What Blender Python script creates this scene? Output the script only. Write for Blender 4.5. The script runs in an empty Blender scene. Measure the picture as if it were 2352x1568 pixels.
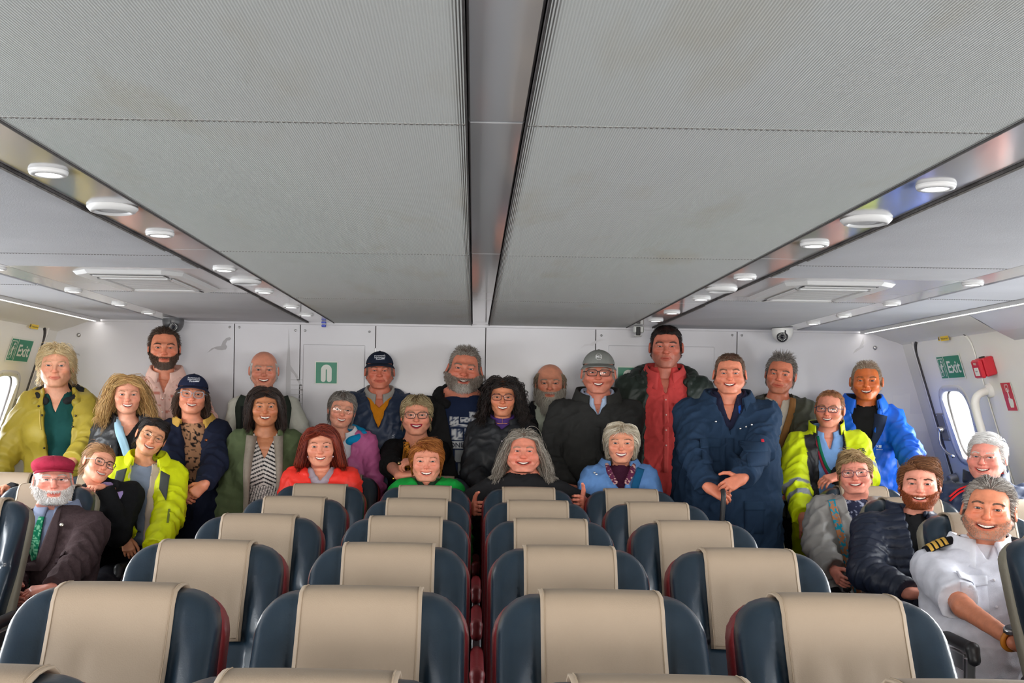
import bpy, math, random
import numpy as np
from mathutils import Matrix, Vector
scene = bpy.context.scene
COL = scene.collection
# ---------------------------------------------------------------- camera, sky, daylight, exposure
FPX = 2600.0                       # focal length in pixels of the 2352-wide frame
PPX, PPY = 1088.0, 935.0           # where the optical axis meets the frame (the photo is a shifted crop)
ROLL = 0.016
CAMX, CAMZ = -.033, 1.43
cam = bpy.data.cameras.new('camera'); cam_o = bpy.data.objects.new('camera', cam); COL.objects.link(cam_o)
cam.sensor_width = 36.0; cam.lens = FPX/2352*36.0
cam.shift_x = (1176-PPX)/2352; cam.shift_y = (PPY-784)/2352
cam.clip_start = .05
cam_o.matrix_world = Matrix.Translation((CAMX, 0, CAMZ)) @ Matrix.Rotation(math.pi/2, 4, 'X') @ Matrix.Rotation(ROLL, 4, 'Z')
scene.camera = cam_o
def PX(px, py, d):
    """photo pixel at depth d (metres in front of the camera) -> world point"""
    dx, dy = px-PPX, py-PPY; c, s = math.cos(ROLL), math.sin(ROLL)
    x = dx*c+dy*s; y = -dx*s+dy*c
    return np.array([CAMX+x/FPX*d, d, CAMZ-y/FPX*d])
world = bpy.data.worlds.new('sky'); scene.world = world; world.use_nodes = True
bg = world.node_tree.nodes['Background']; bg.inputs[0].default_value = (.93, .97, 1.0, 1); bg.inputs[1].default_value = 3.0
def area(name, loc, target, sx, sy, power, col=(1, 1, 1)):
    l = bpy.data.lights.new(name, 'AREA'); l.shape = 'RECTANGLE'; l.size = sx; l.size_y = sy; l.energy = power; l.color = col
    o = bpy.data.objects.new(name, l); COL.objects.link(o); o.location = loc
    o.rotation_euler = (Vector(target)-Vector(loc)).to_track_quat('-Z', 'Y').to_euler()
    return o
WPOW = 24.0
for s in (-1, 1):
    for k in range(8):
        y = 5.33-1.1*k; area('daylight', (s*2.95, y, 1.35), (s*1.0, y, 1.25), .70, .56, WPOW, (.95, .98, 1.0))
    area('daylight', (s*2.95, 6.52, 1.40), (s*1.0, 6.3, 1.3), .32, .40, WPOW*.35, (.95, .98, 1.0))
area('daylight', (0, -3.75, 1.55), (0, 4, 1.3), 4.2, .75, 330.0, (1.0, .94, .87))
vs = scene.view_settings
vs.view_transform = 'Standard'; vs.look = 'None'; vs.exposure = 0.12; vs.gamma = 1.0; vs.use_curve_mapping = False
cy = scene.cycles
cy.max_bounces = 7; cy.diffuse_bounces = 4; cy.glossy_bounces = 3; cy.transparent_max_bounces = 10; cy.caustics_reflective = False; cy.caustics_refractive = False
# ---------------------------------------------------------------- helpers: signed-distance modelling
F32 = np.float32
def A(*v): return np.array(v, dtype=np.float64)
def sd_ell(p, c, r):
    q = p - np.asarray(c, F32); r = np.asarray(r, F32)
    a = q / r; k0 = np.sqrt((a*a).sum(-1)) + 1e-9
    b = a / r; k1 = np.sqrt((b*b).sum(-1)) + 1e-9
    return k0*(k0-1)/k1
def sd_cap(p, a, b, ra, rb=None):
    rb = ra if rb is None else rb
    a = np.asarray(a, F32); b = np.asarray(b, F32); ba = b-a
    pa = p-a; t = np.clip((pa@ba)/max(float(ba@ba), 1e-12), 0, 1)
    d = pa - t[:, None]*ba
    return np.sqrt((d*d).sum(-1)) - (ra+(rb-ra)*t)
def sd_box(p, c, hs, r=0.0):
    q = np.abs(p-np.asarray(c, F32)) - (np.asarray(hs, F32)-r)
    return np.sqrt((np.maximum(q, 0)**2).sum(-1)) + np.minimum(q.max(-1), 0) - r
def smin(a, b, k):
    h = np.maximum(k-np.abs(a-b), 0)/k
    return np.minimum(a, b) - h*h*k*0.25
def smax(a, b, k): return -smin(-a, -b, k)
def sstep(a, b, x):
    t = np.clip((x-a)/(b-a), 0, 1); return t*t*(3-2*t)

_perm = np.random.RandomState(7).permutation(256)
_perm = np.concatenate([_perm]*3)
_val = np.random.RandomState(8).uniform(-1, 1, 256).astype(F32)
def vnoise(p):
    i = np.floor(p).astype(np.int64); f = (p-i).astype(F32); f = f*f*(3-2*f); i &= 255
    x, y, z = i[:, 0], i[:, 1], i[:, 2]; out = 0
    for dx in (0, 1):
        wx = f[:, 0] if dx else 1-f[:, 0]
        for dy in (0, 1):
            wy = f[:, 1] if dy else 1-f[:, 1]
            h = _perm[_perm[(x+dx) & 255]+((y+dy) & 255)]
            for dz in (0, 1):
                wz = f[:, 2] if dz else 1-f[:, 2]
                out = out + wx*wy*wz*_val[_perm[h+((z+dz) & 255)]]
    return out

def sdf_mesh(fn, lo, hi, h, f=4):
    """isosurface of fn over the box lo..hi with cells of size h (surface nets, evaluated near the surface only)"""
    lo = np.asarray(lo, np.float64); hi = np.asarray(hi, np.float64)
    nb = np.ceil((hi-lo)/(h*f)).astype(int)+1
    n = nb*f
    g = [lo[k]+(np.arange(nb[k])*f+(f-1)/2)*h for k in range(3)]
    C = np.stack(np.meshgrid(*g, indexing='ij'), -1).reshape(-1, 3).astype(F32)
    dc = fn(C)
    act = np.abs(dc) < f*h*1.45
    vol = np.where(dc < 0, -1.0, 1.0).astype(F32).reshape(nb)
    vol = vol.repeat(f, 0).repeat(f, 1).repeat(f, 2)
    bi = np.argwhere(act.reshape(nb))
    off = np.stack(np.meshgrid(*[np.arange(f)]*3, indexing='ij'), -1).reshape(-1, 3)
    I = (bi[:, None, :]*f+off[None]).reshape(-1, 3)
    V = fn((lo+I*h).astype(F32))
    vol[I[:, 0], I[:, 1], I[:, 2]] = V
    s = vol < 0
    c = np.zeros(n-1, np.int8)
    for d in range(8):
        a, b, e = d & 1, (d >> 1) & 1, d >> 2
        c += s[a:n[0]-1+a, b:n[1]-1+b, e:n[2]-1+e]
    cells = np.argwhere((c > 0) & (c < 8))
    if len(cells) == 0: return np.zeros((0, 3)), np.zeros((0, 4), int)
    idm = np.full(n-1, -1, np.int64); idm[cells[:, 0], cells[:, 1], cells[:, 2]] = np.arange(len(cells))
    acc = np.zeros((len(cells), 3)); cnt = np.zeros(len(cells))
    cor = [np.array([d & 1, (d >> 1) & 1, d >> 2]) for d in range(8)]
    for i in range(8):
        for ax in range(3):
            if cor[i][ax]: continue
            j = i | (1 << ax)
            q0 = cells+cor[i]; q1 = cells+cor[j]
            v0 = vol[q0[:, 0], q0[:, 1], q0[:, 2]]; v1 = vol[q1[:, 0], q1[:, 1], q1[:, 2]]
            m = (v0 < 0) != (v1 < 0)
            t = np.where(m, v0/np.where(m, v0-v1, 1), 0)
            pt = cor[i][None].astype(float).repeat(len(cells), 0); pt[:, ax] += t
            acc[m] += pt[m]; cnt[m] += 1
    verts = lo+(cells+acc/cnt[:, None])*h
    quads = []
    for ax in range(3):
        u, v = (ax+1) % 3, (ax+2) % 3
        sl0 = [slice(None)]*3; sl1 = [slice(None)]*3
        sl0[ax] = slice(0, -1); sl1[ax] = slice(1, None)
        ch = s[tuple(sl0)] != s[tuple(sl1)]
        E = np.argwhere(ch)
        E = E[(E[:, u] > 0) & (E[:, v] > 0) & (E[:, u] < n[u]-1) & (E[:, v] < n[v]-1)]
        flip = s[E[:, 0], E[:, 1], E[:, 2]]
        def cid(du, dv):
            q = E.copy(); q[:, u] += du; q[:, v] += dv
            return idm[q[:, 0], q[:, 1], q[:, 2]]
        Q = np.stack([cid(-1, -1), cid(0, -1), cid(0, 0), cid(-1, 0)], 1)
        Q[~flip] = Q[~flip][:, ::-1]
        quads.append(Q[(Q >= 0).all(1)])
    return verts, np.concatenate(quads)

def vnormals(v, q):
    n = np.cross(v[q[:, 2]]-v[q[:, 0]], v[q[:, 3]]-v[q[:, 1]])
    out = np.zeros_like(v)
    for k in range(4): np.add.at(out, q[:, k], n)
    return out/(np.linalg.norm(out, axis=1, keepdims=True)+1e-12)

def np_mesh(name, v, q, smooth=True, col=None, mat_idx=None):
    """mesh from numpy arrays: q is (n,3) or (n,4)"""
    me = bpy.data.meshes.new(name)
    k = q.shape[1]
    me.vertices.add(len(v)); me.vertices.foreach_set('co', np.ascontiguousarray(v, F32).ravel())
    me.loops.add(q.size); me.loops.foreach_set('vertex_index', np.ascontiguousarray(q, np.int32).ravel())
    me.polygons.add(len(q)); me.polygons.foreach_set('loop_start', np.arange(0, q.size, k, dtype=np.int32))
    me.update(calc_edges=True)
    me.polygons.foreach_set('use_smooth', np.full(len(q), smooth))
    if mat_idx is not None: me.polygons.foreach_set('material_index', np.asarray(mat_idx, np.int32))
    if col is not None:
        at = me.color_attributes.new('Col', 'FLOAT_COLOR', 'POINT')
        c4 = np.ones((len(v), 4), F32); c4[:, :3] = col
        at.data.foreach_set('color', c4.ravel())
    return me

class Shape:
    """collects numbered pieces of geometry (vertices, faces, vertex colours) for one mesh"""
    def __init__(s): s.v = []; s.q = []; s.c = []; s.n = 0
    def add(s, v, q, col=(1, 1, 1)):
        v = np.asarray(v, float); q = np.asarray(q, int)
        if q.shape[1] == 3: q = np.concatenate([q, q[:, 2:3]], 1)
        s.v.append(v); s.q.append(q+s.n); s.n += len(v)
        c = np.asarray(col, float); s.c.append(np.broadcast_to(c, (len(v), 3)))
    def mesh(s, name, smooth=True):
        v = np.concatenate(s.v); q = np.concatenate(s.q); c = np.concatenate(s.c)
        tri = q[:, 2] == q[:, 3]
        if tri.all(): return np_mesh(name, v, q[:, :3], smooth, c)
        if tri.any():
            me = bpy.data.meshes.new(name)
            me.from_pydata(v.tolist(), [], [f[:3] if f[2] == f[3] else f for f in q.tolist()])
            me.polygons.foreach_set('use_smooth', np.full(len(q), smooth))
            at = me.color_attributes.new('Col', 'FLOAT_COLOR', 'POINT')
            c4 = np.ones((len(v), 4), F32); c4[:, :3] = c; at.data.foreach_set('color', c4.ravel())
            return me
        return np_mesh(name, v, q, smooth, c)

def tubes(paths, rad, sides=3, taper=0.25, cols=None):
    """paths (N,S,3): N tapered tubes -> verts, quads, colours"""
    N, S, _ = paths.shape
    T = np.gradient(paths, axis=1); T /= np.linalg.norm(T, axis=2, keepdims=True)+1e-12
    ref = np.where(np.abs(T[:, :, 2:3]) > 0.85, A(1, 0, 0), A(0, 0, 1))
    U = np.cross(T, ref); U /= np.linalg.norm(U, axis=2, keepdims=True)+1e-12
    W = np.cross(T, U)
    t = np.linspace(0, 1, S)[None, :, None]
    r = np.broadcast_to(np.asarray(rad, float).reshape(-1, 1, 1), (N, 1, 1))*(1-(1-taper)*t**2)
    ring = []
    for k in range(sides):
        a = 2*math.pi*k/sides
        ring.append(paths+r*(math.cos(a)*U+math.sin(a)*W))
    V = np.stack(ring, 2).reshape(-1, 3)
    base = (np.arange(N)[:, None]*S+np.arange(S-1)[None])*sides
    Q = []
    for k in range(sides):
        k2 = (k+1) % sides
        Q.append(np.stack([base+k, base+k2, base+sides+k2, base+sides+k], -1).reshape(-1, 4))
    C = None
    if cols is not None: C = np.repeat(cols, S*sides, 0)
    return V, np.concatenate(Q), C

def tube_path(pts, r, sides=10, closed=False, cap=True):
    """one tube of constant (or listed) radius along pts -> verts, quads"""
    P = np.asarray(pts, float); n = len(P)
    r = np.broadcast_to(np.asarray(r, float), (n,))
    if closed: T = np.roll(P, -1, 0)-np.roll(P, 1, 0)
    else: T = np.gradient(P, axis=0)
    T /= np.linalg.norm(T, axis=1, keepdims=True)+1e-12
    u = np.cross(T[0], A(0, 0, 1) if abs(T[0][2]) < .9 else A(1, 0, 0)); u /= np.linalg.norm(u)
    V = []
    for i in range(n):
        u = u-T[i]*(u@T[i]); u /= np.linalg.norm(u)+1e-12; w = np.cross(T[i], u)
        for k in range(sides):
            a = 2*math.pi*k/sides
            V.append(P[i]+r[i]*(math.cos(a)*u+math.sin(a)*w))
    Q = []
    for i in range(n if closed else n-1):
        j = (i+1) % n
        for k in range(sides):
            k2 = (k+1) % sides
            Q.append([i*sides+k, i*sides+k2, j*sides+k2, j*sides+k])
    if cap and not closed:
        for e, o in ((0, 1), (n-1, -1)):
            c = len(V); V.append(P[e])
            for k in range(sides):
                k2 = (k+1) % sides
                a, b = e*sides+k, e*sides+k2
                Q.append([c, b, a, a] if o > 0 else [c, a, b, b])
    return np.array(V), np.array(Q)
def tube_mesh(name, pts, r, sides=10, closed=False, smooth=True):
    s = Shape(); s.add(*tube_path(pts, r, sides, closed)); return s.mesh(name, smooth)

def catmull(pts, n):
    P = np.asarray(pts, float)
    P = np.concatenate([[2*P[0]-P[1]], P, [2*P[-1]-P[-2]]])
    out = []
    m = len(P)-3
    for t in np.linspace(0, m-1e-6, n):
        i = int(t); f = t-i; a, b, c, d = P[i:i+4]
        out.append(.5*((2*b)+(-a+c)*f+(2*a-5*b+4*c-d)*f*f+(-a+3*b-3*c+d)*f**3))
    return np.array(out)

def sheet(fn, us, vs, th=0.0):
    """grid surface fn(u,v)->point; with th>0 a closed slab of that thickness along its normals"""
    nu, nv = len(us), len(vs)
    P = np.array([[fn(u, v) for v in vs] for u in us], float)
    idx = np.arange(nu*nv).reshape(nu, nv)
    q = np.stack([idx[:-1, :-1], idx[1:, :-1], idx[1:, 1:], idx[:-1, 1:]], -1).reshape(-1, 4)
    V = P.reshape(-1, 3)
    if th <= 0: return V, q
    N = vnormals(V, q)
    V2 = V-N*th; m = len(V)
    q2 = q[:, ::-1]+m
    rim = np.concatenate([idx[:, 0], idx[-1, 1:], idx[-2::-1, -1], idx[0, -2:0:-1]])
    r2 = np.roll(rim, -1)
    side = np.stack([rim, r2, r2+m, rim+m], 1)[:, ::-1]
    return np.concatenate([V, V2]), np.concatenate([q, q2, side])

def box_geo(c, hs, R=None, bev=0.0):
    """box (optionally chamfered) centred at c, half sizes hs -> verts, quads"""
    x, y, z = hs
    if bev <= 0:
        v = np.array([[sx*x, sy*y, sz*z] for sx in (-1, 1) for sy in (-1, 1) for sz in (-1, 1)], float)
        q = np.array([[0, 1, 3, 2], [4, 6, 7, 5], [0, 4, 5, 1], [2, 3, 7, 6], [0, 2, 6, 4], [1, 5, 7, 3]])
    else:
        b = min(bev, .95*min(hs)); vs = []; ids = {}
        for sx in (-1, 1):
            for sy in (-1, 1):
                for sz in (-1, 1):
                    for k in range(3):
                        p = [sx*(x-b), sy*(y-b), sz*(z-b)]; p[k] = (sx*x, sy*y, sz*z)[k]
                        ids[(sx, sy, sz, k)] = len(vs); vs.append(p)
        v = np.array(vs, float); q = []
        for k in range(3):
            o = [i for i in range(3) if i != k]
            for s in (-1, 1):
                f = []
                for a, bb in ((-1, -1), (1, -1), (1, 1), (-1, 1)):
                    t = [0, 0, 0]; t[k] = s; t[o[0]] = a; t[o[1]] = bb; f.append(ids[(*t, k)])
                q.append(f)
        for k in range(3):
            o = [i for i in range(3) if i != k]
            for a in (-1, 1):
                for bb in (-1, 1):
                    t1 = [0, 0, 0]; t1[k] = -1; t1[o[0]] = a; t1[o[1]] = bb
                    t2 = list(t1); t2[k] = 1
                    q.append([ids[(*t1, o[0])], ids[(*t2, o[0])], ids[(*t2, o[1])], ids[(*t1, o[1])]])
        for sx in (-1, 1):
            for sy in (-1, 1):
                for sz in (-1, 1):
                    a = ids[(sx, sy, sz, 0)], ids[(sx, sy, sz, 1)], ids[(sx, sy, sz, 2)]
                    q.append([a[0], a[1], a[2], a[2]])
        q = np.array(q)
        cen = v[q].mean(1); nn = np.cross(v[q[:, 1]]-v[q[:, 0]], v[q[:, 2]]-v[q[:, 0]])
        fl = (nn*cen).sum(1) < 0
        for i in np.where(fl)[0]:
            a = q[i]; q[i] = [a[0], a[2], a[1], a[1]] if a[2] == a[3] else a[::-1]
    if R is not None: v = v@np.asarray(R).T
    return v+np.asarray(c, float), q

def lathe_geo(prof, n=24, axis='z', close=True):
    """revolve (r,h) profile -> verts, quads"""
    pr = np.asarray(prof, float); m = len(pr); V = []
    for k in range(n):
        a = 2*math.pi*k/n
        for r, h in pr: V.append((r*math.cos(a), r*math.sin(a), h))
    V = np.array(V)
    if axis == 'y': V = V[:, [0, 2, 1]]*A(1, 1, 1)
    if axis == 'x': V = V[:, [2, 0, 1]]
    Q = []
    for k in range(n):
        k2 = (k+1) % n
        for i in range(m-1): Q.append([k*m+i, k2*m+i, k2*m+i+1, k*m+i+1])
    Q = np.array(Q)
    if axis == 'y': Q = Q[:, ::-1]
    return V, Q

def link(name, me, parent=None, mats=(), loc=None):
    o = bpy.data.objects.new(name, me); COL.objects.link(o)
    if me is not None:
        for m in (mats if isinstance(mats, (list, tuple)) else [mats]): me.materials.append(m)
    if parent is not None: o.parent = parent
    if loc is not None: o.location = loc
    return o
def empty(name, loc, rz=0.0):
    o = bpy.data.objects.new(name, None); COL.objects.link(o); o.location = loc; o.rotation_euler = (0, 0, rz)
    o.empty_display_size = .1
    return o
def tag(o, label=None, cat=None, group=None, kind=None):
    if label: o['label'] = label
    if cat: o['category'] = cat
    if group: o['group'] = group
    if kind: o['kind'] = kind
    return o
def copy_tree(o, parent=None):
    c = o.copy(); COL.objects.link(c); c.parent = parent
    for ch in o.children: copy_tree(ch, c)
    return c
# ---------------------------------------------------------------- procedural materials
MATS = {}
def mat(name, col=None, rough=.6, metal=0.0, spec=.5, bump=None, coat=0.0, sheen=0.0, vary=None, emit=None, sss=0.0, alpha=1.0, trans=0.0):
    """col None: colour from the mesh's own 'Col' attribute. bump=(scale,strength[,stretch xyz]); vary=(scale,amount) mottles the colour"""
    if name in MATS: return MATS[name]
    m = bpy.data.materials.new(name); m.use_nodes = True; nt = m.node_tree; b = nt.nodes['Principled BSDF']
    b.inputs['Roughness'].default_value = rough; b.inputs['Metallic'].default_value = metal
    b.inputs['Specular IOR Level'].default_value = spec
    b.inputs['Coat Weight'].default_value = coat; b.inputs['Coat Roughness'].default_value = .15
    b.inputs['Sheen Weight'].default_value = sheen
    b.inputs['Alpha'].default_value = alpha; b.inputs['Transmission Weight'].default_value = trans
    if sss:
        b.inputs['Subsurface Weight'].default_value = sss
        b.inputs['Subsurface Radius'].default_value = (.012, .004, .002); b.inputs['Subsurface Scale'].default_value = 1.0
    tc = nt.nodes.new('ShaderNodeTexCoord')
    if col is None:
        a = nt.nodes.new('ShaderNodeAttribute'); a.attribute_name = 'Col'; src = a.outputs['Color']
    else:
        a = nt.nodes.new('ShaderNodeRGB'); a.outputs[0].default_value = (*col, 1); src = a.outputs[0]
    if vary:
        nz = nt.nodes.new('ShaderNodeTexNoise'); nz.inputs['Scale'].default_value = vary[0]; nz.inputs['Detail'].default_value = 5
        nt.links.new(tc.outputs['Object'], nz.inputs['Vector'])
        mr = nt.nodes.new('ShaderNodeMapRange'); mr.inputs['From Min'].default_value = .3; mr.inputs['From Max'].default_value = .7
        mr.inputs['To Min'].default_value = 1-vary[1]; mr.inputs['To Max'].default_value = 1+vary[1]
        nt.links.new(nz.outputs['Fac'], mr.inputs['Value'])
        mx = nt.nodes.new('ShaderNodeVectorMath'); mx.operation = 'SCALE'
        nt.links.new(src, mx.inputs[0]); nt.links.new(mr.outputs[0], mx.inputs['Scale']); src = mx.outputs[0]
    nt.links.new(src, b.inputs['Base Color'])
    if bump:
        nz = nt.nodes.new('ShaderNodeTexNoise'); nz.inputs['Scale'].default_value = bump[0]; nz.inputs['Detail'].default_value = 4
        if len(bump) > 2:
            mp = nt.nodes.new('ShaderNodeMapping'); mp.inputs['Scale'].default_value = bump[2]
            nt.links.new(tc.outputs['Object'], mp.inputs[0]); nt.links.new(mp.outputs[0], nz.inputs['Vector'])
        else: nt.links.new(tc.outputs['Object'], nz.inputs['Vector'])
        bp = nt.nodes.new('ShaderNodeBump'); bp.inputs['Strength'].default_value = bump[1]; bp.inputs['Distance'].default_value = .004
        nt.links.new(nz.outputs['Fac'], bp.inputs['Height']); nt.links.new(bp.outputs[0], b.inputs['Normal'])
    if emit:
        b.inputs['Emission Color'].default_value = (*emit[0], 1); b.inputs['Emission Strength'].default_value = emit[1]
    MATS[name] = m
    return m
def srgb(r, g, b):
    f = lambda c: ((c/255)/12.92 if c/255 <= .04045 else ((c/255+.055)/1.055)**2.4)
    return (f(r), f(g), f(b))
def cl(c): return srgb(*c)

SKIN = lambda: mat('skin', None, .44, spec=.45, bump=(120, .22), vary=(38, .10), sss=.0)
HAIR = lambda: mat('hair', None, .48, spec=.4)
CLOTH = lambda: mat('woven cloth', None, .85, spec=.2, bump=(420, .25), vary=(30, .06))
SHELL = lambda: mat('rain shell', None, .52, spec=.4, bump=(38, .35), vary=(14, .05))
LEATH = lambda: mat('jacket leather', None, .42, spec=.5, bump=(60, .4))
KNIT = lambda: mat('knit', None, .92, spec=.1, bump=(160, .5), vary=(50, .07))
PLAST = lambda: mat('coloured plastic', None, .35, spec=.5)
METAL = lambda: mat('coloured metal', None, .28, metal=1.0)
EYE = lambda: mat('eyeball', None, .12, spec=.5)
def LENS():
    if 'lens' in MATS: return MATS['lens']
    m = bpy.data.materials.new('lens'); m.use_nodes = True; nt = m.node_tree; nt.nodes.clear()
    o = nt.nodes.new('ShaderNodeOutputMaterial'); t = nt.nodes.new('ShaderNodeBsdfTransparent'); g = nt.nodes.new('ShaderNodeBsdfGlossy')
    g.inputs['Roughness'].default_value = .03; t.inputs[0].default_value = (.93, .95, .95, 1)
    f = nt.nodes.new('ShaderNodeFresnel'); f.inputs[0].default_value = 1.28
    mx = nt.nodes.new('ShaderNodeMixShader')
    nt.links.new(f.outputs[0], mx.inputs[0]); nt.links.new(t.outputs[0], mx.inputs[1]); nt.links.new(g.outputs[0], mx.inputs[2]); nt.links.new(mx.outputs[0], o.inputs[0])
    MATS['lens'] = m
    return m
# ---------------------------------------------------------------- head template (face looks along -y, x to the picture's right)
def head_sdf(p, smile):
    q = p.copy(); q[:, 0] = np.abs(q[:, 0]); ax = q
    d = sd_ell(ax, (0, .018, .032), (.0765, .0955, .0865))
    d = smin(d, sd_ell(ax, (0, -.030, -.032), (.0645, .0595, .078)), .035)
    d = smin(d, sd_cap(ax, (.056, .012, -.052), (.018, -.064, -.100), .016, .014), .035)
    d = smin(d, sd_ell(ax, (0, -.074, -.103), (.019, .017, .015)), .022)
    d = smin(d, sd_ell(ax, (.043, -.060, -.022), (.021, .022, .018)), .028)
    d = smin(d, sd_cap(ax, (.008, -.0875, .017), (.042, -.076, .019), .0085, .007), .018)
    d = smin(d, sd_ell(ax, (0, -.068, -.066), (.034, .030, .030)), .020)
    # eye sockets, lids
    d = smax(d, -sd_ell(ax, (.031, -.107, -.001), (.0200, .0225, .0140)), .013)
    d = smin(d, sd_ell(ax, (.0315, -.0775, 0), (.0150, .0150, .0145)), .005)
    # nose
    d = smin(d, sd_cap(ax, (0, -.088, .012), (0, -.1035, -.030), .0068, .0098), .013)
    d = smin(d, sd_ell(ax, (0, -.1045, -.0335), (.0118, .0100, .0098)), .007)
    d = smin(d, sd_ell(ax, (.0128, -.0950, -.0370), (.0074, .0095, .0074)), .006)
    d = smax(d, -sd_ell(ax, (.0068, -.0990, -.0455), (.0040, .0060, .0045)), .004)
    # mouth: curved line z = zc + curv*x^2
    x = ax[:, 0]
    up = 13.0 if smile else 5.5
    m = p.copy(); m[:, 0] = ax[:, 0]; m[:, 2] = ax[:, 2]-up*x*x; m[:, 1] = ax[:, 1]-9.0*x*x
    w = .0295 if smile else .025
    if smile:
        d = smin(d, sd_cap(m, (0, -.0960, -.0600), (w, -.0930, -.0655), .0052, .0024), .006)
        d = smin(d, sd_cap(m, (0, -.0930, -.0790), (w, -.0920, -.0690), .0058, .0024), .006)
        d = smax(d, -sd_ell(m, (0, -.0950, -.0695), (w*1.0, .0230, .0064)), .003)
    else:
        d = smin(d, sd_cap(m, (0, -.0965, -.0625), (w, -.0915, -.0685), .0050, .0024), .006)
        d = smin(d, sd_cap(m, (0, -.0945, -.0755), (w, -.0910, -.0695), .0056, .0024), .006)
        d = smax(d, -sd_ell(m, (0, -.1000, -.0688), (w*1.02, .0070, .0012)), .0022)
    # nasolabial fold
    if smile:
        d = smin(d, sd_ell(ax, (.041, -.064, -.034), (.020, .022, .020)), .020)
        d = smax(d, -(sd_cap(ax, (.0175, -.0995, -.0395), (.0385, -.0855, -.068), .0048)), .009)
    else: d = smax(d, -(sd_cap(ax, (.018, -.0995, -.040), (.034, -.088, -.066), .0044)), .009)
    d = smax(d, -(sd_cap(ax, (.020, -.0935, -.0145), (.041, -.0870, -.0165), .0022)), .006)
    # ears
    e = sd_ell(ax, (.0800, .016, -.008), (.0085, .0190, .0310))
    e = smax(e, -sd_ell(ax, (.0880, .010, -.006), (.0065, .0105, .0180)), .004)
    d = smin(d, e, .006)
    # neck and the base of the shoulders
    d = smin(d, sd_cap(ax, (0, .028, -.055), (0, .046, -.200), .053, .057), .030)
    d = smin(d, sd_cap(ax, (.010, .050, -.180), (.105, .056, -.235), .044, .040), .050)
    d = smin(d, sd_ell(ax, (0, .045, -.300), (.125, .093, .095)), .050)
    # slit between the lids
    s = ax - np.asarray((.0315, 0, 0), F32)
    sl = np.stack([s[:, 0], s[:, 1], s[:, 2]-.06*s[:, 0]], 1)
    d = smax(d, -sd_ell(sl, (0, -.0975, -.0004), (.0148, .0190, .0064)), .0015)
    return d

HEADS = {}
def head_template(smile):
    if smile in HEADS: return HEADS[smile]
    v, q = sdf_mesh(lambda p: head_sdf(p, smile), (-.16, -.13, -.40), (.16, .16, .135), .0024)
    keep = (v[q][:, :, 2].min(1) > -.345)
    q = q[keep]; used = np.unique(q); rm = np.zeros(len(v), int); rm[used] = np.arange(len(used)); v = v[used]; q = rm[q]
    me = np_mesh('head_template', v, q); o = bpy.data.objects.new('head_template', me); COL.objects.link(o)
    w = sstep(-.02, -.06, v[:, 1])*sstep(-.14, -.11, v[:, 2])*sstep(.09, .06, v[:, 2])
    vg = o.vertex_groups.new(name='face')
    lev = np.round((1-.92*w)*10).astype(int)
    for k in range(0, 11):
        ids = np.where(lev == k)[0]
        if len(ids): vg.add(ids.tolist(), k/10, 'REPLACE')
    md = o.modifiers.new('d', 'DECIMATE'); md.ratio = .24; md.vertex_group = 'face'; md.vertex_group_factor = 1.0
    dg = bpy.context.evaluated_depsgraph_get(); ev = o.evaluated_get(dg); m2 = ev.to_mesh()
    m2.calc_loop_triangles()
    vv = np.zeros(len(m2.vertices)*3, F32); m2.vertices.foreach_get('co', vv)
    tt = np.zeros(len(m2.loop_triangles)*3, np.int32); m2.loop_triangles.foreach_get('vertices', tt)
    ev.to_mesh_clear(); bpy.data.objects.remove(o); bpy.data.meshes.remove(me)
    HEADS[smile] = (vv.reshape(-1, 3).astype(float), tt.reshape(-1, 3))
    return HEADS[smile]

def scalp_mask(p, recede=0.0, crown=0.0, low=-.070):
    """1 where hair grows; recede lifts the front hairline, crown>0 empties the top"""
    x, y, z = np.abs(p[:, 0]), p[:, 1], p[:, 2]
    t = sstep(-.085, .035, y)                              # front -> behind the ear
    line = (.072+recede*.05)*(1-t)+(low)*t
    temple = .018*sstep(.025, .05, x)*(1-sstep(.058, .07, x))*(1-sstep(-.06, .0, y))*(1+2*recede)
    side = -.034*sstep(.058, .072, x)*sstep(-.055, -.018, y)*(1-sstep(-.01, .05, y))
    m = sstep(-.006, .006, z-(line+temple+side))
    if crown > 0:
        m = m*(1-sstep(.0, .012, z-(.112-.075*crown)-.0*y)*(1-sstep(.06, .09, y)*(1-crown)))
    m = m*(1-sstep(-.075, -.1, z))*(1-(x > .079)*(np.abs(z) < .045))
    return m
def beard_mask(p):
    x, y, z = np.abs(p[:, 0]), p[:, 1], p[:, 2]
    up = -.052+.36*np.maximum(x-.030, 0)+.9*np.maximum(x-.056, 0)        # upper edge rising to the ears
    m = sstep(.004, -.004, z-up)*sstep(-.128, -.112, z)*sstep(.022, .004, y)
    lip = (x < .027) & (z > -.083+7*x*x*.6) & (z < -.060+6*x*x)
    m = m*np.where(lip, 0, 1)*sstep(-.0465, -.0495, z-0.35*np.maximum(x-.02, 0))
    return m
# ---------------------------------------------------------------- people
def rot(yaw, pitch, roll):
    y, p, r = math.radians(yaw), math.radians(pitch), math.radians(roll)
    Y = np.array([[math.cos(y), -math.sin(y), 0], [math.sin(y), math.cos(y), 0], [0, 0, 1]])
    X = np.array([[1, 0, 0], [0, math.cos(p), math.sin(p)], [0, -math.sin(p), math.cos(p)]])
    R = np.array([[math.cos(r), 0, math.sin(r)], [0, 1, 0], [-math.sin(r), 0, math.cos(r)]])
    return Y@R@X
def unit(v): v = np.asarray(v, float); return v/(np.linalg.norm(v)+1e-12)

class Ctx: pass

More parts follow.
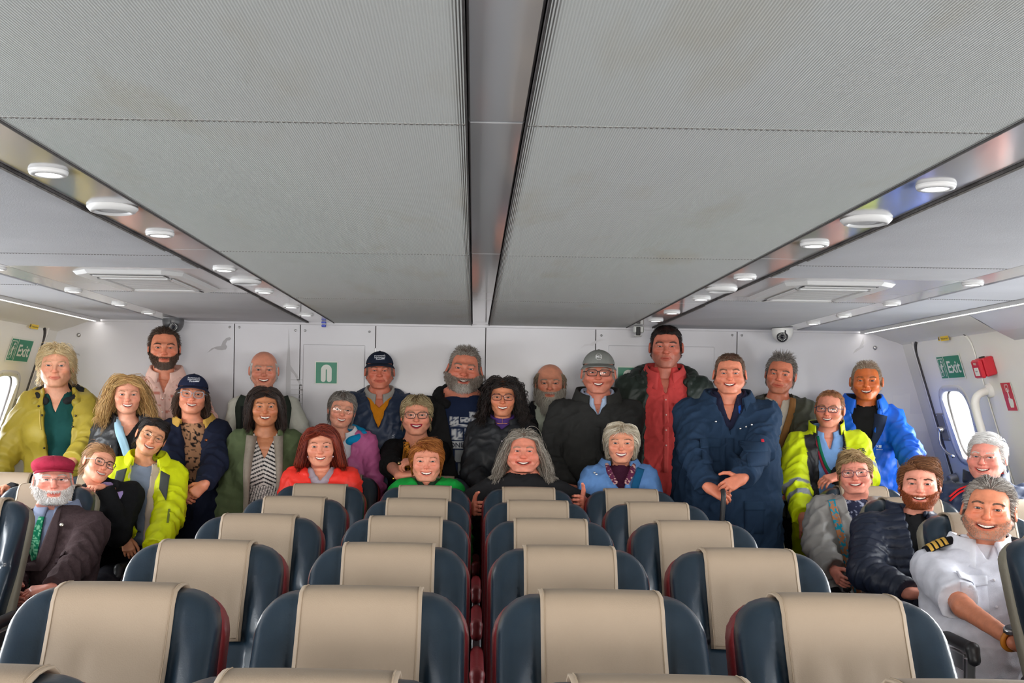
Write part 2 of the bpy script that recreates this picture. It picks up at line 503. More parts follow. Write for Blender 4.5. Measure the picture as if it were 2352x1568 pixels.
# ---- hair: real strands grown from the scalp
def hair_coll(p):
    d = sd_ell(p, (0, .018, .032), (.0765, .0955, .0865))
    d = smin(d, sd_ell(p, (0, -.028, -.034), (.0655, .060, .080)), .02)
    d = smin(d, sd_cap(p, (0, .028, -.055), (0, .046, -.20), .054, .060), .03)
    d = smin(d, sd_cap(p, (-.14, .05, -.235), (.14, .05, -.235), .062), .05)
    d = smin(d, sd_ell(p, (0, .045, -.32), (.16, .125, .11)), .04)
    return d
def grow(hp, V, N, seed, colr):
    rs = np.random.RandomState(seed)
    g = lambda k, dflt: hp.get(k, dflt)
    m = scalp_mask(V, g('recede', 0), g('crown', 0), g('low', -.07))
    cand = np.where(m > .5)[0]
    n = g('n', 900)
    # even sampling of the scalp: weight by area ~ thin out dense vertices with a voxel pick
    key = np.floor(V[cand]/.0035).astype(int); _, ui = np.unique(key, axis=0, return_index=True); cand = cand[ui]
    idx = rs.choice(cand, n, replace=len(cand) < n)
    p = V[idx]+rs.uniform(-.002, .002, (n, 3)); nn = N[idx]
    S = g('seg', 8); L = rs.uniform(*g('len', (.04, .06)), n)
    top = sstep(.055, .095, p[:, 2])
    front = sstep(-.01, -.06, p[:, 1])*sstep(.03, .07, p[:, 2])
    if 'toplen' in hp: L = L*(1-top)+top*rs.uniform(*hp['toplen'], n)
    if 'frlen' in hp: L = np.where(front > .5, rs.uniform(*hp['frlen'], n), L)
    px = g('part', 0.0); style = g('style', 'back')
    side = np.sign(p[:, 0]-px+rs.normal(0, .006, n)); side[side == 0] = 1
    down = np.asarray(g('sidedir', (0, .22, -1.0)), float)
    if style == 'back': tdir = np.stack([side*.25, np.full(n, 1.0), np.full(n, -.25)], 1)
    elif style == 'fwd': tdir = np.stack([side*.35, np.full(n, -1.0), np.full(n, -.25)], 1)
    elif style == 'sweep': tdir = np.stack([np.full(n, g('dirx', 1.0)), np.full(n, -.35), np.full(n, -.1)], 1)
    elif style == 'part': tdir = np.stack([side*1.0, np.full(n, g('fw', .05)), np.full(n, -.35)], 1)
    elif style == 'up': tdir = np.stack([side*.35, np.full(n, .30), np.full(n, .55)], 1)
    else: tdir = np.stack([side, np.zeros(n), -np.ones(n)], 1)
    if g('fringe', 0):
        f = (front > .4)[:, None]
        tdir = np.where(f, np.stack([g('fdx', .0)+.15*side, np.full(n, -1.0), np.full(n, -.5)], 1), tdir)
    tdir += rs.normal(0, g('mess', .12), (n, 3))
    flow = tdir*top[:, None]+down*(1-top[:, None])+A(1, 0, 0)*(side*(1-top)*g('flare', .0))[:, None]
    flow /= np.linalg.norm(flow, axis=1, keepdims=True)
    dr = nn*g('lift', .5)+flow; dr /= np.linalg.norm(dr, axis=1, keepdims=True)
    off = rs.uniform(.1, 1, n)**.8*g('vol', .012)+.0015
    amp, frq = g('curl', (0, 0)); ph = rs.uniform(0, 6.28, n)
    pts = [p.copy()]; q = p.copy(); fz = g('fz', .03)
    grav = g('grav', .35)
    for k in range(1, S):
        st = (L/(S-1))[:, None]
        a = (k/(S-1))
        tp = (sstep(g('fall0', .050), g('fall1', .105), q[:, 2])*top)[:, None]
        rad_ = np.sqrt(q[:, 0]**2+(.75*(q[:, 1]-.015))**2); tp = tp*(1-sstep(g('edge0', .040), g('edge1', .078), rad_))[:, None]
        sd_ = down+np.stack([np.sign(q[:, 0])*g('flare', 0.0), np.zeros(n), np.zeros(n)], 1)
        gd = tdir*tp+sd_*(1-tp)
        gd = gd/np.linalg.norm(gd, axis=1, keepdims=True)*(1-a*grav*.6)+A(0, .05, -1)*grav*a*(.5+.5*(1-tp))*g('gdn', 1.0)
        dr = dr*.40+.60*gd/(np.linalg.norm(gd, axis=1, keepdims=True)+1e-9)+rs.normal(0, g('jit', .05), (n, 3))
        dr /= np.linalg.norm(dr, axis=1, keepdims=True)
        q = q+dr*st
        for _ in range(2):
            f0 = q.astype(F32); d = hair_coll(f0); e = .002
            gr = np.stack([hair_coll(f0+np.asarray(v_, F32))-d for v_ in ((e, 0, 0), (0, e, 0), (0, 0, e))], 1)/e
            gr /= np.linalg.norm(gr, axis=1, keepdims=True)+1e-9
            need = np.maximum(off*min(1, .35+a)-d, 0)
            q = q+gr*need[:, None]
        # keep the face clear
        inface = (q[:, 1] < -.045) & (q[:, 2] < fz+.25*np.maximum(np.abs(q[:, 0])-.03, 0)) & (np.abs(q[:, 0]) < .064) & (q[:, 2] > -.2)
        sx = np.where(q[:, 0] == 0, side, np.sign(q[:, 0]))
        if g('fringe', 0):
            stop = inface & (front > .4)
            q = np.where(stop[:, None], pts[-1]+(q-pts[-1])*.08, q)
            inface &= ~stop
        q[:, 0] = np.where(inface, sx*(.066+off*.3), q[:, 0]); q[:, 1] = np.where(inface, np.maximum(q[:, 1], -.062), q[:, 1])
        if amp:
            w = amp*min(1, a*2.5); qq = q+np.stack([np.cos(ph+frq*k), np.sin(ph*1.7+frq*k*.9), np.sin(ph+frq*k*1.1)], 1)*w
            pts.append(qq)
        else: pts.append(q.copy())
    paths = np.stack(pts, 1)
    c1, c2 = [np.array(cl(c)) for c in colr[:2]]
    t = rs.uniform(0, 1, (n, 1))**1.2
    cols = (c1*(1-t)+c2*t)*rs.uniform(.8, 1.15, (n, 1))
    r = rs.uniform(.6, 1.2, n)*g('r', .0022)
    return tubes(paths, r, 3, .3, cols)
def beard_grow(bp, V, N, seed, colr):
    rs = np.random.RandomState(seed)
    m = beard_mask(V)
    if bp.get('goatee'): m = m*(np.abs(V[:, 0]) < .034)
    if bp.get('nomo'): m = m*((V[:, 2] < -.075) | (np.abs(V[:, 0]) > .03))
    cand = np.where(m > rs.uniform(.15, .95, len(m)))[0]
    key = np.floor(V[cand]/.003).astype(int); _, ui = np.unique(key, axis=0, return_index=True); cand = cand[ui]
    n = bp.get('n', 900); idx = rs.choice(cand, n, replace=len(cand) < n)
    p = V[idx]; nn = N[idx]; S = bp.get('seg', 4)
    Ls, Ll = bp.get('len', (.008, .014)); L = rs.uniform(Ls, Ll, n)
    chin = sstep(-.06, -.1, p[:, 2])*sstep(.05, .015, np.abs(p[:, 0]))
    L = L*(1+bp.get('chin', 0)*chin)
    L = np.where((p[:, 2] > -.066) & (np.abs(p[:, 0]) < .034), np.minimum(L, .012), L)
    pts = [p-nn*.001]; q = p.copy(); dr = nn*.6+A(0, 0, -1)*.7
    dr /= np.linalg.norm(dr, axis=1, keepdims=True)
    for k in range(1, S):
        dr = dr*.7+A(0, -.06, -1)*bp.get('grav', .3)+rs.normal(0, bp.get('mess', .1), (n, 3)); dr /= np.linalg.norm(dr, axis=1, keepdims=True)
        q = q+dr*(L/(S-1))[:, None]; pts.append(q.copy())
    c1, c2 = [np.array(cl(c)) for c in colr[:2]]; t = rs.uniform(0, 1, (n, 1))
    if len(colr) > 2:
        c3 = np.array(cl(colr[2])); ck = (chin*.9)[:, None]; c2 = c2*(1-ck)+c3*ck; c1 = c1*(1-ck)+c3*ck
    return tubes(np.stack(pts, 1), rs.uniform(.7, 1.2, n)*bp.get('r', .0014), 3, .35, c1*(1-t)+c2*t)

# ---- hands
HANDC = {}
def hand_geo(curl=(25, 25, 20), spread=4, thumb=(35, 20), arm=.16):
    """right-type hand: wrist at 0, fingers along +x, thumb to +y, palm faces -z -> verts, quads"""
    key = (curl, spread, thumb, arm)
    if key in HANDC: return HANDC[key]
    fingers = []
    for y, L, r, x0 in ((.030, .070, .0088, .088), (.010, .078, .0090, .092), (-.010, .072, .0086, .089), (-.029, .056, .0076, .081)):
        a = 0.0; p = A(x0, y, .002); pts = [p]; yaw = math.radians(spread*y/.02)
        for sg, cu in zip((.46, .31, .23), curl):
            a += math.radians(cu); p = p+L*sg*A(math.cos(a)*math.cos(yaw), math.cos(a)*math.sin(yaw), -math.sin(a)); pts.append(p)
        fingers.append((pts, r))
    ta, tb = math.radians(thumb[0]), math.radians(thumb[1])
    t0 = A(.022, .026, -.008); d1 = A(math.cos(ta)*math.cos(tb), math.sin(ta)*math.cos(tb), -math.sin(tb)); t1 = t0+d1*.044
    d2 = unit(d1+A(.35, -.25, -.15)); t2 = t1+d2*.032; t3 = t2+unit(d2+A(.25, -.3, -.1))*.024
    def f(p):
        d = sd_cap(p, (-arm, 0, 0), (0, 0, 0), .025, .026)*1.0
        d = smin(d, sd_ell(p, (.012, 0, 0), (.030, .030, .020)), .02)
        for pts, r in fingers:
            k0 = pts[0]
            d = smin(d, sd_cap(p, (.015, k0[1]*.6, 0), k0, .0155, .0125), .016)
        for pts, r in fingers:
            e = sd_cap(p, pts[0], pts[1], r*1.12, r)
            e = smin(e, sd_cap(p, pts[1], pts[2], r*1.02, r*.92), .003); e = smin(e, sd_cap(p, pts[2], pts[3], r*.94, r*.74), .003)
            d = smin(d, e, .004)
        e = sd_cap(p, t0, t1, .0155, .0120); e = smin(e, sd_cap(p, t1, t2, .0115, .0100), .004); e = smin(e, sd_cap(p, t2, t3, .0098, .0076), .003)
        return smin(d, e, .008)
    v, q = sdf_mesh(f, (-arm-.05, -.09, -.12), (.19, .12, .06), .0034)
    # nails are found by the tips
    tips = [(pts[2], pts[3]) for pts, r in fingers]+[(t2, t3)]
    HANDC[key] = (v, q, tips)
    return HANDC[key]

# ---- bodies
TAB = dict(z=np.array([.06, .03, .0, -.035, -.075, -.13, -.22, -.33, -.45, -.56, -.70, -.9]),
           w=np.array([.052, .060, .085, .130, .164, .176, .178, .165, .160, .176, .182, .19]),
           d=np.array([.050, .056, .070, .086, .098, .108, .116, .112, .112, .118, .120, .12]))
def torso_sdf(t, c, ease):
    z = t[:, 2]/c.bs; zz = -z
    w = np.interp(zz, -TAB['z'], TAB['w'])*c.wide
    bel = c.belly*sstep(-.12, -.40, z)*(1-.35*sstep(-.5, -.65, z))
    d = np.interp(zz, -TAB['z'], TAB['d'])+bel*.6
    w = w*(1+.5*bel/.12); w = w*c.bs+ease; d = d*c.bs+ease
    y = t[:, 1]-.004+bel*.4
    k = np.sqrt((t[:, 0]/w)**2+(y/d)**2)
    r = (k-1)*np.minimum(w, d)*.92
    if c.bust:
        u = t.copy(); u[:, 0] = np.abs(u[:, 0])
        r = smin(r, sd_ell(u, A(.072, -.075, -.235)*c.bs, A(.070, .062, .072)*c.bs*(.7+c.bust*.5)+ease), .05)
    return r
def arms_sdf(p, c, e, e2=None, upto='wrist', sides='lr'):
    e2 = e if e2 is None else e2; d = None
    for s in sides:
        S, E, W = c.S[s], c.E[s], c.W[s]
        if upto == 'short':
            m = S+(E-S)*.84; a = sd_cap(p, S, m, .054+e, .050+e*1.3); a = np.maximum(a, ((p-m)@unit(E-S).astype(F32)))
        elif upto == 'elbow':
            m = E+(W-E)*.15; a = sd_cap(p, S, E, .056+e, .046+e2); a = smin(a, sd_cap(p, E, m, .046+e2, .044+e2), .02); a = np.maximum(a, ((p-m)@unit(W-E).astype(F32)))
        else:
            a = sd_cap(p, S, E, .056+e, .046+e2); a = smin(a, sd_cap(p, E, W, .046+e2, .034+e2), .02)
            if upto == 'wrist':
                m = W-unit(W-E)*.005; a = np.maximum(a, ((p-m.astype(F32))@unit(W-E).astype(F32)))
        d = a if d is None else np.minimum(d, a)
    return d
def to_local(p, c): return ((p-c.N.astype(F32))@c.B.astype(F32))
def to_world(t, c): return np.asarray(t)@c.B.T+c.N

def make_top(c, name, col, ease=.015, sleeves='wrist', hem=-.62, opening=None, neck=.060, vneck=None, mtl=None, res=.0085, wr=.004, quilt=None, depth=.03, arm_e=None, label=None, stripes=None, wscale=1.0, core=True):
    """a garment as one closed surface. opening(z)->(centre x, half width) cuts the front down past the layer below"""
    ae = ease if arm_e is None else arm_e
    if ease <= .007: wr = min(wr, .002)
    def f(p):
        t = to_local(p, c)
        d = torso_sdf(t, c, ease)
        d = smax(d, t[:, 2]-.045*c.bs, .01)
        d = np.maximum(d, hem*c.bs-t[:, 2])
        nk = sd_cap(t, (0, .004, -.03), (0, -.012, .14), neck, neck)
        d = smax(d, -nk, .008)
        if vneck:
            vz, vw = vneck
            k = np.clip((t[:, 2]+vz*c.bs)/(vz*c.bs), 0, 1.3)
            cut = np.maximum(np.abs(t[:, 0])-vw*k, t[:, 1]+.01)
            cut = np.maximum(cut, -vz*c.bs-t[:, 2]); d = smax(d, -cut, .006)
        if opening:
            xc, hw = opening(t[:, 2]/c.bs)
            cut = np.maximum(np.abs(t[:, 0]-xc)-hw, t[:, 1]+.01)
            cut = np.maximum(cut, -(torso_sdf(t, c, -.014)))
            d = smax(d, -cut, .005)
        if sleeves != 'none': d = smin(d, arms_sdf(p, c, ae, ae*.9, sleeves), .035)
        return d
    pts = np.array([c.N]+[c.S[s] for s in 'lr']+([c.E[s] for s in 'lr']+[c.W[s] for s in 'lr'] if sleeves in ('wrist', 'elbow') else []))
    loc = to_world(np.array([[-.24, -.24-c.belly, hem*c.bs], [.24, .2, hem*c.bs], [-.24, -.24-c.belly, .06], [.24, .2, .06]]), c)
    pts = np.concatenate([pts, loc]); m = .075+ease
    lo, hi = pts.min(0), pts.max(0); lo[:2] -= m; hi[:2] += m; lo[2] -= .03; hi[2] += .03
    a = [c.E[s] for s in 'lr']+[c.W[s] for s in 'lr']
    if sleeves in ('wrist', 'elbow'): lo = np.minimum(lo, np.min(a, 0)-m); hi = np.maximum(hi, np.max(a, 0)+m)
    v, q = sdf_mesh(f, lo, hi, res)
    c.f[name] = f
    t = to_local(v.astype(F32), c).astype(float)
    n = vnormals(v, q)
    if wr:
        sc = 1/wscale
        wp = np.stack([vnoise(t*7+9), vnoise(t*7+3), vnoise(t*7+5)], 1)
        a1 = vnoise((t@np.array([[1, 0, .35], [0, 1, 0], [-.25, 0, 1]]))*A(17, 17, 6.5)*sc+c.seed+.9*wp)
        a2 = vnoise((t@np.array([[1, 0, -.8], [0, 1, 0], [.8, 0, 1]]))*A(9, 9, 22)*sc+c.seed*1.7+.9*wp)
        rid = 1-np.sqrt(np.abs(a1)+.01)*1.9
        mass = rid*.9+(1-np.sqrt(np.abs(a2)+.01)*1.9)*.7+vnoise(t*A(30, 30, 40)*sc+c.seed)*.35
        # more creases along the arms
        if sleeves in ('wrist', 'elbow'):
            da = np.full(len(v), 9.0)
            for s in 'lr':
                ax = unit(c.W[s]-c.E[s]); u = (v-c.E[s])@ax
                near = sd_cap(v.astype(F32), c.S[s], c.E[s], .07); near2 = sd_cap(v.astype(F32), c.E[s], c.W[s], .07)
                w = sstep(.02, 0, np.minimum(near, near2))*np.exp(-(np.linalg.norm(v-c.E[s], axis=1)/.13)**2)
                mass = mass+w*np.sin(u*85+4*vnoise(t*11))*1.3
        v = v+n*(mass*wr*1.15-.2*wr)[:, None]
    if quilt:
        per, am = quilt
        ph = t[:, 2]+.012*vnoise(t*14)
        arm = np.minimum(*[np.minimum(sd_cap(v.astype(F32), c.S[s], c.E[s], .06), sd_cap(v.astype(F32), c.E[s], c.W[s], .05)) for s in 'lr']) if sleeves == 'wrist' else np.full(len(v), 1.)
        tor = torso_sdf(t.astype(F32), c, ease)
        if sleeves == 'wrist':
            u = np.zeros(len(v))
            for s in 'lr':
                ax = unit(c.E[s]-c.S[s]); ax2 = unit(c.W[s]-c.E[s])
                isS = (np.abs(t[:, 0]) > 0) & ((t[:, 0] < 0) == (s == 'l'))
                up_ = np.where(((v-c.E[s])@ax2) > 0, .28+(v-c.E[s])@ax2, (v-c.S[s])@ax)
                u = np.where(isS, up_, u)
            ph = np.where((arm < .03) & (tor > .012), u+.01*vnoise(t*14), ph)
        v = v+n*(am*(np.abs(np.sin(ph*math.pi/per))**.6-.6))[:, None]
    if callable(col): cc = col(t, v)
    else: cc = np.broadcast_to(np.array(cl(col)), v.shape)
    if label: c.lab[name] = label
    o = link(name, np_mesh(name, v-c.root_loc, q, True, cc), c.root, [mtl or CLOTH()])
    if label: o['label'] = label
    return o

def surf(c, g, x, z, off=.004):
    """points on the front of garment g at local x,z (arrays)"""
    x = np.atleast_1d(np.asarray(x, float)); z = np.atleast_1d(np.asarray(z, float))
    t = np.stack([x, np.full_like(x, -.42), z], -1); f = c.f[g]; dirw = c.B@A(0, 1, 0)
    p = to_world(t, c)
    for _ in range(40):
        d = f(p.astype(F32)).astype(float)-off
        p = p+np.clip(d, -.02, .05)[:, None]*dirw*.85
    return p
def part_sheet(c, name, g, us, vs, xz, off=.005, th=.004, col=(200, 200, 200), mtl=None, parent=None, label=None):
    """slab lying on garment g: xz(u,v) gives local (x,z)"""
    U, Vv = np.meshgrid(us, vs, indexing='ij'); XZ = np.array([xz(a, b) for a, b in zip(U.ravel(), Vv.ravel())])
    P = surf(c, g, XZ[:, 0], XZ[:, 1], off)
    nu, nv = len(us), len(vs); idx = np.arange(nu*nv).reshape(nu, nv)
    q = np.stack([idx[:-1, :-1], idx[1:, :-1], idx[1:, 1:], idx[:-1, 1:]], -1).reshape(-1, 4)
    back = P+(c.B@A(0, 1, 0))*th; m = len(P)
    rim = np.concatenate([idx[:, 0], idx[-1, 1:], idx[-2::-1, -1], idx[0, -2:0:-1]]); r2 = np.roll(rim, -1)
    Q = np.concatenate([q, q[:, ::-1]+m, np.stack([rim, r2, r2+m, rim+m], 1)[:, ::-1]])
    V = np.concatenate([P, back])
    nn = vnormals(V, Q)
    if ((nn[:m]@(c.B@A(0, -1, 0))).mean()) < 0: Q = Q[:, ::-1]
    if callable(col):
        cc = col(XZ); cc = np.concatenate([cc, cc])
    else: cc = np.broadcast_to(np.array(cl(col)), V.shape)
    o = link(name, np_mesh(name, V-c.root_loc, Q, True, cc), parent or c.root, [mtl or CLOTH()])
    if label: o['label'] = label
    return o
def rect(c, name, g, x0, x1, z0, z1, **k):
    return part_sheet(c, name, g, np.linspace(0, 1, 7), np.linspace(0, 1, 7), lambda u, v: (x0+(x1-x0)*u, z0+(z1-z0)*v), **k)
def band(c, name, g, path, w, nu=16, nv=4, **k):
    P = catmull(path, nu); T = np.gradient(P, axis=0); T /= np.linalg.norm(T, axis=1, keepdims=True); Nn = np.stack([-T[:, 1], T[:, 0]], 1)
    ws = np.interp(np.linspace(0, 1, nu), np.linspace(0, 1, len(np.atleast_1d(w))), np.atleast_1d(w)) if np.ndim(w) else np.full(nu, w)
    def xz(u, v):
        i = int(round(u*(nu-1))); return P[i]+Nn[i]*(v*ws[i])
    return part_sheet(c, name, g, np.linspace(0, 1, nu), np.linspace(-.5, .5, nv), xz, **k)
def dots(c, name, g, xs, zs, r=.006, col=(210, 210, 210), mtl=None, off=.004):
    P = surf(c, g, xs, zs, off); fr = c.B@A(0, -1, 0)
    for p in P:
        v, q = lathe_geo([(0, .0025), (r*.75, .0025), (r, .0008), (r, -.004)], 10)
        R = np.stack([c.B@A(1, 0, 0), c.B@A(0, 0, 1), fr], 1)
        s = Shape(); s.add(v@R.T+p-c.root_loc, q, cl(col)); link(name, s.mesh(name), c.root, [mtl or METAL()])

def text_geo(s, size, extr=.0, bold=False, align='CENTER'):
    cu = bpy.data.curves.new('txt', 'FONT'); cu.body = s; cu.size = size; cu.align_x = align; cu.align_y = 'CENTER'; cu.resolution_u = 3
    if bold: cu.offset = size*.018
    o = bpy.data.objects.new('txt', cu); COL.objects.link(o); dg = bpy.context.evaluated_depsgraph_get(); dg.update()
    me = o.evaluated_get(dg).to_mesh(); me.calc_loop_triangles()
    v = np.zeros(len(me.vertices)*3, F32); me.vertices.foreach_get('co', v)
    t = np.zeros(len(me.loop_triangles)*3, np.int32); me.loop_triangles.foreach_get('vertices', t)
    o.evaluated_get(dg).to_mesh_clear(); bpy.data.objects.remove(o); bpy.data.curves.remove(cu)
    return v.reshape(-1, 3).astype(float), t.reshape(-1, 3)
def text_on(c, name, g, s, x, z, size, col, rotd=0, off=.005, parent=None):
    v, t = text_geo(s, size, bold=True); a = math.radians(rotd)
    X = x+v[:, 0]*math.cos(a)-v[:, 1]*math.sin(a); Z = z+v[:, 0]*math.sin(a)+v[:, 1]*math.cos(a)
    P = surf(c, g, X, Z, off)
    link(name, np_mesh(name, P-c.root_loc, t, False, np.broadcast_to(np.array(cl(col)), P.shape)), parent or c.root, [PLAST()])

def collar(c, name, col, r=.068, h=.045, fall=.05, gap=18, base=(-.045, .005, .018), tip=1.6, out=.020, mtl=None, th=.005, spread=0.0, label=None, parent=None, neckless=0):
    """turned collar: stand rising round the neck, then falling outwards; gap is the half angle left open in front"""
    def fn(u, v):
        th_ = math.radians(gap+(360-2*gap)*u); s_, c_ = math.sin(th_), math.cos(th_)      # 0 = front
        fr = (1+c_)/2; bk = 1-fr
        z0 = base[0]*fr**1.3+base[2]*bk**1.3+base[1]*(1-abs(c_))+.026*fr+.012*bk+.016*(1-abs(c_))
        rr = r*(1.07+.10*fr+spread*fr)
        fl = fall*(1+(tip-1)*sstep(.55, 1.0, np.array(fr)))
        zt = z0+h
        if v < .45:
            k = v/.45; R, z = rr-.004*k, z0+h*k
        elif v < .6:
            k = (v-.45)/.15; R, z = rr-.004+(.012)*k, zt+.004*math.sin(k*math.pi)
        else:
            k = (v-.6)/.4; R, z = rr+.008+out*k, zt-fl*k
        return A(-s_*R*1.05, -c_*R*.95+.006, z)*c.bs
    us = np.linspace(0, 1, 40); vs = np.array([0, .15, .3, .45, .5, .55, .6, .7, .8, .9, 1.0]) if fall > 0 else np.array([0, .15, .3, .45])
    V, q = sheet(fn, us, vs, th)
    Vw = to_world(V, c)-c.root_loc
    o = link(name, np_mesh(name, Vw, q, True, np.broadcast_to(np.array(cl(col)), V.shape)), parent or c.root, [mtl or CLOTH()])
    if label: o['label'] = label
    return o
def hood(c, name, col, r=.105, tr=.036, z=(-.02, .035), col2=None, mtl=None, span=75, drop=.0):
    """hood lying folded round the back of the neck"""
    P = []
    for a in np.linspace(span, 360-span, 15):
        b = math.radians(a); bk = (1-math.cos(b))/2
        P.append(A(-math.sin(b)*r*1.12, -math.cos(b)*r*.9+.012, z[0]*(1-bk)+z[1]*bk)*c.bs)
    P = np.array(P)
    def f(p):
        t = to_local(p, c); d = None
        for i in range(len(P)-1):
            k0 = math.sin(math.pi*(i+.5)/(len(P)-1)); rr = tr*(.55+.45*k0)
            e = sd_cap(t, P[i], P[i+1], rr); d = e if d is None else smin(d, e, .01)
        for i in range(len(P)-1):
            k0 = math.sin(math.pi*(i+.5)/(len(P)-1)); e = sd_cap(t, P[i]+A(0, .01, -.05*k0), P[i+1]+A(0, .01, -.05*k0), tr*.8*(.5+.5*k0)); d = smin(d, e, .02)
        return d
    w = to_world(P, c); v, q = sdf_mesh(f, w.min(0)-.1, w.max(0)+.07, .007)
    n = vnormals(v, q); v = v+n*(vnoise(v*30+c.seed)*.006+vnoise(v*70)*.002)[:, None]
    link(name, np_mesh(name, v-c.root_loc, q, True, np.broadcast_to(np.array(cl(col)), v.shape)), c.root, [mtl or CLOTH()])

def lapel(c, name, g, s, zt, zb, edge, w, col, mtl=None, notch=.55, off=.006):
    """one lapel of a blazer or coat on picture side s (-1/+1); edge(z)->|x| of the opening"""
    def xz(u, v):
        z = zt+(zb-zt)*u
        ww = w*(math.sin(min(1, u*1.25+.12)*math.pi*.5)**.8)*(1-sstep(.55, 1.0, np.array(u))*.92)
        if u < .22: ww *= .85
        return (s*(edge(z)+ww*v-.004), z+.015*v*(1-u))
    part_sheet(c, name, g, np.linspace(0, 1, 16), np.linspace(0, 1, 6), xz, off=off, th=.006, col=col, mtl=mtl)

# ---- headwear and glasses (head local space, then through hmap)
def hat_cap(c, col, brimcol=None, tilt=0, logo=None):
    T = lambda P: c.hmap(np.asarray(P))-c.root_loc
    zc = .036
    def f(p):
        d = sd_ell(p, (0, .014, .034), (.0865, .1060, .0990))
        d = smax(d, (.048-.20*(p[:, 1]+.02)*0+.08*p[:, 1]*-1.0*0)-p[:, 2]+np.where(p[:, 1] > 0, -.25*p[:, 1], 0), .004)
        inn = sd_ell(p, (0, .014, .030), (.0815, .1010, .0935)); d = smax(d, -inn, .003)
        a = np.arctan2(p[:, 0], -(p[:, 1]-.014)); seam = np.abs(np.sin(a*3)); d = d+.0012*np.exp(-(seam/.06)**2)
        return d
    v, q = sdf_mesh(f, (-.1, -.11, .0), (.1, .14, .15), .0038)
    cap = link('cap', np_mesh('cap', T(v), q, True, np.broadcast_to(np.array(cl(col)), v.shape)), c.root, [CLOTH()])
    def br(u, w):
        a = (u-.5)*math.radians(128); R = A(math.sin(a)*.0850, -math.cos(a)*.1030+.014, .0475)
        out = unit(A(math.sin(a)*.35, -1, 0))*.068*w*math.cos(a*.78)**.7
        return R+out+A(0, 0, -.016*w-.020*(abs(u-.5)*2)**2*(.4+.6*w))
    V, Q = sheet(br, np.linspace(0, 1, 22), np.linspace(0, 1, 8), .004)
    link('brim', np_mesh('brim', T(V), Q, True, np.broadcast_to(np.array(cl(brimcol or col)), V.shape)), cap, [CLOTH()])
    v, q = lathe_geo([(0, .004), (.005, .003), (.0065, 0)], 10); link('button', np_mesh('button', T(v+A(0, .014, .132)), q, True, np.broadcast_to(np.array(cl(col)), v.shape)), cap, [CLOTH()])
    if logo == 'port':
        sh = Shape()
        for s, dz, sz in (('Portsmouth', .0135, .0140), ('International', .002, .0130), ('Port', -.0095, .0140)):
            v, t = text_geo(s, sz, bold=True)
            x = v[:, 0]-(.011 if s == 'Port' else 0); z = .088+dz+v[:, 1]+x*.08
            sh.add(np.stack([x, z, z*0], 1), t)
        v, t = sheet(lambda u, w: A(-.006+.036*u, .0745+.007*math.sin(u*2.4)*w+.004*u, 0), np.linspace(0, 1, 8), [0, 1]); sh.add(v, t[:, [0, 1, 2, 3]])
        V = np.concatenate(sh.v); Q = np.concatenate(sh.q)
        zz = V[:, 1]; k = 1-(V[:, 0]/.0865)**2-((zz-.034)/.0990)**2; y = .014-.1060*np.sqrt(np.maximum(k, .05))-.0022
        P = np.stack([V[:, 0], y, zz], 1); s2 = Shape(); s2.add(P, Q, cl((225, 228, 235)))
        V2 = T(s2.v[0]); s2.v[0] = V2; link('lettering', s2.mesh('lettering', False), cap, [PLAST()])
    if logo == 'mg':
        sh = Shape(); v, t = text_geo('MG', .020, bold=True); v[:, 0] *= .95; sh.add(np.stack([v[:, 0], v[:, 1]+.090, v[:, 0]*0], 1), t)
        for r0, r1 in ((.0185, .0168),):
            oc = [(math.cos(math.pi/8+k*math.pi/4), math.sin(math.pi/8+k*math.pi/4)) for k in range(9)]
            V = []; Q = []
            for k in range(9): V += [(oc[k][0]*r0, oc[k][1]*r0+.090, 0), (oc[k][0]*r1, oc[k][1]*r1+.090, 0)]
            for k in range(8): Q.append([2*k, 2*k+2, 2*k+3, 2*k+1])
            sh.add(V, Q)
        V = np.concatenate(sh.v); Q = np.concatenate(sh.q); k = 1-(V[:, 0]/.0865)**2-((V[:, 1]-.034)/.0990)**2; y = .014-.1060*np.sqrt(np.maximum(k, .05))-.0022
        s2 = Shape(); s2.add(T(np.stack([V[:, 0], y, V[:, 1]], 1)), Q, cl((235, 235, 235))); link('emblem', s2.mesh('emblem', False), cap, [PLAST()])
def hat_flat(c, col):
    def f(p):
        d = sd_ell(p, (0, -.004, .074), (.092, .122, .044))
        d = smin(d, sd_ell(p, (0, .016, .052), (.086, .104, .052)), .02)
        d = smax(d, .036+.14*-p[:, 1]*.5-p[:, 2]+np.where(p[:, 1] < 0, p[:, 1]*-.02, -.1*p[:, 1]), .008)
        d = smax(d, -sd_ell(p, (0, .014, .030), (.080, .099, .088)), .003)
        a = np.abs(p[:, 0]); d = d+.0012*np.exp(-(a/.003)**2)*(p[:, 2] > .06)
        return d
    v, q = sdf_mesh(f, (-.11, -.15, .0), (.11, .14, .135), .0038)
    n = vnormals(v, q); v = v+n*(vnoise(v*30)*.002)[:, None]
    T = lambda P: c.hmap(np.asarray(P))-c.root_loc
    cap = link('flat_cap', np_mesh('flat_cap', T(v), q, True, np.broadcast_to(np.array(cl(col)), v.shape)), c.root, [KNIT()])
    def br(u, w):
        a = (u-.5)*math.radians(120); R = A(math.sin(a)*.083, -math.cos(a)*.098+.010, .052)
        return R+unit(A(math.sin(a)*.4, -1, 0))*.036*w*math.cos(a*.8)+A(0, 0, -.012*w-.012*(abs(u-.5)*2)**2)
    V, Q = sheet(br, np.linspace(0, 1, 18), np.linspace(0, 1, 6), .006)
    link('brim', np_mesh('brim', T(V), Q, True, np.broadcast_to(np.array(cl(col))*.85, V.shape)), cap, [KNIT()])

